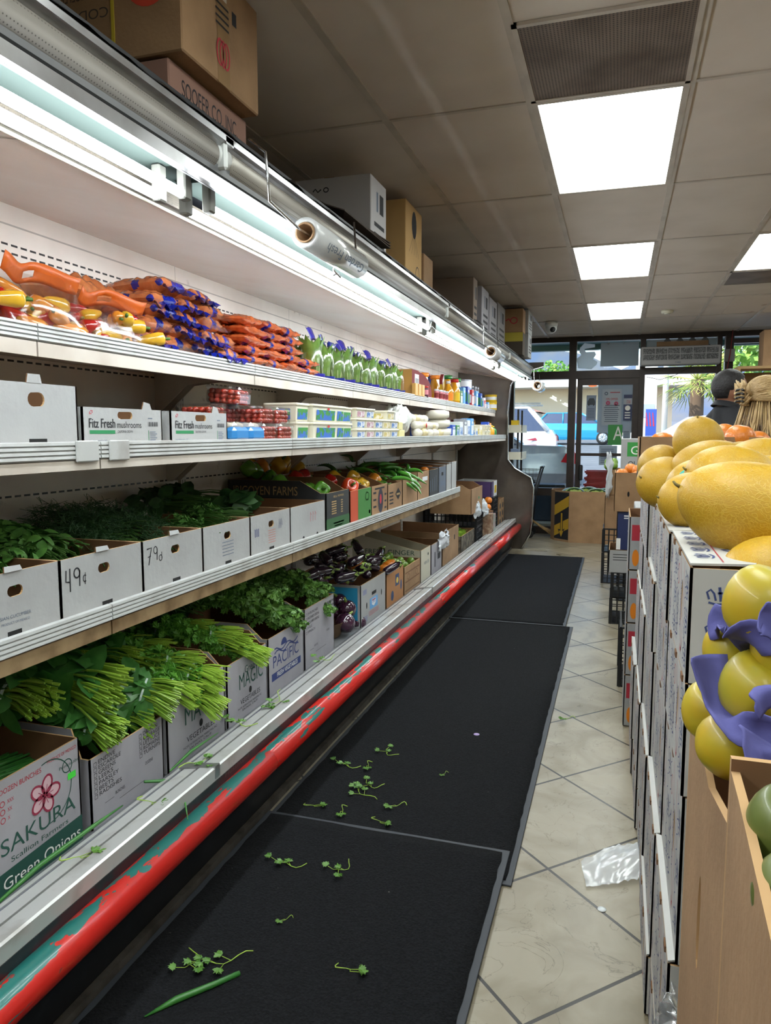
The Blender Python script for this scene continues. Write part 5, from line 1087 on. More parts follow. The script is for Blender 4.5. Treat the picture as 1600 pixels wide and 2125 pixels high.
# tomato clamshells
TOM = mt('grape tomato', 'b02a20', .2, var=(9, 'c8402a', .4, .7), coat=.5)
def clam():
    t = thing('tomato_clamshell', '', 'clamshell'); MB().box(-.07, .07, -.065, .065, 0, .052, CLAM, .008).build('tray', t); MB().box(-.075, .075, -.07, .07, .052, .07, CLAM, .009).build('lid', t)
    for x, y in ((-.05, -.045), (-.05, .045), (.05, -.045), (.05, .045)): pass
    mb = MB()
    for l in range(3):
        for i in range(5):
            for j in range(5): mb.ball((-.052 + i * .026 + R.uniform(-.004, .004), -.048 + j * .024 + R.uniform(-.004, .004), .012 + l * .018), (.014, .011, .011), TOM, 8, 6, Matrix.Rotation(R.uniform(0, 3), 4, 'Z'))
    s_ = mb.build('tomatoes', t); s_['kind'] = 'stuff'; return Proto(t)
cl = clam(); CW_ = .15
cp = [(2.50, -1.52, 1), (2.50, -1.52, 0), (2.66, -1.56, 0), (2.66, -1.56, 1), (2.74, -1.42, 0), (2.78, -1.45, 1), (2.895, -1.42, 0), (2.925, -1.45, 1), (2.83, -1.60, 0), (2.98, -1.60, 0), (2.83, -1.60, 1)]
cl_lab = ['behind the blue trays, upper', 'behind the blue trays, lower', 'back row behind the right tray, lower', 'back row behind the right tray, upper', 'front row lower left', 'front row upper left', 'front row lower right', 'front row upper right beside the big tubs', 'hidden back row lower left', 'hidden back row lower right', 'hidden back row upper']
for (y, x, l), q in zip(cp, cl_lab): cl.put((x, y, Z2 + l * .0715), 0, 'clear clamshell of grape tomatoes, ' + q, 'tomato clamshells')
cl.put((-1.50, 2.66, Z2 + .0715 * 2 + .004), (.0, .10, .12), 'clear clamshell of grape tomatoes tilted on top of the others', 'tomato clamshells')
for i, y in enumerate((2.86, 2.99)): can('small_jar', 'jar', 'small clear jar with %s label behind the tomatoes' % ('green', 'blue')[i], -1.72, y + .1, Z2 + .01, .035, .17, mt('jar glass', '9aa4a8', .1, coat=.6), WOR, (GRN, BLU)[i])
# tubs
LG = mt('green hill label', '3f8a3a', .35, var=(30, '3a6ac0', .48, .52)); LB = mt('blue dairy label', '4a78b8', .35, var=(50, 'd8dce4', .5, .55)); LY = mt('yellow dairy label', 'c8b86a', .35, var=(50, 'e8e0d0', .5, .6)); LP = mt('red dairy label', 'b0808c', .35, var=(50, 'e0d8dc', .5, .6))
def tub(w, d, h, lab, nm='cheese_tub'):
    t = thing(nm, '', 'tub'); mb = MB(); k = .93; a, c = d / 2, w / 2
    V = [(-a * k, -c * k, 0), (a * k, -c * k, 0), (a * k, c * k, 0), (-a * k, c * k, 0), (-a, -c, h), (a, -c, h), (a, c, h), (-a, c, h)]
    mb.add(V, [(3, 2, 1, 0), (0, 1, 5, 4), (1, 2, 6, 5), (2, 3, 7, 6), (3, 0, 4, 7)], CREAM); mb.build('tub_body', t, bevel=.004)
    MB().box(-a - .004, a + .004, -c - .004, c + .004, h - .008, h + .004, CREAM, .003).build('lid', t)
    mb = MB(); ss = a * (k + (1 - k) * .2), a * (k + (1 - k) * .85)
    def q(y0, y1): mb.add([(ss[0] + .001, y0, h * .12), (ss[0] + .001, y1, h * .12), (ss[1] + .0012, y1, h * .72), (ss[1] + .0012, y0, h * .72)], [(0, 1, 2, 3)], lab); 
    q(-c * .78, c * .35 if w > .2 else c * .78)
    if w > .2: q(c * .5, c * .9)
    mb.add([(-a * .6, -c * .955 - .002, h * .12), (a * .6, -c * .955 - .002, h * .12), (a * .6, -c - .0005, h * .72), (-a * .6, -c - .0005, h * .72)], [(0, 1, 2, 3)], lab)
    if w > .2: mb.disc(-.02, h * .80, .016, .006, (a * .99 + .002, 0, 0), UY, UZ, REDm, .001, 14)
    mb.build('paper_label', t); return Proto(t)
tb1, tb2 = tub(.42, .2, .079, LG, 'feta_tub'), tub(.14, .16, .079, LG, 'feta_tub')
for l in (0, 1):
    for (y, p, q) in ((3.125, tb2, 'left small one'), (3.405, tb1, 'wide one'), (3.70, tb2, 'right small one')): p.put((-1.46, y, Z2 + l * .084), 0, 'white cheese tub with green hill label, %s layer, %s' % (('lower', 'upper')[l], q), 'green label cheese tubs')
small = [tub(.15, .14, .052, x, 'dairy_tub') for x in (LB, LP, LB, LY)]; k = 0
for l in range(3):
    ys = [3.86, 4.02, 4.18, 4.34, 4.50] if l < 2 else [3.86, 4.02, 4.42]
    for j, y in enumerate(ys): small[(j + (l > 1)) % 4].put((-1.43, y + .01, Z2 + l * .0565), 0, 'small rectangular dairy tub, %s layer, %s' % (['bottom', 'middle', 'top'][l], nth(j, len(ys))), 'rectangular dairy tubs')
BUT = mt('butter wrap', 'd8cf94', .4)
for l in range(2): pack('butter_block', 'butter', ('lower', 'upper')[l] + ' pale yellow butter block beside the dairy tubs', -1.40, 4.68 - .03 * l, Z2 + l * .052, .12 - .03 * l, .08, .05, BUT)
t = pillow('plastic_bag', 'plastic bag', .18, .36, .17, MILKR if False else mt('cloudy bag', 'c4c6c0', .35, coat=.4, bump=(12, .6)), None, 77, 3, .06, .5).put((-1.48, 4.96, Z2), (.15, 0, .1), 'crumpled cloudy plastic bag lying between butter and cheese')
CHW = mt('white cheese', 'd6d2c4', .35, coat=.4); CHY = mt('pale cheese', 'c9bd94', .4, coat=.4)
yy = 5.2
chs = [(5.16 + .085 * k, 0, -1.385 - .03 * (k % 2), .037) for k in range(9)] + [(5.20 + .095 * k, .055, -1.41, .037) for k in range(7)] + [(5.22 + .12 * k, .105, -1.45, .038) for k in range(4)]
for i, (y, z, x, s_) in enumerate(chs):
    t = thing('cheese_ball', 'round wrapped white cheese, %s row of the heap, %s' % (('bottom', nth(i, 9)) if i < 9 else ('middle', nth(i - 9, 7)) if i < 16 else ('top', nth(i - 16, 4))), 'cheese', (x, y, Z2 + z), 0, 'wrapped cheese balls'); MB().ball((0, 0, s_ * .85), (s_, s_, s_ * .85), (CHW, CHY)[i % 3 == 2], 16, 10, None, lambda d: 1 + .08 * noise.noise((d.x * 3, d.y * 3, i))).build('body', t)
    mb = MB(); mb.tube([(0, -s_ * .9, s_ * .8), (0, -s_ * 1.25, s_ * 1.1)], [.010, .016], CLR2, 8, False); mb.build('twisted_wrap', t)
    if i in (11, 5): MB().lathe([(.001, 0), (.022, -.004)], REDm, 14, Matrix.Translation((s_ + .001, 0, s_ * .85)) @ Matrix.Rotation(PI / 2, 4, 'Y')).build('round_label', t)
for l in range(3):
    t = thing('round_cheese', '%s of the three stacked pale cheese wheels' % ['bottom', 'middle', 'top'][l], 'cheese', (-1.44, 6.06 - .03 * l, Z2 + l * .073), 0, 'stacked cheese wheels'); MB().lathe([(.065, 0), (.095, .012), (.099, .035), (.095, .06), (.065, .072)], CHW, 24).build('wheel', t)
sm = [(6.28, BLU, .10, WOR), (6.45, GRN, .10, LB), (6.60, WOR, .13, LB), (6.78, SIL, .16, WOR), (6.95, WOR, .15, LB), (7.12, LBL, .17, WOR), (7.35, CREAM, .08, LB), (7.6, CREAM, .10, LY)]
for i, (y, c, h, a) in enumerate(sm): pack('dairy_carton', 'carton', 'small printed pack right of the cheese wheels, %s' % nth(i, 8), -1.41, y, Z2, .13, .1, h, c, a, 'printed packs past the cheese')
for i, (y, z) in enumerate(((7.75, .0), (7.75, .06), (7.9, 0), (7.9, .06))): small[3].put((-1.41, y + .03, Z2 + z) if i < 2 else (-1.41, y + .08, Z2 + z), 0, 'cream dairy tub near the far end, %s' % ['lower left', 'upper left', 'lower right', 'upper right'][i], 'cream tubs at the far end', (1, .8, 1))
for i, (y, c) in enumerate(((8.12, BLU), (8.24, ORA), (8.36, JUI), (8.5, JUI), (8.64, GRN))): (bottle if i > 1 else lambda nm, lb, x, y_, z, r, h, b_, c_, g: pack(nm, 'pack', lb, x, y_, z, .1, .08, h, b_, c_, g))('pickle_jar', 'small jar or pack at the end of the second shelf, %s' % nth(i, 5), -1.41, y, Z2, .045, .15 - .01 * i, c, YEL, 'jars at the far end')
for i, (y, c, h) in enumerate(((6.3, BLU, .17), (6.7, REDm, .19), (7.1, mt('brown carton', '8a3f22', .5), .19), (7.5, MAR, .16), (7.9, MAR, .17), (8.4, JUI, .18))): pack('back_row_pack', 'pack', 'taller %s pack in the back row of the second shelf' % ['navy', 'red', 'rust brown', 'maroon', 'dark maroon', 'amber'][i], -1.66, y, Z2, .22, .14, h, c, WOR)
# ================================================================ THIRD SHELF
Z3 = .967
def hole_at(cx, cz): return carton_holes(cx, cz, .024, .0135)
def notch(mb, o, u, v, w, cx): mb.rect(cx - .022, 0, cx + .022, .013, o, u, v, DARK)
def fp1(mb, o, u, v, w, h):
    notch(mb, o, u, v, w, w * .54)
    for z, s_, ww in ((.044, 'PERSIAN CUCUMBER', .72), (.030, 'PRODUCT OF MEXICO', .55)): mb.text(s_, .215 - .13 * ww, z, .006 if 'PERS' not in s_ else .008, o, u, v, INKGR, .16 * ww)
def fp2(mb, o, u, v, w, h):
    notch(mb, o, u, v, w, w * .52)
    mb.stroke([(.022, .125), (.020, .095), (.034, .092)], .0048, o, u, v, INK); mb.stroke([(.036, .128), (.035, .066)], .0048, o, u, v, INK)
    mb.ring(.062, .112, .011, .013, .0046, o, u, v, INK, n=14); mb.stroke([(.073, .118), (.071, .075)], .0046, o, u, v, INK)
    mb.ring(.092, .092, .007, .009, .003, o, u, v, INK, n=12, a0=.8, a1=5.4); mb.stroke([(.094, .108), (.092, .076)], .0025, o, u, v, INK)
def fp3(mb, o, u, v, w, h):
    notch(mb, o, u, v, w, w * .52)
    mb.stroke([(.022, .128), (.046, .130), (.036, .10), (.030, .078)], .005, o, u, v, INK); mb.stroke([(.026, .103), (.042, .105)], .003, o, u, v, INK)
    mb.ring(.066, .120, .009, .011, .0035, o, u, v, INK, n=14); mb.stroke([(.075, .124), (.073, .088)], .0045, o, u, v, INK)
    mb.ring(.092, .092, .008, .009, .003, o, u, v, INK, n=12); mb.stroke([(.099, .110), (.098, .084)], .003, o, u, v, INK)
def fp4(mb, o, u, v, w, h):
    notch(mb, o, u, v, w, w * .5)
    for k in range(5): mb.rect(w * .38, .035 + .012 * k, w * .62, .0375 + .012 * k, o, u, v, INKGR)
def fp5(mb, o, u, v, w, h):
    notch(mb, o, u, v, w, w * .5)
    for k in range(3): mb.ring(.04 + .014 * k, .085, .004, .016, .003, o, u, v, INKB, n=10)
    for k in range(3): mb.stroke([(w * .68 + .012 * k, .08), (w * .70 + .012 * k, .12), (w * .72 + .012 * k, .09)], .0025, o, u, v, INKB)
    for k in range(6): mb.rect(w * .42, .03 + .010 * k, w * .60, .033 + .010 * k, o, u, v, mt('faded red print', 'b07a70', .8))
def fp6(mb, o, u, v, w, h):
    for k in range(3): mb.stroke([(w * (.55 + .07 * k), .07), (w * (.55 + .07 * k), .115), (w * (.58 + .07 * k), .10)], .0028, o, u, v, INKR)
    mb.disc(w * .35, .0, .012, .012, o, u, v, DARK); mb.disc(w * .75, .0, .012, .012, o, u, v, DARK)
hb = [(1.195, .335, fp1, 'white herb carton printed PERSIAN CUCUMBER at the left edge', .57), (1.535, .342, fp2, 'white herb carton handwritten 49 cents', .50), (1.882, .335, fp3, 'white herb carton handwritten 79 cents', .52), (2.222, .342, fp4, 'white herb carton with small grey print right of the 79 cents one', .5), (2.57, .365, fp5, 'white herb carton with blue scribbles', .5), (2.94, .40, fp6, 'white carton with faint red strokes beside the black farm box', .5)]
for i, (y, w_, fn, lb, hx) in enumerate(hb):
    tt = carton('herb_carton', lb, 'carton', (-1.365, y, Z3), w_ + .004, .42, .155 + (.0 if i else .0), WBOX, hole=hole_at(w_ * hx, .108) if i < 5 else None, prints=fn, group='white cartons on the third shelf')
    if i in (0, 1, 2): mb = MB(); mb.panel([(0, 0), (.055, 0), (.052, .012), (.004, .014)], (.004, w_ * (hx - .1), .156), UY, (-.3, 0, 1), .004, WBOX, CARDD); mb.build('folded_tab', tt)
bm = Bn([bunch('mint_bunch', 'mint', 'x', 'herb bunch', None, .06, .20, .05, 20, 190, ST['dark'], LF['mint']) for _ in range(2)])
bd = Bn([bunch('dark_herb_bunch', 'mint', 'x', 'herb bunch', None, .06, .2, .055, 16, 170, ST['dark'], LF['dark']) for _ in range(2)])
bl = Bn([bunch('dill_bunch', 'dill', 'x', 'herb bunch', None, .07, .22, .06, 30, 300, ST['dark'], LF['dill'])])
g3 = 'herb bunches in the white cartons'
for i, (y, x, z, q) in enumerate(((1.28, -1.62, .03, 0), (1.42, -1.58, .04, 0), (1.34, -1.70, .05, 0), (1.52, -1.68, .05, 0), (1.72, -1.66, .05, 0), (1.62, -1.72, .06, 0))): bd.put((x, y, Z3 + z), ry(R.uniform(-.6, .6), .15), 'dark leafy herb bunch heaped at the back, %s' % nth(i, 6), 'dark leafy herb bunches')
for i, (y, x, z) in enumerate(((1.56, -1.54, .10), (1.66, -1.53, .115), (1.46, -1.54, .09), (1.75, -1.56, .09))): bm.put((x, y, Z3 + z), ry(R.uniform(-.9, .9), .1), 'fresh bright mint bunch over the 49 cents carton, %s' % nth(i, 4), 'bright mint bunches')
for i, (y, x, z) in enumerate(((1.98, -1.60, .06), (2.14, -1.62, .08), (2.30, -1.60, .07), (2.08, -1.70, .10), (2.25, -1.72, .09), (1.94, -1.52, .05), (2.24, -1.52, .055))): bl.put((x, y, Z3 + z), ry(R.uniform(-.4, .4), .05), 'dark feathery dill bunch heaped above the 79 cents carton, %s' % nth(i, 7), 'dill bunches')
bc3 = bunch('cilantro_bunch', 'cil', 'x', 'herb bunch', None, .15, .12, .04, 46, 40, ST['dark'], LF['mint'])
pc3 = Proto(bc3)
for i, (y, x, z) in enumerate(((2.36, -1.52, .085), (2.55, -1.56, .10), (2.68, -1.58, .10))): pc3.put((x, y, Z3 + z), ry(R.uniform(-.5, .5), .0), 'stemmy green herb bunch lying in the right white cartons, %s' % nth(i, 3), 'stemmy herb bunches')
bs3 = Proto(bunch('leaf_bunch', 'spin', 'x', 'greens', None, .16, .14, .05, 30, 30, ST['dark'], LF['dark']))
for i, (y, x, z) in enumerate(((2.62, -1.74, .14), (2.84, -1.66, .12), (2.88, -1.80, .14))): bs3.put((x, y, Z3 + z), ry(R.uniform(-.4, .4) + PI * (i % 2)), 'dull green watercress bunch at the back right, %s' % nth(i, 3), 'watercress bunches')
# pepper boxes
KG = mt('dark green black board', '26302a', .6)
def s_irig(mb, o, u, v, w, h):
    mb.text('IRIGOYEN FARMS', .03, h * .70, .044, o, u, v, INKT, w * .66); mb.text('California Grown', w * .34, h * .28, .02, o, u, v, INKR, w * .35)
def p_irig(mb, o, u, v, w, h):
    mb.rect(0, 0, w, h * .3, o, u, v, mt('box green', '2f5a34', .6))
    mb.text('BELL PEPPERS', w * .3, h * .85, .01, o, u, v, INKT, w * .45)
    for k in range(6): mb.rect(w * .22, h * (.40 + .065 * k), w * .42, h * (.43 + .065 * k), o, u, v, INKT); mb.rect(w * (.62), h * (.40 + .065 * k), w * .7, h * (.43 + .065 * k), o, u, v, INKT)
    mb.rect(w * .3, h * .12, w * .75, h * .16, o, u, v, INKG); mb.rect(w * .34, h * .05, w * .7, h * .08, o, u, v, INKG)
carton('pepper_carton', 'black carton printed IRIGOYEN FARMS holding green bell peppers', 'carton', (-1.365, 3.36, Z3), .325, .54, .245, KBOX, CARDD, hf=.185, cut=.14, prints=p_irig, sidep=s_irig)
carton('pepper_carton', 'orange red carton with a green corner holding red bell peppers', 'carton', (-1.365, 3.70, Z3), .35, .5, .235, mt('orange red board', 'b84a2e', .6), CARDD, hf=.17, cut=.2, prints=lambda mb, o, u, v, w, h: (mb.rect(w * .36, 0, w, h, o, u, v, mt('bright box green', '3f7a3a', .6)), mb.ring(w * .8, h * .72, .03, .022, .006, o, u, v, INKG), mb.rect(w * .88, .02, w * .96, .04, o, u, v, WOR)))
def p_sta(mb, o, u, v, w, h):
    mb.disc(w * .55, h * .45, .05, .075, o, u, v, mt('dark blue print', '2b2a3a', .7), .0008, 20); mb.disc(w * .55, h * .5, .018, .03, o, u, v, INKR, .0012)
    for k in range(6): mb.rect(w * .1, h * (.12 + .12 * k), w * .28, h * (.19 + .12 * k), o, u, v, INK) if k % 2 else mb.rect(w * .80, h * (.12 + .12 * k), w * .93, h * (.19 + .12 * k), o, u, v, INK)
    mb.rect(w * .2, h * .86, w * .8, h * .92, o, u, v, INK)
carton('pepper_carton', 'brown carton with a round dark blue emblem holding yellow peppers', 'carton', (-1.365, 4.06, Z3), .31, .5, .235, CARD, CARDD, hf=.17, cut=.2, prints=p_sta)
carton('pepper_carton', 'brown carton with a diamond print holding an orange pepper', 'carton', (-1.365, 4.38, Z3), .32, .5, .235, CARD, CARDD, hf=.16, cut=.2, prints=lambda mb, o, u, v, w, h: (mb.decal([(w * .7, h * .3), (w * .9, h * .55), (w * .7, h * .8), (w * .5, h * .55)], o, u, v, INK), mb.rect(w * .58, h * .5, w * .82, h * .58, o, u, v, INKT, .0015), [mb.rect(w * .1, h * (.2 + .14 * k), w * .36, h * (.26 + .14 * k), o, u, v, INK) for k in range(4)]))
carton('pepper_carton', 'light brown carton heaped with long green peppers', 'carton', (-1.365, 4.71, Z3), .38, .5, .19, CARD, CARDD, hf=.17)
carton('produce_carton', 'plain brown carton right of the long green peppers', 'carton', (-1.365, 5.10, Z3), .33, .5, .235, CARD, CARDD, hf=.20, cut=.3, prints=lambda mb, o, u, v, w, h: mb.rect(w * .4, h * .65, w * .85, h * .8, o, u, v, WOR))
carton('produce_carton', 'black carton with fine grey print near the shelf end', 'carton', (-1.365, 5.44, Z3), .30, .5, .235, KBOX, CARDD, hf=.20, cut=.3, prints=lambda mb, o, u, v, w, h: [mb.rect(w * (.1 + .2 * k), .03, w * (.14 + .2 * k), h * (.6 + .05 * k), o, u, v, INKGR) for k in range(4)])
carton('produce_carton', 'slate grey carton with square hand hole near the shelf end', 'carton', (-1.365, 5.75, Z3), .26, .5, .235, mt('slate board', '5a6270', .6), CARDD, hf=.21, cut=.3, prints=lambda mb, o, u, v, w, h: (mb.rect(w * .35, h * .65, w * .6, h * .78, o, u, v, DARK), mb.rect(w * .2, h * .25, w * .8, h * .45, o, u, v, INKGR)))
carton('produce_carton', 'white carton, left of the last pair on the third shelf', 'carton', (-1.365, 6.02, Z3), .19, .5, .24, WBOX, hf=.22, cut=.3); carton('produce_carton', 'white carton, last on the third shelf', 'carton', (-1.365, 6.22, Z3), .20, .5, .245, WBOX, hf=.235, cut=.3)
def bp_(c, y, x, z, lb, s_=1): PB[c].put((x - .055, y, Z3 + z + .045), (R.uniform(.6, 1.6), R.uniform(-.4, .4), R.uniform(0, 6)), lb, None, s_)
for i, (c, y, x, z) in enumerate((('green', 3.52, -1.42, .135), ('green', 3.43, -1.42, .11), ('green', 3.57, -1.50, .12), ('green', 3.45, -1.58, .15), ('green', 3.52, -1.66, .17), ('green', 3.43, -1.74, .22), ('green', 3.57, -1.78, .21), ('green', 3.6, -1.60, .13))): bp_(c, y, x, z, 'green bell pepper in the black farm carton, %s' % ['front bright one', 'low front left one', 'right behind the front one', 'middle left', 'middle', 'back left on top', 'back right', 'middle right'][i])
for i, (c, y, x, z, s_) in enumerate((('red orange', 3.90, -1.41, .11, 1.15), ('red', 3.80, -1.50, .11, 1), ('red', 3.93, -1.55, .13, 1), ('red', 3.80, -1.66, .15, 1), ('red', 3.92, -1.72, .18, 1))): bp_(c, y, x, z, '%s bell pepper, %s of the red pepper carton' % (c, ['front right', 'front left', 'middle right', 'back left', 'back right'][i]), s_)
for i, (y, x, z) in enumerate(((4.14, -1.42, .09), (4.22, -1.43, .10), (4.30, -1.42, .10), (4.18, -1.50, .12), (4.28, -1.53, .13), (4.15, -1.60, .14))): bp_('yellow', y, x, z, 'yellow bell pepper in the emblem carton, %s' % ['front left', 'front middle', 'front right', 'second row left', 'second row right', 'back'][i])
bp_('orange', 4.56, -1.42, .10, 'large orange bell pepper at the front of its carton', 1.2); bp_('orange', 4.48, -1.56, .12, 'orange bell pepper behind the large one')
for i, (c, y, x, z) in enumerate((('yellow', 3.78, -1.80, .24), ('yellow', 3.92, -1.83, .24), ('yellow', 4.06, -1.82, .23), ('orange', 3.62, -1.84, .23), ('yellow', 3.70, -1.86, .22), ('yellow', 4.2, -1.80, .20))): bp_(c, y, x, z, '%s bell pepper heaped at the very back of the third shelf, %s' % (c, nth(i, 6)), 1.1)
k = 0
for i in range(44):
    y = R.uniform(4.5, 5.05); x = -R.uniform(1.40, 1.84); z = .135 + .10 * (1 - abs(y - 4.86) / .4) * R.uniform(.2, 1) + (.06 if x < -1.6 else 0)
    if i < 12: y = 4.76 + .027 * i; x = -1.42; z = .14 + .03 * (i % 3)
    (lp1, lp2)[i % 2].put((x, y, Z3 + z), (R.uniform(-.4, .4), R.uniform(-.3, .5), R.uniform(-.8, .8) + (PI if i % 2 else 0)), 'long green pepper in the heap above the light brown carton', 'heaped long green peppers')
for i, y in enumerate((5.84, 6.0, 6.2)): manda.put((-1.48, y - .1, Z3 + .15), 0, 'dull reddish fruit in the cartons near the shelf end, %s' % nth(i, 3), None)

# ================================================================ BOTTOM DECK
ZD = .312
def p_sak(mb, o, u, v, w, h):
    mb.decal([(0, .0), (w, .0), (w, h * .26), (0, h * .22)], o, u, v, INKDG); mb.text('Green Onions', .02, h * .07, .030, o, u, v, INKW, w * .90, .0014)
    mb.text('SAKURA', w * .06, h * .36, .042, o, u, v, INKDG, w * .86); mb.text('Scallion Farmers', w * .16, h * .27, .014, o, u, v, INKDG, w * .66)
    mb.text('4 DOZEN BUNCHES', w * .03, h * .88, .013, o, u, v, INKR, w * .50); mb.text('PRODUCE OF MEXICO', w * .60, h * .92, .009, o, u, v, INKR, w * .36)
    for k, s_ in enumerate(('XXX', 'XX', 'X')): mb.ring(.03, h * (.80 - .07 * k), .007, .007, .002, o, u, v, INKR, n=12); mb.text(s_, .045, h * (.785 - .07 * k), .010, o, u, v, INKR)
    for k in range(5):
        a = PI / 2 + k * 2 * PI / 5 - .3; c = (w * .56 + .029 * math.cos(a), h * .66 + .027 * math.sin(a))
        P = [(c[0] +   .024 * math.cos(q) * math.cos(a) - .017 * math.sin(q) * math.sin(a), c[1] + .024 * math.cos(q) * math.sin(a) + .017 * math.sin(q) * math.cos(a)) for q in [2 * PI * j / 16 for j in range(16)]]
        mb.decal(P, o, u, v, mt('pale petal', 'c9a8b0', .7)); mb.stroke(P + P[:1], .006, o, u, v, mt('crimson print', '8c2340', .7), .0012); mb.stroke([(w * .56, h * .655), c], .0018, o, u, v, MT['crimson print'], .0016)
    mb.ring(w * .60, h * .66, .085, .085, .003, o, u, v, INKDG, .0008, 20, -1.6, 1.8); mb.ring(w * .84, h * .80, .018, .018, .003, o, u, v, INKDG); mb.text('PrimusLabs', w * .74, h * .795, .009, o, u, v, INKDG, w * .24, .0013)
    mb.rect(w * .84, h * .66, w * .94, h * .72, o, u, v, mt('neon sticker', '3fd03a', .5), .0012)
def p_list(items, col2=None):
    def f(mb, o, u, v, w, h):
        for c, its in enumerate(items):
            x = w * (.06 + .60 * c); 
            for k, s_ in enumerate(its): mb.ring(x, h * (.90 - .075 * k) + .0, .008, .008, .0018, o, u, v, INK, n=4, a0=PI/4, a1=PI/4+2*PI); mb.text(s_, x + .014, h * (.885 - .075 * k), .0125, o, u, v, INK, min(.14, .0125 * len(s_)))
        mb.text('BUNCHES', w * .30, h * .30, .010, o, u, v, INK); mb.text('DOZENS', w * .72, h * .42, .010, o, u, v, INK)
        mb.rect(w * .16, h * .28, w * .28, h * .285, o, u, v, INK); mb.rect(w * .35, h * .20, w * .7, h * .205, o, u, v, INK)
    return f
def p_mag(mb, o, u, v, w, h):
    mb.text('MAGIC', w * .28, h * .50, .062, o, u, v, INKDG, w * .60); mb.disc(w * .55, h * .40, .012, .014, o, u, v, DARK); mb.text('VEGETABLES', w * .30, h * .25, .020, o, u, v, INK, w * .50)
    mb.text('PACIFIC INTERNATIONAL MARKETING, INC.', w * .24, h * .18, .008, o, u, v, INK, w * .6); mb.text('SALINAS, CALIF.', w * .34, h * .13, .008, o, u, v, INK, w * .4); mb.text('Green', w * .42, h * .72, .03, o, u, v, INKDG, w * .3)
def p_pac(mb, o, u, v, w, h):
    mb.text('PACIFIC', w * .12, h * .46, .052, o, u, v, INKB, w * .72); mb.rect(w * .08, h * .24, w * .90, h * .37, o, u, v, INKB); mb.text('FRESH VEGETABLES', w * .22, h * .275, .020, o, u, v, INKW, w * .58, .0014)
    mb.decal([(w * .42 + .03 * math.cos(a), h * .77 + .03 * math.sin(a)) for a in [PI * k / 10 for k in range(11)]], o, u, v, INKB)
    for k in range(2): mb.stroke([(w * (.16 + .06 * j), h * (.69 + .05 * k) + .010 * math.sin(j * 1.1 + k)) for j in range(12)], .006, o, u, v, INKB)
WGB = GBOX
def wavy(w, h, a=.008, k=5): return [(0, 0), (w, 0), (w, h)] + [(w - w * j / 8, h - a * (1 + math.sin(j * k))) for j in range(1, 8)] + [(0, h)]
carton('scallion_carton', 'pale carton printed SAKURA Scallion Farmers Green Onions at lower left', 'carton', (-1.40, 1.315, ZD), .30, .5, .30, WGB, CARDD, prints=p_sak)
carton('scallion_carton', 'pale carton left of the SAKURA carton, outside the picture edge', 'carton', (-1.40, .99, ZD), .315, .5, .30, WGB, CARDD)
carton('greens_carton', 'pale checklist carton ENDIVE ESCAROLE GREENS holding spinach', 'carton', (-1.40, 1.655, ZD), .35, .5, .30, WGB, CARDD, hf=.215, cut=.06, prints=p_list((('ENDIVE', 'ESCAROLE', 'GREENS', 'LEEKS', 'PARSLEY', 'BEETS', 'RADISHES'), ('DAIKON', 'CABBAGE', 'LETTUCE', 'ROMAINE', 'TURNIPS'))))
carton('greens_carton', 'pale carton printed MAGIC, the left one of two, holding cilantro', 'carton', (-1.40, 2.03, ZD), .375, .5, .315, WGB, CARDD, hf=.26, cut=.10, prints=p_mag, group='magic cartons')
carton('greens_carton', 'pale carton printed MAGIC, the right one of two, holding cilantro', 'carton', (-1.40, 2.425, ZD), .335, .5, .30, WGB, CARDD, hf=.25, cut=.08, prints=p_mag, group='magic cartons')
carton('greens_carton', 'pale carton printed PACIFIC Fresh Vegetables holding parsley', 'carton', (-1.40, 2.775, ZD), .37, .5, .32, WGB, CARDD, hf=.26, cut=.10, prints=p_pac)
carton('greens_carton', 'pale checklist carton with parsley right of the PACIFIC carton', 'carton', (-1.40, 3.16, ZD), .38, .5, .335, WGB, CARDD, hf=.30, cut=.1, prints=p_list((('24 BUNCHES', 'MUSTARD GREENS', 'COLLARD GREENS', 'KALE', 'SPINACH'), ('16 BUNCHES', 'SWISS CHARD', 'TURNIPS', ))))
# ---- greens
bsp = Bn([bunch('spinach_bunch', 'spin', 'x', 'greens', TIE, .115, .13, .050, 95, 80, ST['spin'], LF['spin']) for _ in range(3)])
bci = Bn([bunch('cilantro_bunch', 'cil', 'x', 'herb bunch', TIE, .12, .13, .042, 95, 120, ST['cil'], LF['cil']) for _ in range(3)])
bpa = Bn([bunch('parsley_bunch', 'par', 'x', 'herb bunch', None, .08, .22, .055, 14, 190, ST['dark'], LF['par']) for _ in range(3)])
def gp(kind, pts, what, grp):
    for i, (px, py, X, az, tilt, s_) in enumerate(pts):
        y, z = YZ(px, py, X); kind.put((X, y, z - .05 * s_), ry(az, tilt, R.uniform(-.3, .3)), '%s, %s' % (what, nth(i, len(pts))), grp, s_)
# spinach: big fans with tied stems
gp(bsp, [(20, 1440, -1.56, .1, .1, 1.0), (150, 1410, -1.53, .25, .18, 1.25), (290, 1430, -1.47, .45, .30, 1.0), (190, 1500, -1.46, .1, .25, .8), (250, 1480, -1.50, .5, .25, .9)], 'spinach bunch with pale stems and white tie in front', 'front spinach bunches')
gp(bsp, [(30, 1385, -1.72, 0, .05, 1), (110, 1375, -1.70, .3, .1, 1), (210, 1365, -1.66, .2, .1, 1.0), (270, 1380, -1.62, .3, .1, 1.0), (170, 1360, -1.78, PI, 0, 1)], 'spinach bunch in the row behind', 'rear spinach bunches')
gp(bci, [(395, 1395, -1.44, .15, .15, 1.0), (400, 1440, -1.42, .2, .40, .9), (350, 1370, -1.52, .3, .05, 1.0), (345, 1425, -1.46, .3, .3, .9)], 'cilantro bunch with bright stems over the left MAGIC carton', 'cilantro in the left carton')
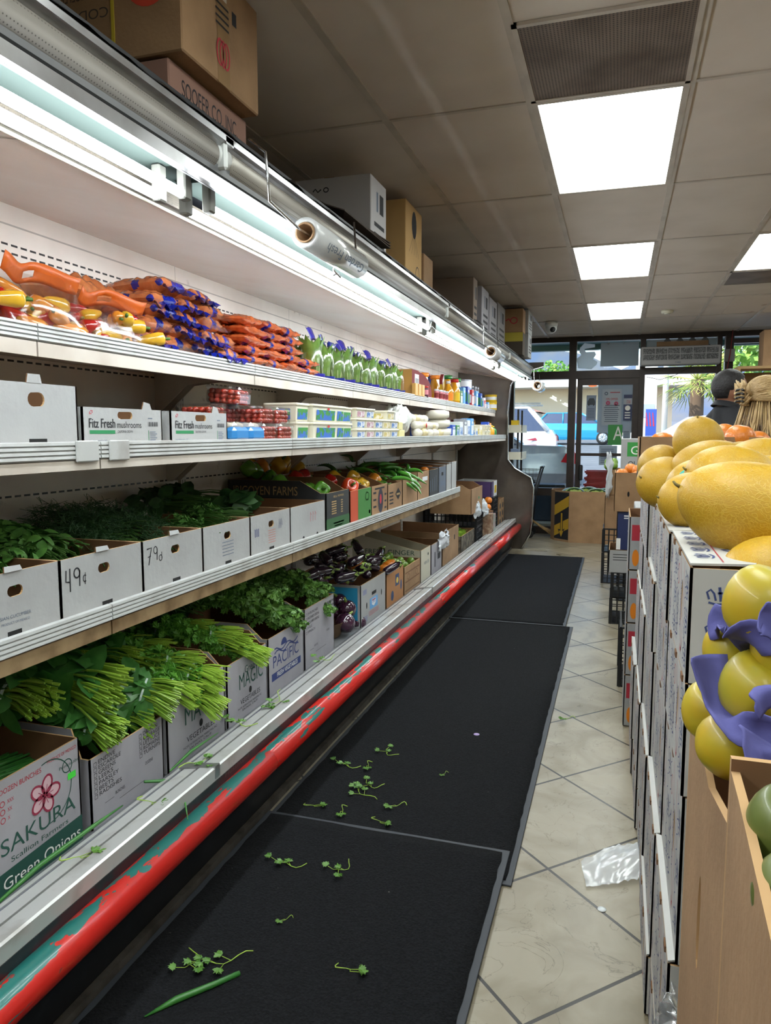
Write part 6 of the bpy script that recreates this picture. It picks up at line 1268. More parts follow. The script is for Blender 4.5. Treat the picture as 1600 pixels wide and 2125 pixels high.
gp(bci, [(290, 1345, -1.66, .3, 0, 1), (330, 1310, -1.78, .2, 0, 1), (240, 1340, -1.78, .2, 0, 1)], 'cilantro bunch at the back above the spinach', 'rear cilantro bunches')
gp(bci, [(505, 1345, -1.43, .2, .25, .85), (440, 1315, -1.52, .3, .05, .95), (470, 1330, -1.48, .2, .1, .9), (390, 1300, -1.62, .2, 0, .9)], 'cilantro bunch over the right MAGIC carton', 'cilantro in the right carton')
gp(bpa, [(570, 1275, -1.47, .3, .25, 1.0), (520, 1245, -1.53, .3, .1, 1.15), (480, 1235, -1.60, .2, .0, 1.15), (550, 1235, -1.52, .1, .1, 1.0), (440, 1240, -1.68, .2, 0, 1.1), (595, 1290, -1.44, .2, .35, .7)], 'curly green parsley bunch over the PACIFIC carton', 'parsley in the PACIFIC carton')
gp(bpa, [(650, 1225, -1.47, .2, .1, .85), (600, 1205, -1.55, .1, .1, .95), (665, 1260, -1.43, .3, .4, .6), (570, 1215, -1.62, .2, 0, .9)], 'parsley bunch over the right checklist carton', 'parsley in the checklist carton')
gp(bd, [(380, 1265, -1.72, 0, 0, 1.0), (330, 1275, -1.74, 0, 0, 1), (540, 1200, -1.74, 0, 0, 1), (450, 1230, -1.80, 0, 0, 1)], 'shadowy leafy bunch at the back of the bottom deck', 'rear leafy bunches')
# scallions
def scallions():
    t = thing('scallion_bunch', 'x', 'green onions'); mb = MB()
    for i in range(16):
        y = R.uniform(-.035, .035); z = R.uniform(.006, .045); mb.tube([(-.2, y * .6, z), (-.05, y, z + .004), (.10, y * 1.3, z), (.22, y * 2 + R.uniform(-.02, .02), z * .7 + .004)], [.004, .0062, .007, .003], ST['scal'], 6)
    mb.build('green_leaves', t); mb = MB(); mb.tube([(.0, .042 * math.cos(a), .026 + .028 * math.sin(a)) for a in [2 * PI * k / 14 for k in range(15)]], .003, BTIE, 4, False); mb.build('band', t); return Proto(t)
scp = scallions()
for i, (y, x, z, a) in enumerate(((1.30, -1.55, .19, 1.5), (1.42, -1.62, .20, 1.35), (1.30, -1.50, .15, 1.7), (1.42, -1.56, .14, 1.2), (1.34, -1.70, .18, 1.6))): scp.put((x, y, ZD + z), (0, 0, a), 'green onion bunch inside the SAKURA carton, %s' % ['front', 'second', 'lower front', 'lower right', 'rear'][i], 'green onion bunches')
# eggplants: round ones in a low tray
t = thing('low_tray', 'low brown tray with big round eggplants', 'tray', (-1.40, 3.56, ZD)); MB().lathe([(.15, 0), (.19, .09), (.192, .09), (.185, .088), (.148, .006)], CARD, 24, Matrix.Translation((-.21, .2, .005)), cap=True).build('tray_body', t)
for i, (px, py, X, s_) in enumerate(((708, 1290, -1.44, 1.0), (722, 1262, -1.46, .95), (740, 1290, -1.43, .85), (712, 1245, -1.52, .9), (735, 1225, -1.56, .9), (700, 1225, -1.62, 1), (690, 1270, -1.52, .9))):
    y, z = YZ(px, py, X); eggr.put((X, y, z - .05 * s_), (R.uniform(-.5, .5), R.uniform(.1, .8), R.uniform(0, 6)), 'large round eggplant, %s' % ['front bottom', 'upper front', 'front right with green calyx', 'middle', 'top right', 'top back', 'back left'][i], 'round eggplants', s_)
for i, (px, py) in enumerate(((620, 1195), (650, 1190), (590, 1190))):
    y, z = YZ(px, py, -1.62); eggr.put((-1.62, y, z - .05), (1.2, .3 * i, i), 'large round eggplant lying behind the parsley, %s' % nth(i, 3), 'round eggplants behind', 1.0)
def p_int(mb, o, u, v, w, h):
    mb.rect(w * .42, h * .62, w * .60, h * .70, o, u, v, DARK); mb.disc(w * .22, h * .45, .010, .02, o, u, v, DARK); mb.disc(w * .82, h * .55, .010, .02, o, u, v, DARK)
    mb.rect(w * .34, h * .30, w * .66, h * .56, o, u, v, LBL); mb.decal([(w * .42, h * .52), (w * .58, h * .52), (w * .58, h * .40), (w * .5, h * .34), (w * .42, h * .40)], o, u, v, WOR, .001); mb.rect(w * .43, h * .48, w * .57, h * .51, o, u, v, REDm, .0014); mb.text('I95', w * .44, h * .42, .02, o, u, v, BLU, w * .11, .0016)
    for k in range(6): mb.rect(w * .08, h * (.84 - .02 * k), w * .22, h * (.848 - .02 * k), o, u, v, BLU)
    for k in range(4): mb.rect(w * .3, h * (.25 - .03 * k), w * .7, h * (.258 - .03 * k), o, u, v, INKR); mb.rect(w * .05, h * (.2 - .04 * k), w * .25, h * (.21 - .04 * k), o, u, v, BLU)
def s_int(mb, o, u, v, w, h):
    mb.rect(w * .10, h * .08, w * .96, h * .94, o, u, v, mt('sky blue print', '2f9ac8', .5)); mb.decal([(w * .12, h * .95), (w * .50, h * .95), (w * .48, h * .7), (w * .3, h * .55), (w * .14, h * .7)], o, u, v, WOR, .0012); mb.rect(w * .15, h * .74, w * .46, h * .92, o, u, v, REDm, .0016); mb.text('LAND', w * .24, h * .78, .022, o, u, v, INKW, w * .20, .002)
carton('eggplant_carton', 'white and sky blue carton with red shield, full of long eggplants', 'carton', (-1.40, 3.965, ZD), .475, .5, .255, WBOX, CARDD, prints=p_int, sidep=s_int)
ep_lab = []
for i, (px, py, X) in enumerate(((730, 1160, -1.46), (772, 1158, -1.46), (770, 1185, -1.42), (745, 1178, -1.44), (705, 1175, -1.50), (690, 1158, -1.54), (720, 1148, -1.56), (755, 1140, -1.54), (790, 1170, -1.44), (800, 1180, -1.42), (660, 1165, -1.62), (680, 1140, -1.66), (700, 1150, -1.60), (670, 1175, -1.56), (640, 1155, -1.72), (650, 1180, -1.60), (720, 1190, -1.46), (700, 1192, -1.50), (725, 1135, -1.68), (760, 1155, -1.50), (785, 1155, -1.50), (690, 1185, -1.54), (740, 1192, -1.43), (665, 1150, -1.74), (710, 1130, -1.76))):
    y, z = YZ(px, py, X); eggl.put((X, y - .05, max(z - .02, ZD + .2)), (-1.45 + R.uniform(-.35, .35), R.uniform(-.3, .3), R.uniform(-.9, .9) + (PI if i % 5 == 3 else 0)), 'long glossy black eggplant in the heap over the blue carton', 'heaped long eggplants', .88)
carton('orange_carton', 'brown carton with blue square and round marks holding oranges', 'carton', (-1.40, 4.46, ZD), .40, .45, .235, mt('orange brown board', 'a4744a', .8), CARDD, hf=.225, prints=lambda mb, o, u, v, w, h: (mb.rect(w * .5, h * .5, w * .72, h * .85, o, u, v, mt('slate blue ink', '34466a', .6)), mb.disc(w * .61, h * .66, .025, .02, o, u, v, YEL, .0012), mb.disc(w * .33, h * .28, .032, .034, o, u, v, MT['slate blue ink']), mb.disc(w * .84, h * .45, .02, .035, o, u, v, MT['slate blue ink'])))
for i, (y, x, z) in enumerate(((4.55, -1.45, .17), (4.66, -1.45, .175), (4.76, -1.46, .17), (4.60, -1.55, .18), (4.72, -1.56, .18), (4.52, -1.62, .19), (4.66, -1.66, .20))): orange.put((x, y, ZD + z + .03), 0, 'orange in the brown carton beside the eggplants, %s' % ['front left', 'front middle', 'front right', 'second row left', 'second row right', 'back left', 'back right'][i], None, .9)
t = carton('lime_crate', 'brown lattice crate of limes', 'crate', (-1.40, 4.875, ZD), .44, .5, .20, CARD, CARDD, prints=lambda mb, o, u, v, w, h: [mb.rect(w * .06, h * a, w * .94, h * (a + .05), o, u, v, CARDD) for a in (.1, .42, .74)] + [mb.ring(w * b_, h * .6, .03, .02, .006, o, u, v, CARDD) for b_ in (.25, .75)])
for i in range(14): lime.put((-1.46 - .075 * (i // 4) + R.uniform(-.01, .01), 4.96 + .095 * (i % 4) + R.uniform(-.01, .01), ZD + .155 + .014 * (i // 4)), (R.uniform(0, 1), 0, 0), 'green lime in the lattice crate, %s row' % ['front', 'second', 'third', 'back'][i // 4], 'limes in the crate, row %d' % (i // 4 + 1), 1.15)
def s_gin(mb, o, u, v, w, h): mb.text('FRESH GINGER', w * .26, h * .575, .036, o, u, (-.0, 0, 1), INKDG, w * .66)
carton('ginger_carton', 'cream carton printed FRESH GINGER', 'carton', (-1.40, 5.33, ZD), .30, .60, .37, mt('cream board', 'c2beac', .7), mt('cream inside', '9a9480', .8), hf=.25, cut=.56, prints=lambda mb, o, u, v, w, h: (mb.disc(w * .75, h * .78, .016, .012, o, u, v, DARK), mb.text('NEW SEA', w * .35, h * .5, .026, o, u, v, INKGR, w * .5)), sidep=s_gin)
GIN = mt('ginger root', 'a88a5c', .8, bump=(40, .4)); t = thing('ginger_root', 'pale brown ginger root inside the FRESH GINGER carton', 'ginger', (-1.55, 5.48, ZD + .17)); MB().tube([(0, 0, 0), (.03, .05, .02), (.02, .1, .03), (.06, .13, .03)], [.014, .02, .017, .008], GIN, 10).tube([(.03, .05, .02), (-.02, .08, .03)], [.015, .01], GIN, 8).build('root', t)
carton('produce_carton', 'grey white carton with black print behind the ginger carton', 'carton', (-1.40, 5.66, ZD), .36, .5, .245, GBOX, prints=lambda mb, o, u, v, w, h: (mb.rect(w * .3, h * .2, w * .38, h * .7, o, u, v, INK), mb.rect(w * .6, h * .4, w * .85, h * .6, o, u, v, INK), mb.disc(w * .75, h * .8, .014, .02, o, u, v, INK)))
carton('produce_carton', 'big brown carton with a white bag over its corner', 'carton', (-1.40, 6.05, ZD), .66, .55, .30, CARD, CARDD, hf=.29, prints=lambda mb, o, u, v, w, h: mb.rect(w * .7, h * .6, w * .76, h * .75, o, u, v, DARK))
def ragbag(label, X, y, z, w, h, mat, seed, slope=0, d=.05):
    mb = MB(); n1, n2 = 14, 12; vs = []
    for i in range(n1 + 1):
        for j in range(n2 + 1):
            u, v = i / n1, j / n2; q = math.sin(PI * u) * (.5 + .5 * math.sin(PI * v)); vs.append((X + d * q + .03 * noise.noise((u * 6, v * 6, seed)) + slope * v, y + w * (u - .5) * (1 - .35 * v + .2 * noise.noise((v * 4, seed, 2))), z + h * (v - .5) + .035 * noise.noise((u * 5, v * 4, seed + 4))))
    mb.add(vs, [(i * (n2 + 1) + j, (i + 1) * (n2 + 1) + j, (i + 1) * (n2 + 1) + j + 1, i * (n2 + 1) + j + 1) for i in range(n1) for j in range(n2)], mat, True)
    o = mb.build('plastic_bag'); o.modifiers.new('s', 'SOLIDIFY').thickness = .0012; tag(o, label, 'plastic bag'); return o
WBAG = mt('thin white bag', 'c4c8ce', .35, coat=.3, bump=(30, .4))
ragbag('white plastic bag draped over the corner of the big brown carton', -1.385, 6.0, .56, .34, .14, WBAG, 3)
# small crate of bright greens, black crates, far items
def crate(label, X, y, z, w, d, h, mat=BLACKP, nm='plastic_crate', grp=None):
    t = thing(nm, label, 'crate', (X, y, z), 0, grp); mb = MB()
    def wall(o, u, L):
        o = Vector(o); u = Vector(u); nr = max(3, int(h / .045)); ncol = max(4, int(L / .045))
        for k in range(nr + 1):
            zz = h * k / nr; a = o + Vector((0, 0, zz)); s_ = .010 if k in (0, nr) else .005
            c = a + u * L; nrm = u.cross(Vector(UZ)) * .006
            mb.add([a - nrm, c - nrm, c + nrm, a + nrm, a - nrm + Vector((0, 0, s_)), c - nrm + Vector((0, 0, s_)), c + nrm + Vector((0, 0, s_)), a + nrm + Vector((0, 0, s_))], [(0, 1, 5, 4), (2, 3, 7, 6), (4, 5, 6, 7), (3, 2, 1, 0)], mat)
        for k in range(ncol + 1):
            a = o + u * (L * k / ncol); nrm = u.cross(Vector(UZ)) * .004; e = u * (.012 if k in (0, ncol) else .005)
            mb.add([a - nrm - e, a - nrm + e, a + nrm + e, a + nrm - e] + [q + Vector((0, 0, h)) for q in (a - nrm - e, a - nrm + e, a + nrm + e, a + nrm - e)], [(0, 1, 5, 4), (1, 2, 6, 5), (2, 3, 7, 6), (3, 0, 4, 7)], mat)
    wall((0, 0, 0), UY, w); wall((-d, 0, 0), UY, w); wall((-d, 0, 0), UX, d); wall((-d, w, 0), UX, d); mb.box(-d, 0, 0, w, 0, .008, mat); mb.build('body', t)
    MB().box(-.012, .006, w * .3, w * .7, h * .72, h * .9, mat, .004).build('hand_grip', t); return t
carton('produce_carton', 'low mottled carton of bright curly greens', 'carton', (-1.38, 6.74, ZD), .66, .45, .17, mt('mottled board', '6a6050', .8, var=(18, '3f382c', .45, .55)), CARDD)
for i in range(6): bci.put((-1.50 - .08 * (i % 2), 6.84 + .09 * i, ZD + .12), ry(R.uniform(-1, 1)), 'small bright curly green bunch in the mottled carton, %s' % nth(i, 6), 'curly greens', .7)
crate('lower black plastic crate behind the mottled carton', -1.37, 7.44, ZD, .40, .55, .16, grp='black crates in the case'); crate('upper black plastic crate with papers behind the mottled carton', -1.37, 7.44, ZD + .172, .40, .55, .16, grp='black crates in the case')
t = carton("tilted_carton", "open brown carton standing on the upper black crate", "carton", (-1.36, 7.12, ZD + .336), .60, .42, .29, CARD, CARDD, hf=.25, cut=.1, prints=lambda mb, o, u, v, w, h: mb.rect(w * .62, h * .5, w * .72, h * .6, o, u, v, INKG))
ragbag('crumpled clear plastic bag sitting on the black crate', -1.36, 7.45, .70, .34, .20, MILK, 8, -.06); ragbag('second crumpled clear bag on the crate corner', -1.34, 7.80, .66, .22, .16, MILK, 12, -.05)
for i, (y, c, h) in enumerate(((7.90, mt('brown sack', '7a5a44', .7, var=(20, 'a08870', .45, .6)), .27), (8.06, mt('pink green pack', '8a9a8c', .5, var=(25, 'b07f88', .45, .6)), .25))): pack('produce_sack', 'sack', ['brown printed sack at the case front near the far end', 'greenish wrapped sack beside the brown one'][i], -1.38, y, ZD, .15, .2, h, c)
t = can('orange_basket', 'basket', 'slim basket with two orange fruits near the case end', -1.40, 8.26, ZD, .07, .26, mt('basket print', '6a4a5a', .5, var=(20, 'a87a70', .45, .6)), CARDD)
for i in range(2): orange.put((-1.39, 8.24 + .05 * i, ZD + .262 + .075 * i), 0, '%s orange on the slim basket near the case end' % ('lower', 'upper')[i], None, .9)
crate('black crate, lower of the far pair', -1.36, 8.42, ZD, .30, .5, .2, grp='far black crates'); crate('black crate, upper of the far pair', -1.36, 8.42, ZD + .21, .30, .5, .18, grp='far black crates')
carton('produce_carton', 'purple and white printed carton on the far black crates', 'carton', (-1.37, 8.36, ZD + .40), .40, .4, .19, mt('purple board', '3f2a5a', .6), WBOX, hf=.18, prints=lambda mb, o, u, v, w, h: (mb.rect(w * .4, 0, w, h, o, u, v, WOR), mb.rect(w * .55, h * .2, w * .9, h * .7, o, u, v, YEL, .0012)))
for i in range(2): carton('printed_crate', 'brown crate with dark animal print at the very end of the deck, %s' % ('left', 'right')[i], 'crate', (-1.34, 8.76 + .20 * i, ZD), .19, .4, .34, CARD, CARDD, prints=lambda mb, o, u, v, w, h: [mb.disc(w * .5, h * (.2 + .28 * k), .05, .035, o, u, v, INK) for k in range(3)], group='printed crates')
# ================================================================ MATS AND FLOOR SCRAPS
m, n, b = node_mat('black mat pile'); L = n.links.new
tc = N(n, 'ShaderNodeTexCoord'); vo = N(n, 'ShaderNodeTexNoise'); vo.inputs['Scale'].default_value = 150; vo.inputs['Detail'].default_value = 3; L(tc.outputs['Object'], vo.inputs[0])
bq = N(n, 'ShaderNodeBump'); bq.inputs['Strength'].default_value = 1; bq.inputs['Distance'].default_value = .006; L(vo.outputs[0], bq.inputs['Height']); L(bq.outputs[0], b.inputs['Normal'])
rp = N(n, 'ShaderNodeValToRGB'); rp.color_ramp.elements[0].color = lin('090a0b'); rp.color_ramp.elements[0].position = .3; rp.color_ramp.elements[1].color = lin('1a1b1e'); rp.color_ramp.elements[1].position = .7; L(vo.outputs[0], rp.inputs[0])
v2 = N(n, 'ShaderNodeTexNoise'); v2.inputs['Scale'].default_value = 60; v2.inputs['Detail'].default_value = 2; L(tc.outputs['Object'], v2.inputs[0])
rs = N(n, 'ShaderNodeValToRGB'); rs.color_ramp.elements[0].position = .79; rs.color_ramp.elements[0].color = (0, 0, 0, 1); rs.color_ramp.elements[1].position = .82; L(v2.outputs[0], rs.inputs[0])
mx = N(n, 'ShaderNodeMixRGB'); L(rs.outputs[0], mx.inputs[0]); L(rp.outputs[0], mx.inputs[1]); mx.inputs[2].default_value = lin('6a6a66'); L(mx.outputs[0], b.inputs['Base Color']); b.inputs['Roughness'].default_value = .95; b.inputs['Specular IOR Level'].default_value = .2
PILE = m; RUB = mt('mat rubber border', '33373d', .6)
def mat_(label, x0, x1, y0, y1, z0, z1, rot=0):
    t = thing('floor_mat', label, 'floor mat', ((x0 + x1) / 2, (y0 + y1) / 2, z0), rot, 'black floor mats'); a, c = (x1 - x0) / 2, (y1 - y0) / 2
    MB().box(-a, a, -c, c, 0, z1 - z0 - .004, RUB, .0015).build('rubber_border', t)
    mb = MB(); nx, ny = 14, int((y1 - y0) / .05); e = .022; vs = [(-a + e + (2 * a - 2 * e) * i / nx + (R.uniform(-.003, .003) if i in (0, nx) else 0), -c + e + (2 * c - 2 * e) * j / ny + (R.uniform(-.003, .003) if j in (0, ny) else 0), z1 - z0) for i in range(nx + 1) for j in range(ny + 1)]
    mb.add(vs, [(i * (ny + 1) + j, (i + 1) * (ny + 1) + j, (i + 1) * (ny + 1) + j + 1, i * (ny + 1) + j + 1) for i in range(nx) for j in range(ny)], PILE, True)
    o = mb.build('pile', t); s_ = o.modifiers.new('s', 'SOLIDIFY'); s_.thickness = .005
mat_('near black floor mat overlapping the middle one', -1.23, -.312, -.2, 2.42, .011, .021); mat_('middle black floor mat, the longest', -1.225, -.283, 2.24, 5.56, .001, .011); mat_('far black floor mat nearest the watermelon bin', -1.225, -.335, 5.52, 8.72, .012, .021)
def FL(px, py, z=.012):
    r = FW + RT * ((px - 800) / 1530) + UP * ((1062.5 - py) / 1530); t = (z - CAMZ) / r.z; return Vector((r.x * t, r.y * t, z))
def sprig(seed, stem=.12, nlv=4):
    R.seed(seed); t = thing('parsley_sprig', '', 'leaf scrap'); mb = MB(); P = [Vector((stem * (k / 6 - .5), .02 * math.sin(k * .9 + seed), .004 + .003 * math.sin(k + seed))) for k in range(7)]; mb.tube(P, [.0012] * 3 + [.0018] * 4, ST['cil'], 5)
    tips = []
    for k in range(nlv):
        a = P[k % 4]; e = a + Vector((R.uniform(-.03, .0), R.uniform(-.03, .03), .004)); mb.tube([a, e], .001, ST['cil'], 4); tips.append((e, (e - a)))
    mb.build('stem', t); mb = MB()
    for e, d in tips:
        for _ in range(2): leaf(mb, e + Vector((0, 0, .004)), Vector((d.x, d.y, .0)) + Vector((R.uniform(-.01, .01), R.uniform(-.01, .01), .002)), Vector((R.uniform(-.2, .2), R.uniform(-.2, .2), 1)), R.uniform(.024, .034), .032, LF['par'], 0, 'lobed')
    mb.build('leaves', t); return Proto(t)
sp = [sprig(1), sprig(2, .09, 3), sprig(3, .14, 5), sprig(4, .05, 2)]
SPR = [(605, 1795, 0, .3, 'at the left of the near mat'), (715, 1800, 1, 1.2, 'in the middle of the near mat'), (400, 1990, 1, 2, 'in the shadow low on the near mat'), (480, 1990, 2, .5, 'large and long near the bottom of the picture'), (710, 2010, 3, 2.4, 'thin one right of the long sprig'), (810, 1565, 1, -.4, 'uppermost on the middle mat'), (725, 1590, 0, .1, 'dark one left on the middle mat'), (765, 1585, 3, 1.0, 'small one between the upper two'), (760, 1650, 2, -.7, 'biggest one on the middle mat'), (778, 1632, 1, .2, 'just above the biggest one'), (833, 1670, 3, 0, 'small one right of the biggest'), (712, 1678, 3, 1, 'small one left of the biggest'), (780, 1702, 3, 2, 'last small one before the mat seam'), (1185, 1490, 3, 0, 'on the stone tiles'), (925, 1604, 3, .5, 'tiny one at right of the middle mat'), (600, 1905, 3, .2, 'tiny one under the left sprig'), (640, 1672, 3, 2.6, 'bare stem near the bumper')]
for px, py, k, a, lb in SPR: sp[k].put(FL(px, py, .023 if py > 1760 or py < 1280 else .013), a, 'fallen parsley sprig, ' + lb, 'fallen parsley sprigs', (.5 if k == 3 and lb.startswith('tiny') else .85))
p0, p1 = FL(300, 2110, .024), FL(497, 2020, .024); t = MB().tube([p0, p0.lerp(p1, .3) + Vector((0, .006, .004)), p0.lerp(p1, .7) + Vector((0, -.004, .004)), p1], [.002, .009, .008, .007], ST['scal'], 8).build('scallion_leaf'); tag(t, 'fallen green onion leaf lying at the bottom of the near mat', 'leaf scrap')
p = FL(989, 1524, .012); t = MB().lathe([(.014, 0), (.014, .001), (.001, .0012)], mt('lilac sticker', 'b9a4d8', .4), 20).build('round_sticker', loc=p); tag(t, 'small round lilac fruit sticker stuck on the middle mat', 'sticker')
p = FL(1249, 1887, .001); t = MB().lathe([(.013, 0), (.013, .001), (.001, .0012)], WHITE, 20).build('round_sticker', loc=p); tag(t, 'small round white sticker on the stone tile joint', 'sticker')
# leaves caught on the case rail
for i, (px, py, k, lb) in enumerate(((505, 1520, 0, 'past the big rail joint'), (680, 1375, 1, 'below the PACIFIC carton'), (575, 1425, 2, 'trailing by the MAGIC carton'), (300, 1668, 3, 'left on the rail near the checklist carton'), (145, 1815, 3, 'near the SAKURA carton'), (395, 1575, 1, 'under the left MAGIC carton'))):
    y, z = YZ(px, py, -1.29); sp[k].put((-1.29, y, .378), (0, -.1, .8 * i), 'green sprig caught on the case rail, ' + lb, 'sprigs on the case rail')
t = thing('scallion_leaf', 'long wilted green onion leaf hanging over the rail onto the bumper', 'leaf scrap', (0, 0, 0)); pts = [(px, py, X) for px, py, X in ((300, 1630, -1.36), (345, 1640, -1.33), (375, 1655, -1.27), (385, 1680, -1.19), (390, 1710, -1.12))]
P = []
for px, py, X in pts: y, z = YZ(px, py, X); P.append(Vector((X, y, max(z, .345 if X < -1.15 else .29) + .012)))
MB().tube(P, [.004, .006, .005, .003, .001], ST['scal'], 7).build('leaf', t)
t = MB().tube([(-1.345, 1.25, .36), (-1.35, 1.4, .372), (-1.345, 1.6, .374), (-1.345, 1.72, .37)], [.004, .007, .006, .002], ST['scal'], 7).build('scallion_leaf'); tag(t, 'long green onion leaf lying along the rail below the SAKURA carton', 'leaf scrap')
t = MB().tube([(-1.34, 1.95, .37), (-1.345, 2.08, .38), (-1.34, 2.25, .378)], [.003, .006, .002], ST['scal'], 7).build('scallion_leaf'); tag(t, 'green onion leaf lying on the rail below the left MAGIC carton', 'leaf scrap')
WB2 = film('limp clear bag', fac=.10, rough=.2, milky=.45)
mb = MB(); vs = []; n1 = 16; c0 = FL(1290, 1790, .01)
for i in range(n1 + 1):
    for j in range(n1 + 1):
        u, v = i / n1 - .5, j / n1 - .5; vs.append((c0.x + u * .26 * (1 - abs(v) * .8) + .06 * v, c0.y + v * .26 + .08 * u, .004 + .07 * max(0, u + .35) * (.5 + .5 * math.cos(v * 5)) + .02 * abs(noise.noise((u * 9, v * 9, 2)))))
mb.add(vs, [(i * (n1 + 1) + j, (i + 1) * (n1 + 1) + j, (i + 1) * (n1 + 1) + j + 1, i * (n1 + 1) + j + 1) for i in range(n1) for j in range(n1)], WB2, True); tag(mb.build('plastic_bag'), 'crumpled clear plastic bag lying on the tiles against the white cartons', 'plastic bag')
t = MB(); [t.tube([(R.uniform(-.2, .2), R.uniform(-.12, .12), .003), (R.uniform(-.15, .15), R.uniform(-.08, .08), .01), (R.uniform(-.2, .2), R.uniform(-.12, .12), .003)], .0012, mt('pale lint', '9a9484', .9), 3) for _ in range(60)]; tag(t.build('lint_tuft', loc=(-.98, 9.2, 0)), 'tuft of pale sweepings on the floor beyond the far mat', 'dirt', kind='stuff')

# ================================================================ RIGHT HAND DISPLAY
MBRD = mt('white melon board', 'c4c4c0', .6, var=(4, 'b4b4b0', .4, .8)); CRB = mt('crown blue ink', '3b4a7c', .7)
def crown(mb, x, y, s, o, u, v, rot=0):
    q = lambda a, b_: (x + s * (a * math.cos(rot) - b_ * math.sin(rot)), y + s * (a * math.sin(rot) + b_ * math.cos(rot)))
    w = s * .09
    mb.stroke([q(-.5, -.25), q(-.2, -.36), (q(.2, -.36)), q(.5, -.25)], w, o, u, v, CRB)
    mb.stroke([q(-.46, -.12), q(-.52, .2), q(-.36, .3), q(-.24, .12), q(-.2, -.2)], w, o, u, v, CRB)
    mb.stroke([q(0, -.25), q(0, .38)], w * 1.3, o, u, v, CRB); mb.stroke([q(-.1, .12), q(.1, .12)], w, o, u, v, CRB)
    mb.stroke([q(.46, -.12), q(.52, .2), q(.36, .3), q(.24, .12), q(.2, -.2)], w, o, u, v, CRB)
def script(mb, x, y, ln, h, o, u, v, mat=None, ang=PI / 2, n_=26, w=.0036):
    mb.stroke([(x + (ln * k / n_) * math.cos(ang) - h * math.sin(k * 2.2) * math.sin(ang), y + (ln * k / n_) * math.sin(ang) + h * math.sin(k * 2.2) * math.cos(ang)) for k in range(n_ + 1)], w, o, u, v, mat or CRB)
def p_mel(mb, o, u, v, w, h):
    # side facing the aisle: a red outlined panel, vertical small print, script words, crowns
    for k in range(3):
        for c in (.93, .36): crown(mb, w * c, h * (.2 + .3 * k), .042, o, u, v, PI / 2)
    for c in (.86, .28, .45): script(mb, w * c, h * .08, h * .84, .012, o, u, v)
    mb.stroke([(w * .78, h * .98), (w * .78, h * .25), (w * .74, h * .12), (w * .70, h * .25), (w * .60, h * .98)], .0028, o, u, v, INKR)
    mb.decal([(w * .77, h * .18), (w * .74, h * .10), (w * .71, h * .18), (w * .74, h * .15)], o, u, v, INKR, .0012)
    mb.text('PRODUCT OF U.S.A.', w * .70, h * .42, .010, o, (0, 0, 1), (0, -1, 0), CRB, h * .4) if False else None
    script(mb, w * .66, h * .3, h * .45, .006, o, u, v, CRB); script(mb, w * .52, h * .1, h * .5, .014, o, u, v, INKB, n_=14, w=.006)
    mb.ring(w * .52, h * .76, .014, .02, .003, o, u, v, INKR); mb.stroke([(w * .12, h * .95), (w * .12, h * .2)], .0025, o, u, v, INKR)
    for k in range(3): crown(mb, w * .06, h * (.2 + .3 * k), .036, o, u, v, PI / 2)
def n_mel(mb, o, u, v, w, h):
    for i in range(6):
        for k in range(max(1, int(h / .062))): crown(mb, .05 + i * .078, .035 + k * .062, .040, o, u, v, .12)
def melon_box(label, X, Y0, Z, W_, H, D=.50, op_=True, k=0):
    t = carton('melon_carton', label, 'carton', (X, Y0 + W_, Z), W_, D, H, MBRD, CARDD, hole=[[(W_ * .70 + .010 * math.cos(a) * (1 + .3 * math.sin(3 * a)), H * .58 + min(.045, H * .2) * math.sin(a)) for a in [2 * PI * q / 12 for q in range(12)]]], prints=p_mel, group='white melon cartons', rz=PI)
    return t
colY = [1.36, 1.815, 2.27, 2.725, 3.18]; lay = [(0.006, .15), (.160, .315), (.479, .32), (.803, .205), (1.012, .205)]
cn = ['nearest column', 'second column', 'third column', 'fourth column', 'farthest column']; ln_ = ['bottom', 'second', 'third', 'fourth', 'top']
for c, y0 in enumerate(colY):
    for l, (z0, h) in enumerate(lay):
        carton.side2 = n_mel if c == 0 else None
        t = melon_box('white melon carton with blue crown print, %s layer of the %s' % (ln_[l], cn[c]), .128 - .012 * (l < 2) + R.uniform(-.005, .005) - .006 * c, y0, z0, .4545, h)
        mb = MB(); W_ = .4545; dpt = .105 if l == 4 else .03 + .02 * (l % 2)
        pf = [(0, 0), (W_, 0), (W_ - .02, -dpt), (W_ * .5, -dpt - (.06 if l == 4 else 0)), (.02, -dpt)]
        
        mb.panel(pf, (0, 0, h + .0045), UY, (1, 0, 0), .004, CARDD, MBRD) 
        if l == 4:
            for q in range(5): crown(mb, .05 + .08 * q, -.03, .045, (0, 0, h + .0045), (0, -1, 0), UX) if False else crown(mb, -.05 - .08 * q, -.03, .045, (0, 0, h + .0088), (0, -1, 0), UX)
            script(mb, -.3, -.08, .2, .012, (0, 0, h + .0088), (0, -1, 0), UX, INKB, 0, 12, .006); mb.stroke([(-W_ + .02, -.055), (-.02, -.055)], .002, (0, 0, h + .0092), (0, -1, 0), UX, INKR)
        mb.v = [(x, y, (z if z <= h + .01 else z)) for x, y, z in mb.v]; mb.build('top_flap', t)
        for q in range(2 + l % 2): yy = .08 + .15 * q + .02 * (c % 2); MB().box(-.002, .003, yy, yy + .028, h - .010, h + .003, CARDD, .001).build('torn_slot', t)
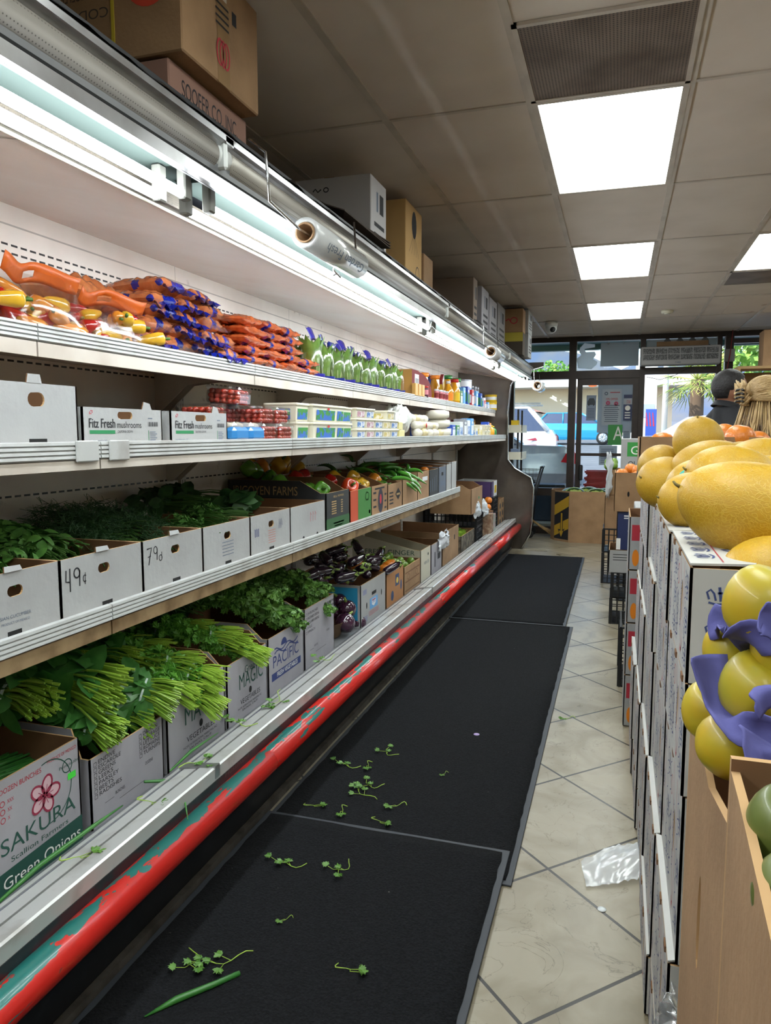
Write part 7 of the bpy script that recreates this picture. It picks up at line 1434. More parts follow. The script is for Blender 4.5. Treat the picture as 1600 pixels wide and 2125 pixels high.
# melons
m, n, b = node_mat('netted melon rind'); L = n.links.new
tc = N(n, 'ShaderNodeTexCoord'); ns = N(n, 'ShaderNodeTexNoise'); ns.inputs['Scale'].default_value = 7; ns.inputs['Detail'].default_value = 3; L(tc.outputs['Object'], ns.inputs[0])
rp = N(n, 'ShaderNodeValToRGB'); rp.color_ramp.elements[0].color = lin('c4960c'); rp.color_ramp.elements[0].position = .3; rp.color_ramp.elements[1].color = lin('a88420'); rp.color_ramp.elements[1].position = .7; L(ns.outputs[0], rp.inputs[0])
vo = N(n, 'ShaderNodeTexVoronoi'); vo.feature = 'DISTANCE_TO_EDGE'; vo.inputs['Scale'].default_value = 150
mq = N(n, 'ShaderNodeMixRGB'); mq.inputs[0].default_value = .06; nz = N(n, 'ShaderNodeTexNoise'); nz.inputs['Scale'].default_value = 30; L(tc.outputs['Object'], nz.inputs[0]); L(tc.outputs['Object'], mq.inputs[1]); L(nz.outputs[1], mq.inputs[2])
mpp = N(n, 'ShaderNodeMapping'); mpp.inputs['Scale'].default_value = (.55, 1, 1); L(mq.outputs[0], mpp.inputs[0]); L(mpp.outputs[0], vo.inputs['Vector'])
re = N(n, 'ShaderNodeValToRGB'); re.color_ramp.elements[0].position = .0; re.color_ramp.elements[0].color = (1, 1, 1, 1); re.color_ramp.elements[1].position = .10; re.color_ramp.elements[1].color = (0, 0, 0, 1); L(vo.outputs['Distance'], re.inputs[0])
mx = N(n, 'ShaderNodeMixRGB'); L(re.outputs[0], mx.inputs[0]); L(rp.outputs[0], mx.inputs[1]); mx.inputs[2].default_value = lin('c4a032'); L(mx.outputs[0], b.inputs['Base Color'])
bq = N(n, 'ShaderNodeBump'); bq.inputs['Strength'].default_value = .35; bq.inputs['Distance'].default_value = .0009; L(re.outputs[0], bq.inputs['Height']); L(bq.outputs[0], b.inputs['Normal']); b.inputs['Roughness'].default_value = .42
MEL = m
def melon():
    t = thing('yellow_melon', '', 'melon'); MB().ball((0, 0, 0), (.15, .1, .1), MEL, 40, 24, Matrix.Rotation(PI / 2, 4, 'Y') @ Matrix.Identity(4) if False else None, lambda d: 1 + .012 * noise.noise((d.x * 2, d.y * 2, d.z * 2))).build('rind', t)
    MB().tube([(-.148, 0, 0), (-.156, 0, .002), (-.162, .002, .006)], [.004, .003, .002], mt('dry stem', '6f6436', .8), 8).build('stem', t); return Proto(t)
mel = melon()
ML = [(1602, 1078, 1.60, 1.22, 1.10, 1.02, .0, .34, 'biggest melon, lying lengthwise at the right front'), (1522, 1000, 1.98, .78, .95, .88, .2, .25, 'long melon with a dark stem behind the biggest one'), (1452, 1018, 2.10, .62, .80, .84, .6, .2, 'melon with a teal oval sticker'), (1436, 1040, 1.93, .54, .66, .70, .3, .1, 'small melon tucked left of the biggest one'), (1383, 1003, 2.55, .66, .86, .86, .6, .2, 'melon at the left edge above the cartons, lower one'), (1372, 968, 2.95, .60, .82, .82, .9, 0, 'melon at the far left against the brown orange box'), (1449, 916, 2.85, .60, .86, .86, 1.3, 1.2, 'tall melon standing on top of the pile'), (1476, 968, 2.50, .80, .9, .82, .0, -.1, 'melon lying below the standing one'), (1590, 968, 2.30, .75, .90, .80, .0, .1, 'melon at the right edge behind the long one'), (1538, 965, 2.75, .62, .8, .8, .3, 0, 'bright melon half hidden in the middle'), (1600, 1005, 2.02, .6, .75, .72, .4, 0, 'melon peeking out at the right edge above the biggest one'), (1606, 1192, 1.46, .60, .80, .70, .2, 0, 'melon inside the nearest open carton')]
for px, py, Y, a, b2_, c2_, az, tl_, lb in ML: mel.put(AtY(px, py, Y), (0, tl_, az), lb, 'yellow melons', (a, b2_, c2_))
p = AtY(1430, 986, 2.015); t = MB().lathe([(.022, 0), (.021, .001), (.001, .002)], mt('teal sticker', '3fa8a0', .4), 20).build('oval_sticker', loc=p); t.rotation_euler = (PI / 2 - .25, 0, -.35); t.scale = (1.1, .7, 1); tag(t, 'teal and white oval sticker on the melon left of the centre', 'sticker')
# orange boxes behind the melons
t = carton('orange_carton', 'tall brown carton with oranges behind the melons', 'carton', (.085, 3.68, 1.222), .32, .48, .21, CARD, CARDD, rz=PI, prints=lambda mb, o, u, v, w, h: (mb.rect(0, 0, w, h * .25, o, u, v, INK), mb.rect(.02, h * .7, w * .5, h * .72, o, u, v, INK)))
for i, (px, py, Y, s_) in enumerate(((1374, 920, 3.45, 1.15), (1530, 908, 3.42, 1.3), (1497, 900, 3.55, 1.1), (1572, 915, 3.5, 1.15), (1590, 922, 3.4, 1.1), (1510, 922, 3.35, 1.0), (1545, 900, 3.6, 1.15), (1483, 890, 3.6, 1.05), (1555, 935, 3.38, 1.0))):
    p = AtY(px, py, Y); orange.put((p.x, p.y, p.z - .045 * s_), (.2 * i, 0, i), 'large orange behind the melons, %s' % ['alone at the left over the brown carton', 'biggest front one', 'left of the biggest', 'right pair left', 'right pair right', 'low left', 'top behind the biggest', 'touching the standing melon', 'low right'][i], 'oranges behind the melons', s_)
carton('orange_carton', 'second brown carton of oranges, right of the tall one', 'carton', (.36, 3.64, 1.222), .44, .34, .15, CARD, CARDD, rz=PI) if False else None
# red printed stack
def p_red(mb, o, u, v, w, h): mb.rect(.012, h * .55, .05, h * .85, o, u, v, INKR); mb.decal([(.032 + .016 * math.cos(a), h * .22 + h * .16 * math.sin(a)) for a in [2 * PI * k / 14 for k in range(14)]], o, u, v, ORA); mb.rect(.06, h * .2, .3, h * .24, o, u, v, INK)
for l in range(4):
    carton.side2 = p_red
    carton('tomato_carton', 'white carton with red and orange print, %s of the stack past the melon cartons' % ['bottom', 'second', 'third', 'top'][l], 'carton', (.062, 4.16, .006 + .262 * l), .44, .40, .255, WBOX, CARDD, rz=PI, group='red printed white cartons')
# farther goods
def rcrate(label, X, Y1, z, w, d, h, grp=None):
    t = crate(label, X, Y1, z, w, d, h, grp=grp); t.rotation_euler = (0, 0, PI); return t
rcrate('low black crate standing on the floor past the red printed stack', .045, 4.72, 0, .40, .38, .34)
closed_box('cardboard_box', 'plain brown carton stacked on the low black crate', (.10, 4.72, .352), .40, .34, .30, CARD, rz=PI); closed_box('cardboard_box', 'white carton on the plain brown one right of the aisle', (.10, 4.72, .656), .40, .34, .38, WBOX, rz=PI)
rcrate('black milk crate at the aisle edge, lower of two', -.02, 6.15, 0, .38, .42, .20, 'milk crates'); rcrate('black milk crate at the aisle edge, upper of two', -.015, 6.15, .205, .38, .42, .19, 'milk crates')
carton.side2 = lambda mb, o, u, v, w, h: [mb.rect(.03, h * (.55 + .12 * k), w * .9, h * (.58 + .12 * k), o, u, v, INK) for k in range(3)]
carton('produce_carton', 'open white carton on the milk crates', 'carton', (-.045, 6.16, .40), .40, .42, .17, WBOX, CARDD, rz=PI)
def n_navy(mb, o, u, v, w, h):
    mb.rect(.05, h * .88, w * .6, h * .91, o, u, v, INKW); mb.rect(.05, h * .82, w * .6, h * .85, o, u, v, INKW)
    for k in range(6): mb.stroke([(.11, h * .5), (.11 + .03 * math.cos(k * PI / 3), h * .5 + .03 * math.sin(k * PI / 3))], .008, o, u, v, INKW)
    mb.rect(-.0, .0, .03, h * .3, o, u, v, INKW)
carton.side2 = n_navy
carton('navy_carton', 'navy blue carton with a white star flower on the open white carton', 'carton', (.005, 6.15, .575), .38, .38, .285, NAVY, CARDD, rz=PI, prints=lambda mb, o, u, v, w, h: mb.rect(0, 0, w, h, o, u, v, mt('mauve print', '8a7480', .6)))
carton.side2 = lambda mb, o, u, v, w, h: mb.disc(.1, h * .45, .008, .02, o, u, v, DARK)
carton('orange_carton', 'brown carton heaped with oranges by the aisle, on the navy carton', 'carton', (-.02, 6.15, .865), .40, .36, .29, CARD, CARDD, rz=PI)
for i, (x, y, z) in enumerate(((.03, 5.82, 1.10), (.11, 5.83, 1.10), (.19, 5.84, 1.10), (.05, 5.93, 1.12), (.14, 5.95, 1.15), (.24, 5.9, 1.12), (.09, 6.04, 1.13), (.19, 6.05, 1.13), (.10, 5.87, 1.17))): orange.put((x, y, z), (i, 0, i), 'orange in the brown carton by the aisle, %s' % ['front left', 'front middle', 'front right', 'second row left', 'second row middle', 'second row right', 'back left', 'back right', 'on top'][i], 'oranges by the aisle', .95)
rcrate('black crate of the farthest stack, bottom', -.115, 7.75, 0, .40, .4, .30, 'farthest crates'); rcrate('black crate of the farthest stack, second', -.115, 7.75, .305, .40, .4, .22, 'farthest crates')
carton('produce_carton', 'brown carton with a red bottom edge on the farthest crates', 'carton', (-.11, 7.75, .535), .40, .4, .32, CARD, CARDD, rz=PI, prints=lambda mb, o, u, v, w, h: mb.rect(0, 0, w, h * .2, o, u, v, INKR))
carton('produce_carton', 'tan upper carton of the farthest stack with yellow fruit', 'carton', (-.10, 7.75, .86), .40, .4, .24, CARD, CARDD, rz=PI)
for i in range(4): lime.put((-.09 + .05 * (i % 2), 7.42 + .04 * i, 1.09 + .03 * (i // 2)), 0, 'yellow green fruit on the farthest stack, %s' % nth(i, 4), None, 1.5)
ragbag('white plastic bag hanging at the end of the farthest stack', -.10, 7.3, 1.05, .18, .42, WBAG, 21, 0, .05)
GB2 = mt('box bright green', '2f8a3a', .6)
closed_box('cardboard_box', 'white carton with green block lettering beyond the aisle oranges', (.02, 6.95, 1.10), .36, .42, .30, WBOX, rz=PI, side2=lambda mb, o, u, v, w, h: (mb.rect(.05, h * .5, w * .92, h * .90, o, u, v, GB2), mb.text('GI', .08, h * .56, .07, o, u, v, INKW, .09, .0014), mb.text('QU', .06, h * .22, .045, o, u, v, INK, .08)))
closed_box('cardboard_box', 'pale carton beneath the green lettered carton', (.03, 6.95, .56), .36, .42, .535, WBOX, rz=PI); rcrate('black crate beneath the pale carton', .03, 6.95, 0, .36, .42, .55)
# ================================================================ NEAREST BROWN BOXES WITH FRUIT
for l, (z, h) in enumerate(((0, .3), (.305, .3))): rcrate('black plastic crate under the nearest brown cartons, %s' % ('lower', 'upper')[l], .135, 1.10, z, .42, .45, h, 'crates under the near cartons')
def rc(name, label, X, Y0, Z, W_, D, H, front, nh=None):
    # front outline drawn with y running towards the camera
    t = carton(name, label, 'carton', (X, Y0 + W_, Z), W_, D, H, CARD, CARDD, rz=PI, front=front, hole=nh, t=.007); return t
rc('apple_carton', 'brown carton of yellow quinces, near right, with a long slit hand hole', .100, .66, .615, .335, .45, .515, [(0, 0), (.335, 0), (.335, .50), (.20, .47), (.06, .49), (0, .515)], [[(.17 + .012 * math.cos(a), .30 + .055 * math.sin(a)) for a in [2 * PI * k / 12 for k in range(12)]]])
rc('apple_carton', 'nearest brown carton cut off by the right edge, holding green apples', .098, .20, .30, .455, .45, .88, [(0, 0), (.455, 0), (.455, .80), (.2, .84), (.05, .865), (0, .87)])
QU = veg('quince skin', 'bd9f1c', 'a8a42c', .42, 14, coat=.12); GA = veg('shaded green apple skin', '56602a', '6a7630', .4, 5, coat=.15)  # apple skin darkened to carry the shade deep inside the carton
def quince(mat, nm, cat):
    t = thing(nm, '', cat); MB().lathe([(.004, .010), (.014, .003), (.028, .004), (.040, .018), (.045, .038), (.043, .058), (.034, .074), (.018, .080), (.010, .074), (.004, .070)], mat, 32, None, lambda th, q: 1 + .035 * math.cos(5 * th) * abs(math.cos(PI * q)) + .02 * math.cos(2 * th)).build('skin', t, subd=1)
    mb = MB(); [mb.tube([(.004 * math.cos(a), .004 * math.sin(a), .072), (.010 * math.cos(a), .010 * math.sin(a), .081)], [.003, .001], mt('dry calyx', '4a3a22', .9), 4) for a in [k * 1.26 for k in range(5)]]; mb.build('calyx', t)
    mb = MB(); mb.tube([(0, 0, .010), (.002, 0, -.008)], .0022, MT['dry calyx'], 6); mb.build('stem', t); return Proto(t)
qu, ga = quince(QU, 'quince', 'quince'), quince(GA, 'green_apple', 'apple')
def fr(pr, px, py, Y, s_, rot, lb, grp):
    if Y > .8: Y, s_ = Y * .90, s_ * .88
    else: Y, s_ = Y * .86, s_ * .82
    p = AtY(px, py, Y); M_ = Euler(rot).to_matrix(); p = p - M_ @ Vector((0, 0, .041 * s_)); pr.put(p, rot, lb, grp, s_)
for px, py, Y, s_, rot, lb in ((1592, 1256, .92, 1.12, (.3, .2, 1), 'topmost yellow quince, highest and largest in the near pile'), (1536, 1352, .98, 1.0, (1.2, 0, .3), 'yellow quince with a dark dried blossom end facing out'), (1580, 1432, .90, 1.05, (.2, -.3, 2), 'yellow quince with brown dents, middle of the near pile'), (1487, 1478, 1.00, .98, (0, .2, 0), 'yellow quince at the left rim of the brown carton'), (1520, 1548, .90, .92, (1.1, .5, .6), 'greenish yellow quince with its stem hollow showing'), (1650, 1350, .90, 1.05, (0, 0, 0), 'yellow quince mostly past the right picture edge'), (1560, 1500, 1.02, 1.0, (0, 0, 2), 'yellow quince hidden below the purple paper'), (1600, 1520, 1.02, 1.0, (0, 0, 2), 'lowest hidden yellow quince')): fr(qu, px, py, Y, s_, rot, lb, 'yellow quinces in the near carton')
for px, py, Y, s_, lb in ((1652, 1725, .68, .95, 'green apple deep inside the nearest carton'), (1668, 1870, .62, .9, 'lower green apple in the nearest carton'), (1690, 1790, .72, .9, 'green apple farther right in the nearest carton')): fr(ga, px, py, Y, s_, (.4, .3, 0), lb, 'green apples in the nearest carton')
PUR = mt('purple tissue', '5a5a9a', .75, bump=(50, .15)); 
def tissue(label, pts, wd, seed):
    """pts (px,py,Y): a curved strip of paper pushed between the fruit"""
    mb = MB(); P = [AtY(p[0], p[1], p[2] * .88) for p in pts]; n_ = len(P); vs = []; m_ = 6
    Q = []
    for i in range(n_ - 1):
        for k in range(4):
            f = k / 4; a = P[max(i - 1, 0)]; b_ = P[i]; c = P[i + 1]; d = P[min(i + 2, n_ - 1)]
            Q.append(.5 * ((2 * b_) + (c - a) * f + (2 * a - 5 * b_ + 4 * c - d) * f * f + (3 * b_ - a - 3 * c + d) * f ** 3))
    Q.append(P[-1])
    for i, q in enumerate(Q):
        tg = (Q[min(i + 1, len(Q) - 1)] - Q[max(i - 1, 0)]).normalized(); sd = tg.cross(FW).normalized(); sd = -sd if (i and sd.dot(psd) < 0) or (not i and sd.z < 0) else sd; psd = sd
        for j in range(m_): f_ = j / (m_ - 1); vs.append(q + sd * wd * (f_ - .5) * (.85 + .15 * math.sin(i * .5 + seed)) + FW * wd * .3 * math.sin(f_ * 3.1) + sd * .003 * noise.noise((i * .4, j * .5, seed)))
    mb.add(vs, [(i * m_ + j, (i + 1) * m_ + j, (i + 1) * m_ + j + 1, i * m_ + j + 1) for i in range(len(Q) - 1) for j in range(m_ - 1)], PUR, True)
    o = mb.build('tissue_paper'); o.modifiers.new('s', 'SOLIDIFY').thickness = .002; tag(o, label, 'tissue paper', 'purple tissue papers')
tissue('purple tissue paper curving left and under the middle quince', [(1472, 1362, .93), (1484, 1420, .92), (1500, 1478, .90), (1540, 1510, .86), (1600, 1525, .85), (1660, 1525, .85)], .036, 1)
tissue('purple tissue paper under the topmost quince', [(1478, 1290, .98), (1510, 1300, .96), (1525, 1325, .93), (1560, 1322, .90), (1610, 1325, .88), (1670, 1330, .88)], .040, 2)
tissue('purple tissue paper at the right edge beside the dented quince', [(1580, 1430, .84), (1595, 1445, .83), (1612, 1475, .83)], .034, 4)
tissue('purple tissue paper at the right edge above, beside the topmost quince', [(1585, 1282, .84), (1600, 1288, .84), (1625, 1310, .84)], .03, 6)
tissue('purple tissue paper lining the nearest carton', [(1580, 1535, .82), (1590, 1570, .80), (1612, 1610, .80)], .05, 8)
t = ragbag('torn clear plastic bag stuck low between cartons and black crate', .125, 1.24, .42, .10, .16, film('shiny clear scrap', fac=.25, rough=.15, milky=.15), 31, 0, -.03)
# tape on nearest carton
t = MB().box(.098, .1045, .60, .615, .74, .80, CREAM).box(.098, .1045, .57, .582, .69, .74, CREAM).build('clear_tape'); tag(t, 'two short strips of pale tape on the nearest brown carton', 'tape')
# ================================================================ WATERMELON BIN, BROOM, RACK
fp = [(-.86, 10.30), (-.80, 10.16), (-.60, 9.98), (.02, 9.98), (.16, 10.14), (.16, 10.5), (.0, 10.62), (-.7, 10.62), (-.86, 10.5)]
t = thing('watermelon_bin', 'big brown cardboard bin of watermelons by the glass door, yellow arrow on black', 'bin', (-.35, 10.3, 0)); mb = MB(); n_ = len(fp); F2 = [(x + .35, y - 10.3) for x, y in fp]
yb = mt('box yellow ink', 'b08a24', .7)
for i in range(n_):
    a, c = Vector((*F2[i], 0)), Vector((*F2[(i + 1) % n_], 0)); u = c - a; Ln = u.length; u.normalize()
    mb.panel([(0, 0), (Ln, 0), (Ln, .68), (0, .68)], a, u, UZ, .012, CARD, CARDD, CARDE)
    if i == 1:
        mb.rect(0, 0.03, Ln * .98, .66, a, u, UZ, INK, .001); mb.decal([(0, .34), (Ln * .98, .48), (Ln * .98, .62), (0, .48)], a, u, UZ, yb, .002); mb.decal([(0, .06), (Ln * .98, .18), (Ln * .98, .32), (0, .20)], a, u, UZ, yb, .002)
        mb.decal([(Ln * .42, .40), (Ln * .60, .40), (Ln * .60, .16), (Ln * .74, .18), (Ln * .5, .04), (Ln * .26, .16), (Ln * .42, .16)], a, u, UZ, INK, .0025); mb.decal([(Ln * .46, .38), (Ln * .56, .38), (Ln * .56, .14), (Ln * .66, .15), (Ln * .5, .06), (Ln * .34, .14), (Ln * .46, .14)], a, u, UZ, yb, .003)
mb.build('walls', t); mb = MB(); mb.add([(x, y, .03) for x, y in F2], [list(range(n_))], CARDD); mb.build('bottom', t)
m, n, b = node_mat('watermelon rind'); L = n.links.new
tc = N(n, 'ShaderNodeTexCoord'); wv = N(n, 'ShaderNodeTexWave'); wv.bands_direction = 'Y'; wv.inputs['Scale'].default_value = 5; wv.inputs['Distortion'].default_value = 4; wv.inputs['Detail Scale'].default_value = 3; L(tc.outputs['Object'], wv.inputs[0])
rp = N(n, 'ShaderNodeValToRGB'); rp.color_ramp.elements[0].color = lin('24401c'); rp.color_ramp.elements[0].position = .4; rp.color_ramp.elements[1].color = lin('9aa85a'); rp.color_ramp.elements[1].position = .6; L(wv.outputs[0], rp.inputs[0]); L(rp.outputs[0], b.inputs['Base Color']); b.inputs['Roughness'].default_value = .3
WMR = m
def wm():
    t = thing('watermelon', '', 'watermelon'); MB().ball((0, 0, 0), (.17, .125, .12), WMR, 28, 16).build('rind', t); MB().tube([(-.168, 0, 0), (-.19, 0, .01)], .006, PSTEM, 6).build('stem', t); return Proto(t)
w_ = wm()
for i, (x, y, z, a) in enumerate(((-.56, 10.26, .60, .4), (-.36, 10.42, .60, -.3), (-.26, 10.14, .60, .2), (-.02, 10.28, .58, .6), (-.6, 10.48, .58, 0), (-.15, 10.5, .58, .1))): w_.put((x, y, z), (0, 0, a), 'striped watermelon in the cardboard bin, %s' % ['front left', 'behind in the middle', 'front middle, largest in view', 'front right', 'rear left', 'rear right'][i], 'watermelons in the bin')
t = thing('broom', 'straw broom head leaning low between the case end and the bin', 'broom', (-.98, 10.45, 0), (0, 0, 0)); mb = MB(); ST_ = mt('broom straw', 'a88a56', .8, var=(30, '86693c', .4, .6))
for k in range(70): a = R.uniform(-.16, .16); mb.tube([(-.20, R.uniform(-.02, .02), .26 + R.uniform(-.02, .02)), (-.05, a * .5, .16), (.13 + R.uniform(-.02, .02), a * .4, .03 + R.uniform(0, .05))], .004, ST_, 4)
mb.build('bristles', t); MB().tube([(-.18, 0, .26), (-.6, .15, 1.3)], .012, CW, 8).build('handle', t)
t = thing('trash_bin', 'dark bin standing outside behind the low glass pane', 'bin', (-.98, 11.4, .13)); MB().box(-.22, .22, -.2, .2, 0, .5, mt('dark blue grey plastic', '2f3a4c', .5), .02).build('body', t); MB().box(-.24, .24, -.22, .22, .5, .55, BLACKP, .01).build('rim', t)
t = thing('display_rack', 'narrow rack of tan trays behind the case end by the window', 'rack', (-1.42, 9.75, 0))
for x in (-.12, .16):
    for y in (0, .4): MB().box(x - .012, x + .012, y - .012, y + .012, 0, 1.75, BLACKP).build('post', t)
for i, z in enumerate((.70, 1.10, 1.45)): MB().box(-.16, .22, -.05, .45, z, z + .02, CREAM).box(.21, .22, -.05, .45, z + .02, z + .10, CREAM).box(-.16, .22, -.05, -.04, z + .02, z + .10, CREAM).build('tray', t)
for i, (z, c, w2) in enumerate(((1.47, YEL, .14), (1.12, mt('slate blue pack', '6a7a94', .5), .12), (.72, CARD, .10))): pack('rack_pack', 'pack', '%s pack on the %s tray of the narrow rack' % (['yellow', 'slate blue', 'brown'][i], ['top', 'middle', 'bottom'][i]), -1.30, 9.80, z + .001, .14, .1, w2, c)
# ================================================================ PEOPLE
SKIN = mt('skin', '9a6a52', .5, sss=.1, bump=(60, .05)); HAIRB = mt('dark hair', '1a1719', .55, var=(60, '2c292c', .5, .7), bump=(90, .5)); SHIRT = mt('black shirt', '15161b', .8, bump=(8, .3)); TRO = mt('dark trousers', '22242c', .85); SHOE = mt('dark shoe', '1a1715', .5)
BLON = mt('blonde hair', 'a08458', .5, var=(14, 'c8ac7a', .4, .65), bump=(70, .6)); TOPM = mt('dark maroon top', '2a1620', .85, bump=(8, .3)); HAIRL = mt('brown blonde hair', '5a4632', .5, var=(22, '9a8058', .42, .62), bump=(70, .6))
def rem(o, vx, sm=6):
    r = o.modifiers.new('remesh', 'REMESH'); r.mode = 'VOXEL'; r.voxel_size = vx; r.use_smooth_shade = True
    s_ = o.modifiers.new('smooth', 'SMOOTH'); s_.iterations = sm; s_.factor = .5; return o
def person(label, loc, rz, H, skin, topm, trom, female=False, hz=1.675):
    """faces local +Y; head height H/7.5"""
    t = thing('person', label, 'person', loc, rz); k = H / 1.80; sh = .19 if female else .215; V = lambda *a: Vector(a) * k
    hc = V(0, .02, hz)
    mb = MB(); B = lambda c, r, M_=None: mb.ball(c, [q * k for q in r], skin, 20, 14, M_)
    B(hc + V(0, -.012, .02), (.074, .095, .098)); B(hc + V(0, .025, -.045), (.058, .070, .070)); B(hc + V(0, .06, -.095), (.030, .025, .022))
    B(hc + V(0, .095, -.018), (.013, .022, .024)); B(hc + V(0, .083, .010), (.040, .02, .014)); B(hc + V(0, .086, -.062), (.024, .012, .010))
    for s_ in (-1, 1): B(hc + V(s_ * .078, -.006, -.012), (.014, .021, .033)); B(hc + V(s_ * .04, .065, -.03), (.02, .02, .018))
    mb.tube([hc + V(0, -.02, -.06), V(0, -.012, 1.52), V(0, -.01, 1.44)], [.056 * k, .057 * k, .07 * k], skin, 16)
    mb.tube([V(0, 0, 1.46), V(0, 0, 1.3), V(0, .01, 1.05), V(0, 0, .92)], [.10 * k, .13 * k, .12 * k, .13 * k], skin, 14)
    for s_ in (-1, 1):
        mb.tube([V(0, 0, 1.42), V(s_ * sh * .8, 0, 1.42), V(s_ * sh, -.0, 1.38), V(s_ * (sh + .045), .02, 1.12), V(s_ * (sh + .02), .14, .93), V(s_ * (sh), .20, .88)], [v * k for v in (.06, .06, .055, .042, .03, .025)], skin, 12)
        B(V(s_ * sh, .225, .865), (.022, .04, .035))
        for f in range(4): mb.tube([V(s_ * (sh - .018 + .012 * f), .25, .87), V(s_ * (sh - .02 + .013 * f), .285, .85), V(s_ * (sh - .02 + .013 * f), .295, .822)], [.009 * k, .0085 * k, .007 * k], skin, 8)
        mb.tube([V(s_ * (sh - .022), .215, .875), V(s_ * (sh - .045), .24, .865), V(s_ * (sh - .05), .265, .85)], [.010 * k, .009 * k, .008 * k], skin, 8)
        mb.tube([V(s_ * .07, 0, .95), V(s_ * .10, 0, .85), V(s_ * .10, .01, .50), V(s_ * .10, -.02, .10)], [v * k for v in (.10, .085, .055, .04)], skin, 12)
    rem(mb.build('body', t), .009 * k, 5)
    mb = MB(); mb.tube([V(0, -.012, 1.52 if hz > 1.65 else 1.56), V(0, -.01, 1.47), V(0, -.005, 1.43), V(0, 0, 1.30), V(0, .01, 1.05), V(0, 0, .88)], [v * k for v in (.068, .078, .12, .155, .145, .155)], topm, 20, True, 1 if female else 1.1)
    if hz < 1.65:
        for s_ in (-1, 1): mb.tube([V(s_ * .02, -.01, 1.53), V(s_ * .10, -.01, 1.475), V(s_ * .19, -.01, 1.42)], [.062 * k, .066 * k, .07 * k], topm, 14)
    for s_ in (-1, 1): mb.tube([V(s_ * .03, -.005, 1.445), V(s_ * sh * .8, -.005, 1.42), V(s_ * (sh + .01), -.0, 1.38), V(s_ * (sh + .055), .02, 1.12), V(s_ * (sh + .03), .12, .96)], [v * k for v in (.068, .074, .070, .058, .045)], topm, 14)
    rem(mb.build('shirt', t), .011 * k, 5)
    mb = MB()
    for s_ in (-1, 1): mb.tube([V(0, 0, .97), V(s_ * .085, 0, .88), V(s_ * .10, .01, .50), V(s_ * .10, -.02, .06)], [v * k for v in (.13, .10, .075, .062)], trom, 14)
    rem(mb.build('trousers', t), .014 * k, 3)
    for s_ in (-1, 1): sm_ = MB().box(s_ * .10 * k - .045, s_ * .10 * k + .045, -.10, .17, 0, .075, SHOE, .02).build('shoe', t)
    mb = MB()
    for s_ in (-1, 1): mb.ball(hc + V(s_ * .031, .080, .0), (.009, .006, .006), WHITE, 8, 6); mb.ball(hc + V(s_ * .031, .0845, .0), (.004, .003, .004), INK, 6, 5)
    mb.build('eyes', t); MB().box(-.022, .022, hc.y + .088, hc.y + .0925, hc.z - .068, hc.z - .062, mt('lips', '8a4a42', .5), .001).build('mouth', t)
    return t, hc, k
az = -math.radians(66)
p = AtY(1509, 898, 4.85); t, hc, k = person('man with short slicked dark hair in a black collared shirt, seen from behind', (p.x, 4.85, 0), az, 1.855, SKIN, SHIRT, TRO, hz=1.640)
mb = MB(); mb.ball(hc + Vector((0, -.022, .034)) * k, [v * k for v in (.082, .102, .100)], HAIRB, 24, 16, None, lambda d: 1 if ((d.z > -.05 or d.y < -.25) and d.z > -.80 and d.y < .42 + .4 * d.z) or d.z > .5 else .82); mb.build('hair', t)
mb = MB(); mb.lathe([(.088 * k, 0), (.070 * k, .035 * k), (.066 * k, .036 * k), (.072 * k, 0)], SHIRT, 28, Matrix.Translation((0, -.012 * k, 1.545 * k)) @ Matrix.Rotation(-.25, 4, 'X'), cap=False); mb.build('collar', t)
p = AtY(1588, 898, 4.02); t, hc, k = person('woman with blonde half-up hair held by a dark claw clip, dark maroon top', (p.x, 4.02, 0), -math.radians(62), 1.70, mt('light skin', 'b88a70', .5, sss=.1), TOPM, TRO, True)
mb = MB(); mb.ball(hc + Vector((0, -.025, .035)) * k, [v * k for v in (.088, .105, .105)], HAIRL, 26, 18, None, lambda d: 1 if d.y < .45 or d.z > .5 else .84)
CP = hc + Vector((0, -.135, .035)) * k
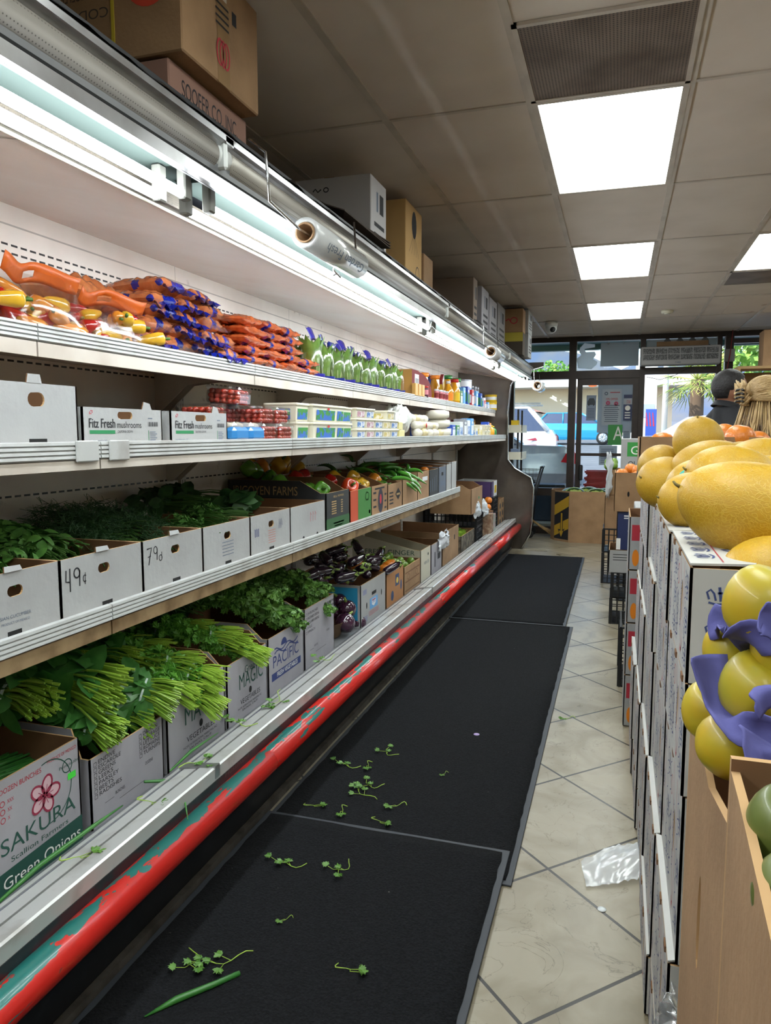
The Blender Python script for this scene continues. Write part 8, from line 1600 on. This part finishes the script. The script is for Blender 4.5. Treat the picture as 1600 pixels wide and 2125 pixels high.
for i in range(230):
    a = R.uniform(-.35, PI + .35); e_ = R.uniform(-.15, 1.25); S_ = Vector((math.cos(a) * math.cos(e_), .55 * math.sin(a) * math.cos(e_), math.sin(e_))).normalized(); E_ = Vector((R.uniform(-.2, .2), -1, R.uniform(-.1, .35))).normalized(); P = []
    for q in range(7):
        w_q = S_.lerp(E_, q / 6).normalized(); P.append(hc + Vector((0, -.025, .035)) * k + Vector((w_q.x * .097, w_q.y * .115, w_q.z * .113)) * k * (1 + .03 * math.sin(i)))
    mb.tube(P, [.003, .006, .007, .007, .007, .006, .004], BLON, 6)
for i in range(60):
    a = R.uniform(0, 6.28); r_ = R.uniform(.01, .035); mb.tube([CP + Vector((r_ * math.cos(a), .0, r_ * math.sin(a))), CP + Vector((r_ * 1.6 * math.cos(a), -.03, r_ * 1.6 * math.sin(a) + .02)), CP + Vector((r_ * 2 * math.cos(a + .6), -.02, r_ * 1.4 * math.sin(a) + .05))], [.007, .008, .003], BLON, 6)
mb.build('hair_crown', t)
mb = MB()
for i in range(420):
    a = R.uniform(-2.3, 2.3) - PI / 2; r = R.uniform(.06, .09) * k; p0 = hc + Vector((r * math.cos(a), -.03 + r * 1.1 * math.sin(a), .02 + R.uniform(-.04, .04))); ln2 = R.uniform(.30, .42)
    mb.tube([p0, p0 + Vector((.03 * math.cos(a), .03 * math.sin(a), -.12)), p0 + Vector((.04 * math.cos(a) + R.uniform(-.035, .035), .045 * math.sin(a) + R.uniform(-.03, .02), -ln2 * .7)), p0 + Vector((.03 * math.cos(a) + R.uniform(-.03, .03), .05 * math.sin(a), -ln2))], [.003, .0042, .004, .0015], HAIRL if i % 2 else BLON, 7)
mb.build('hair_lengths', t)
mb = MB(); CL = mt('dark claw clip', '16120f', .3)
for s_ in (-1, 1):
    for q in range(4): mb.tube([hc + Vector((0, -.15, .02 + .02 * q)), hc + Vector((s_ * .018, -.172, .02 + .018 * q)), hc + Vector((s_ * .030, -.168, .015 + .018 * q))], .005, CL, 6)
mb.build('hair_clip', t)
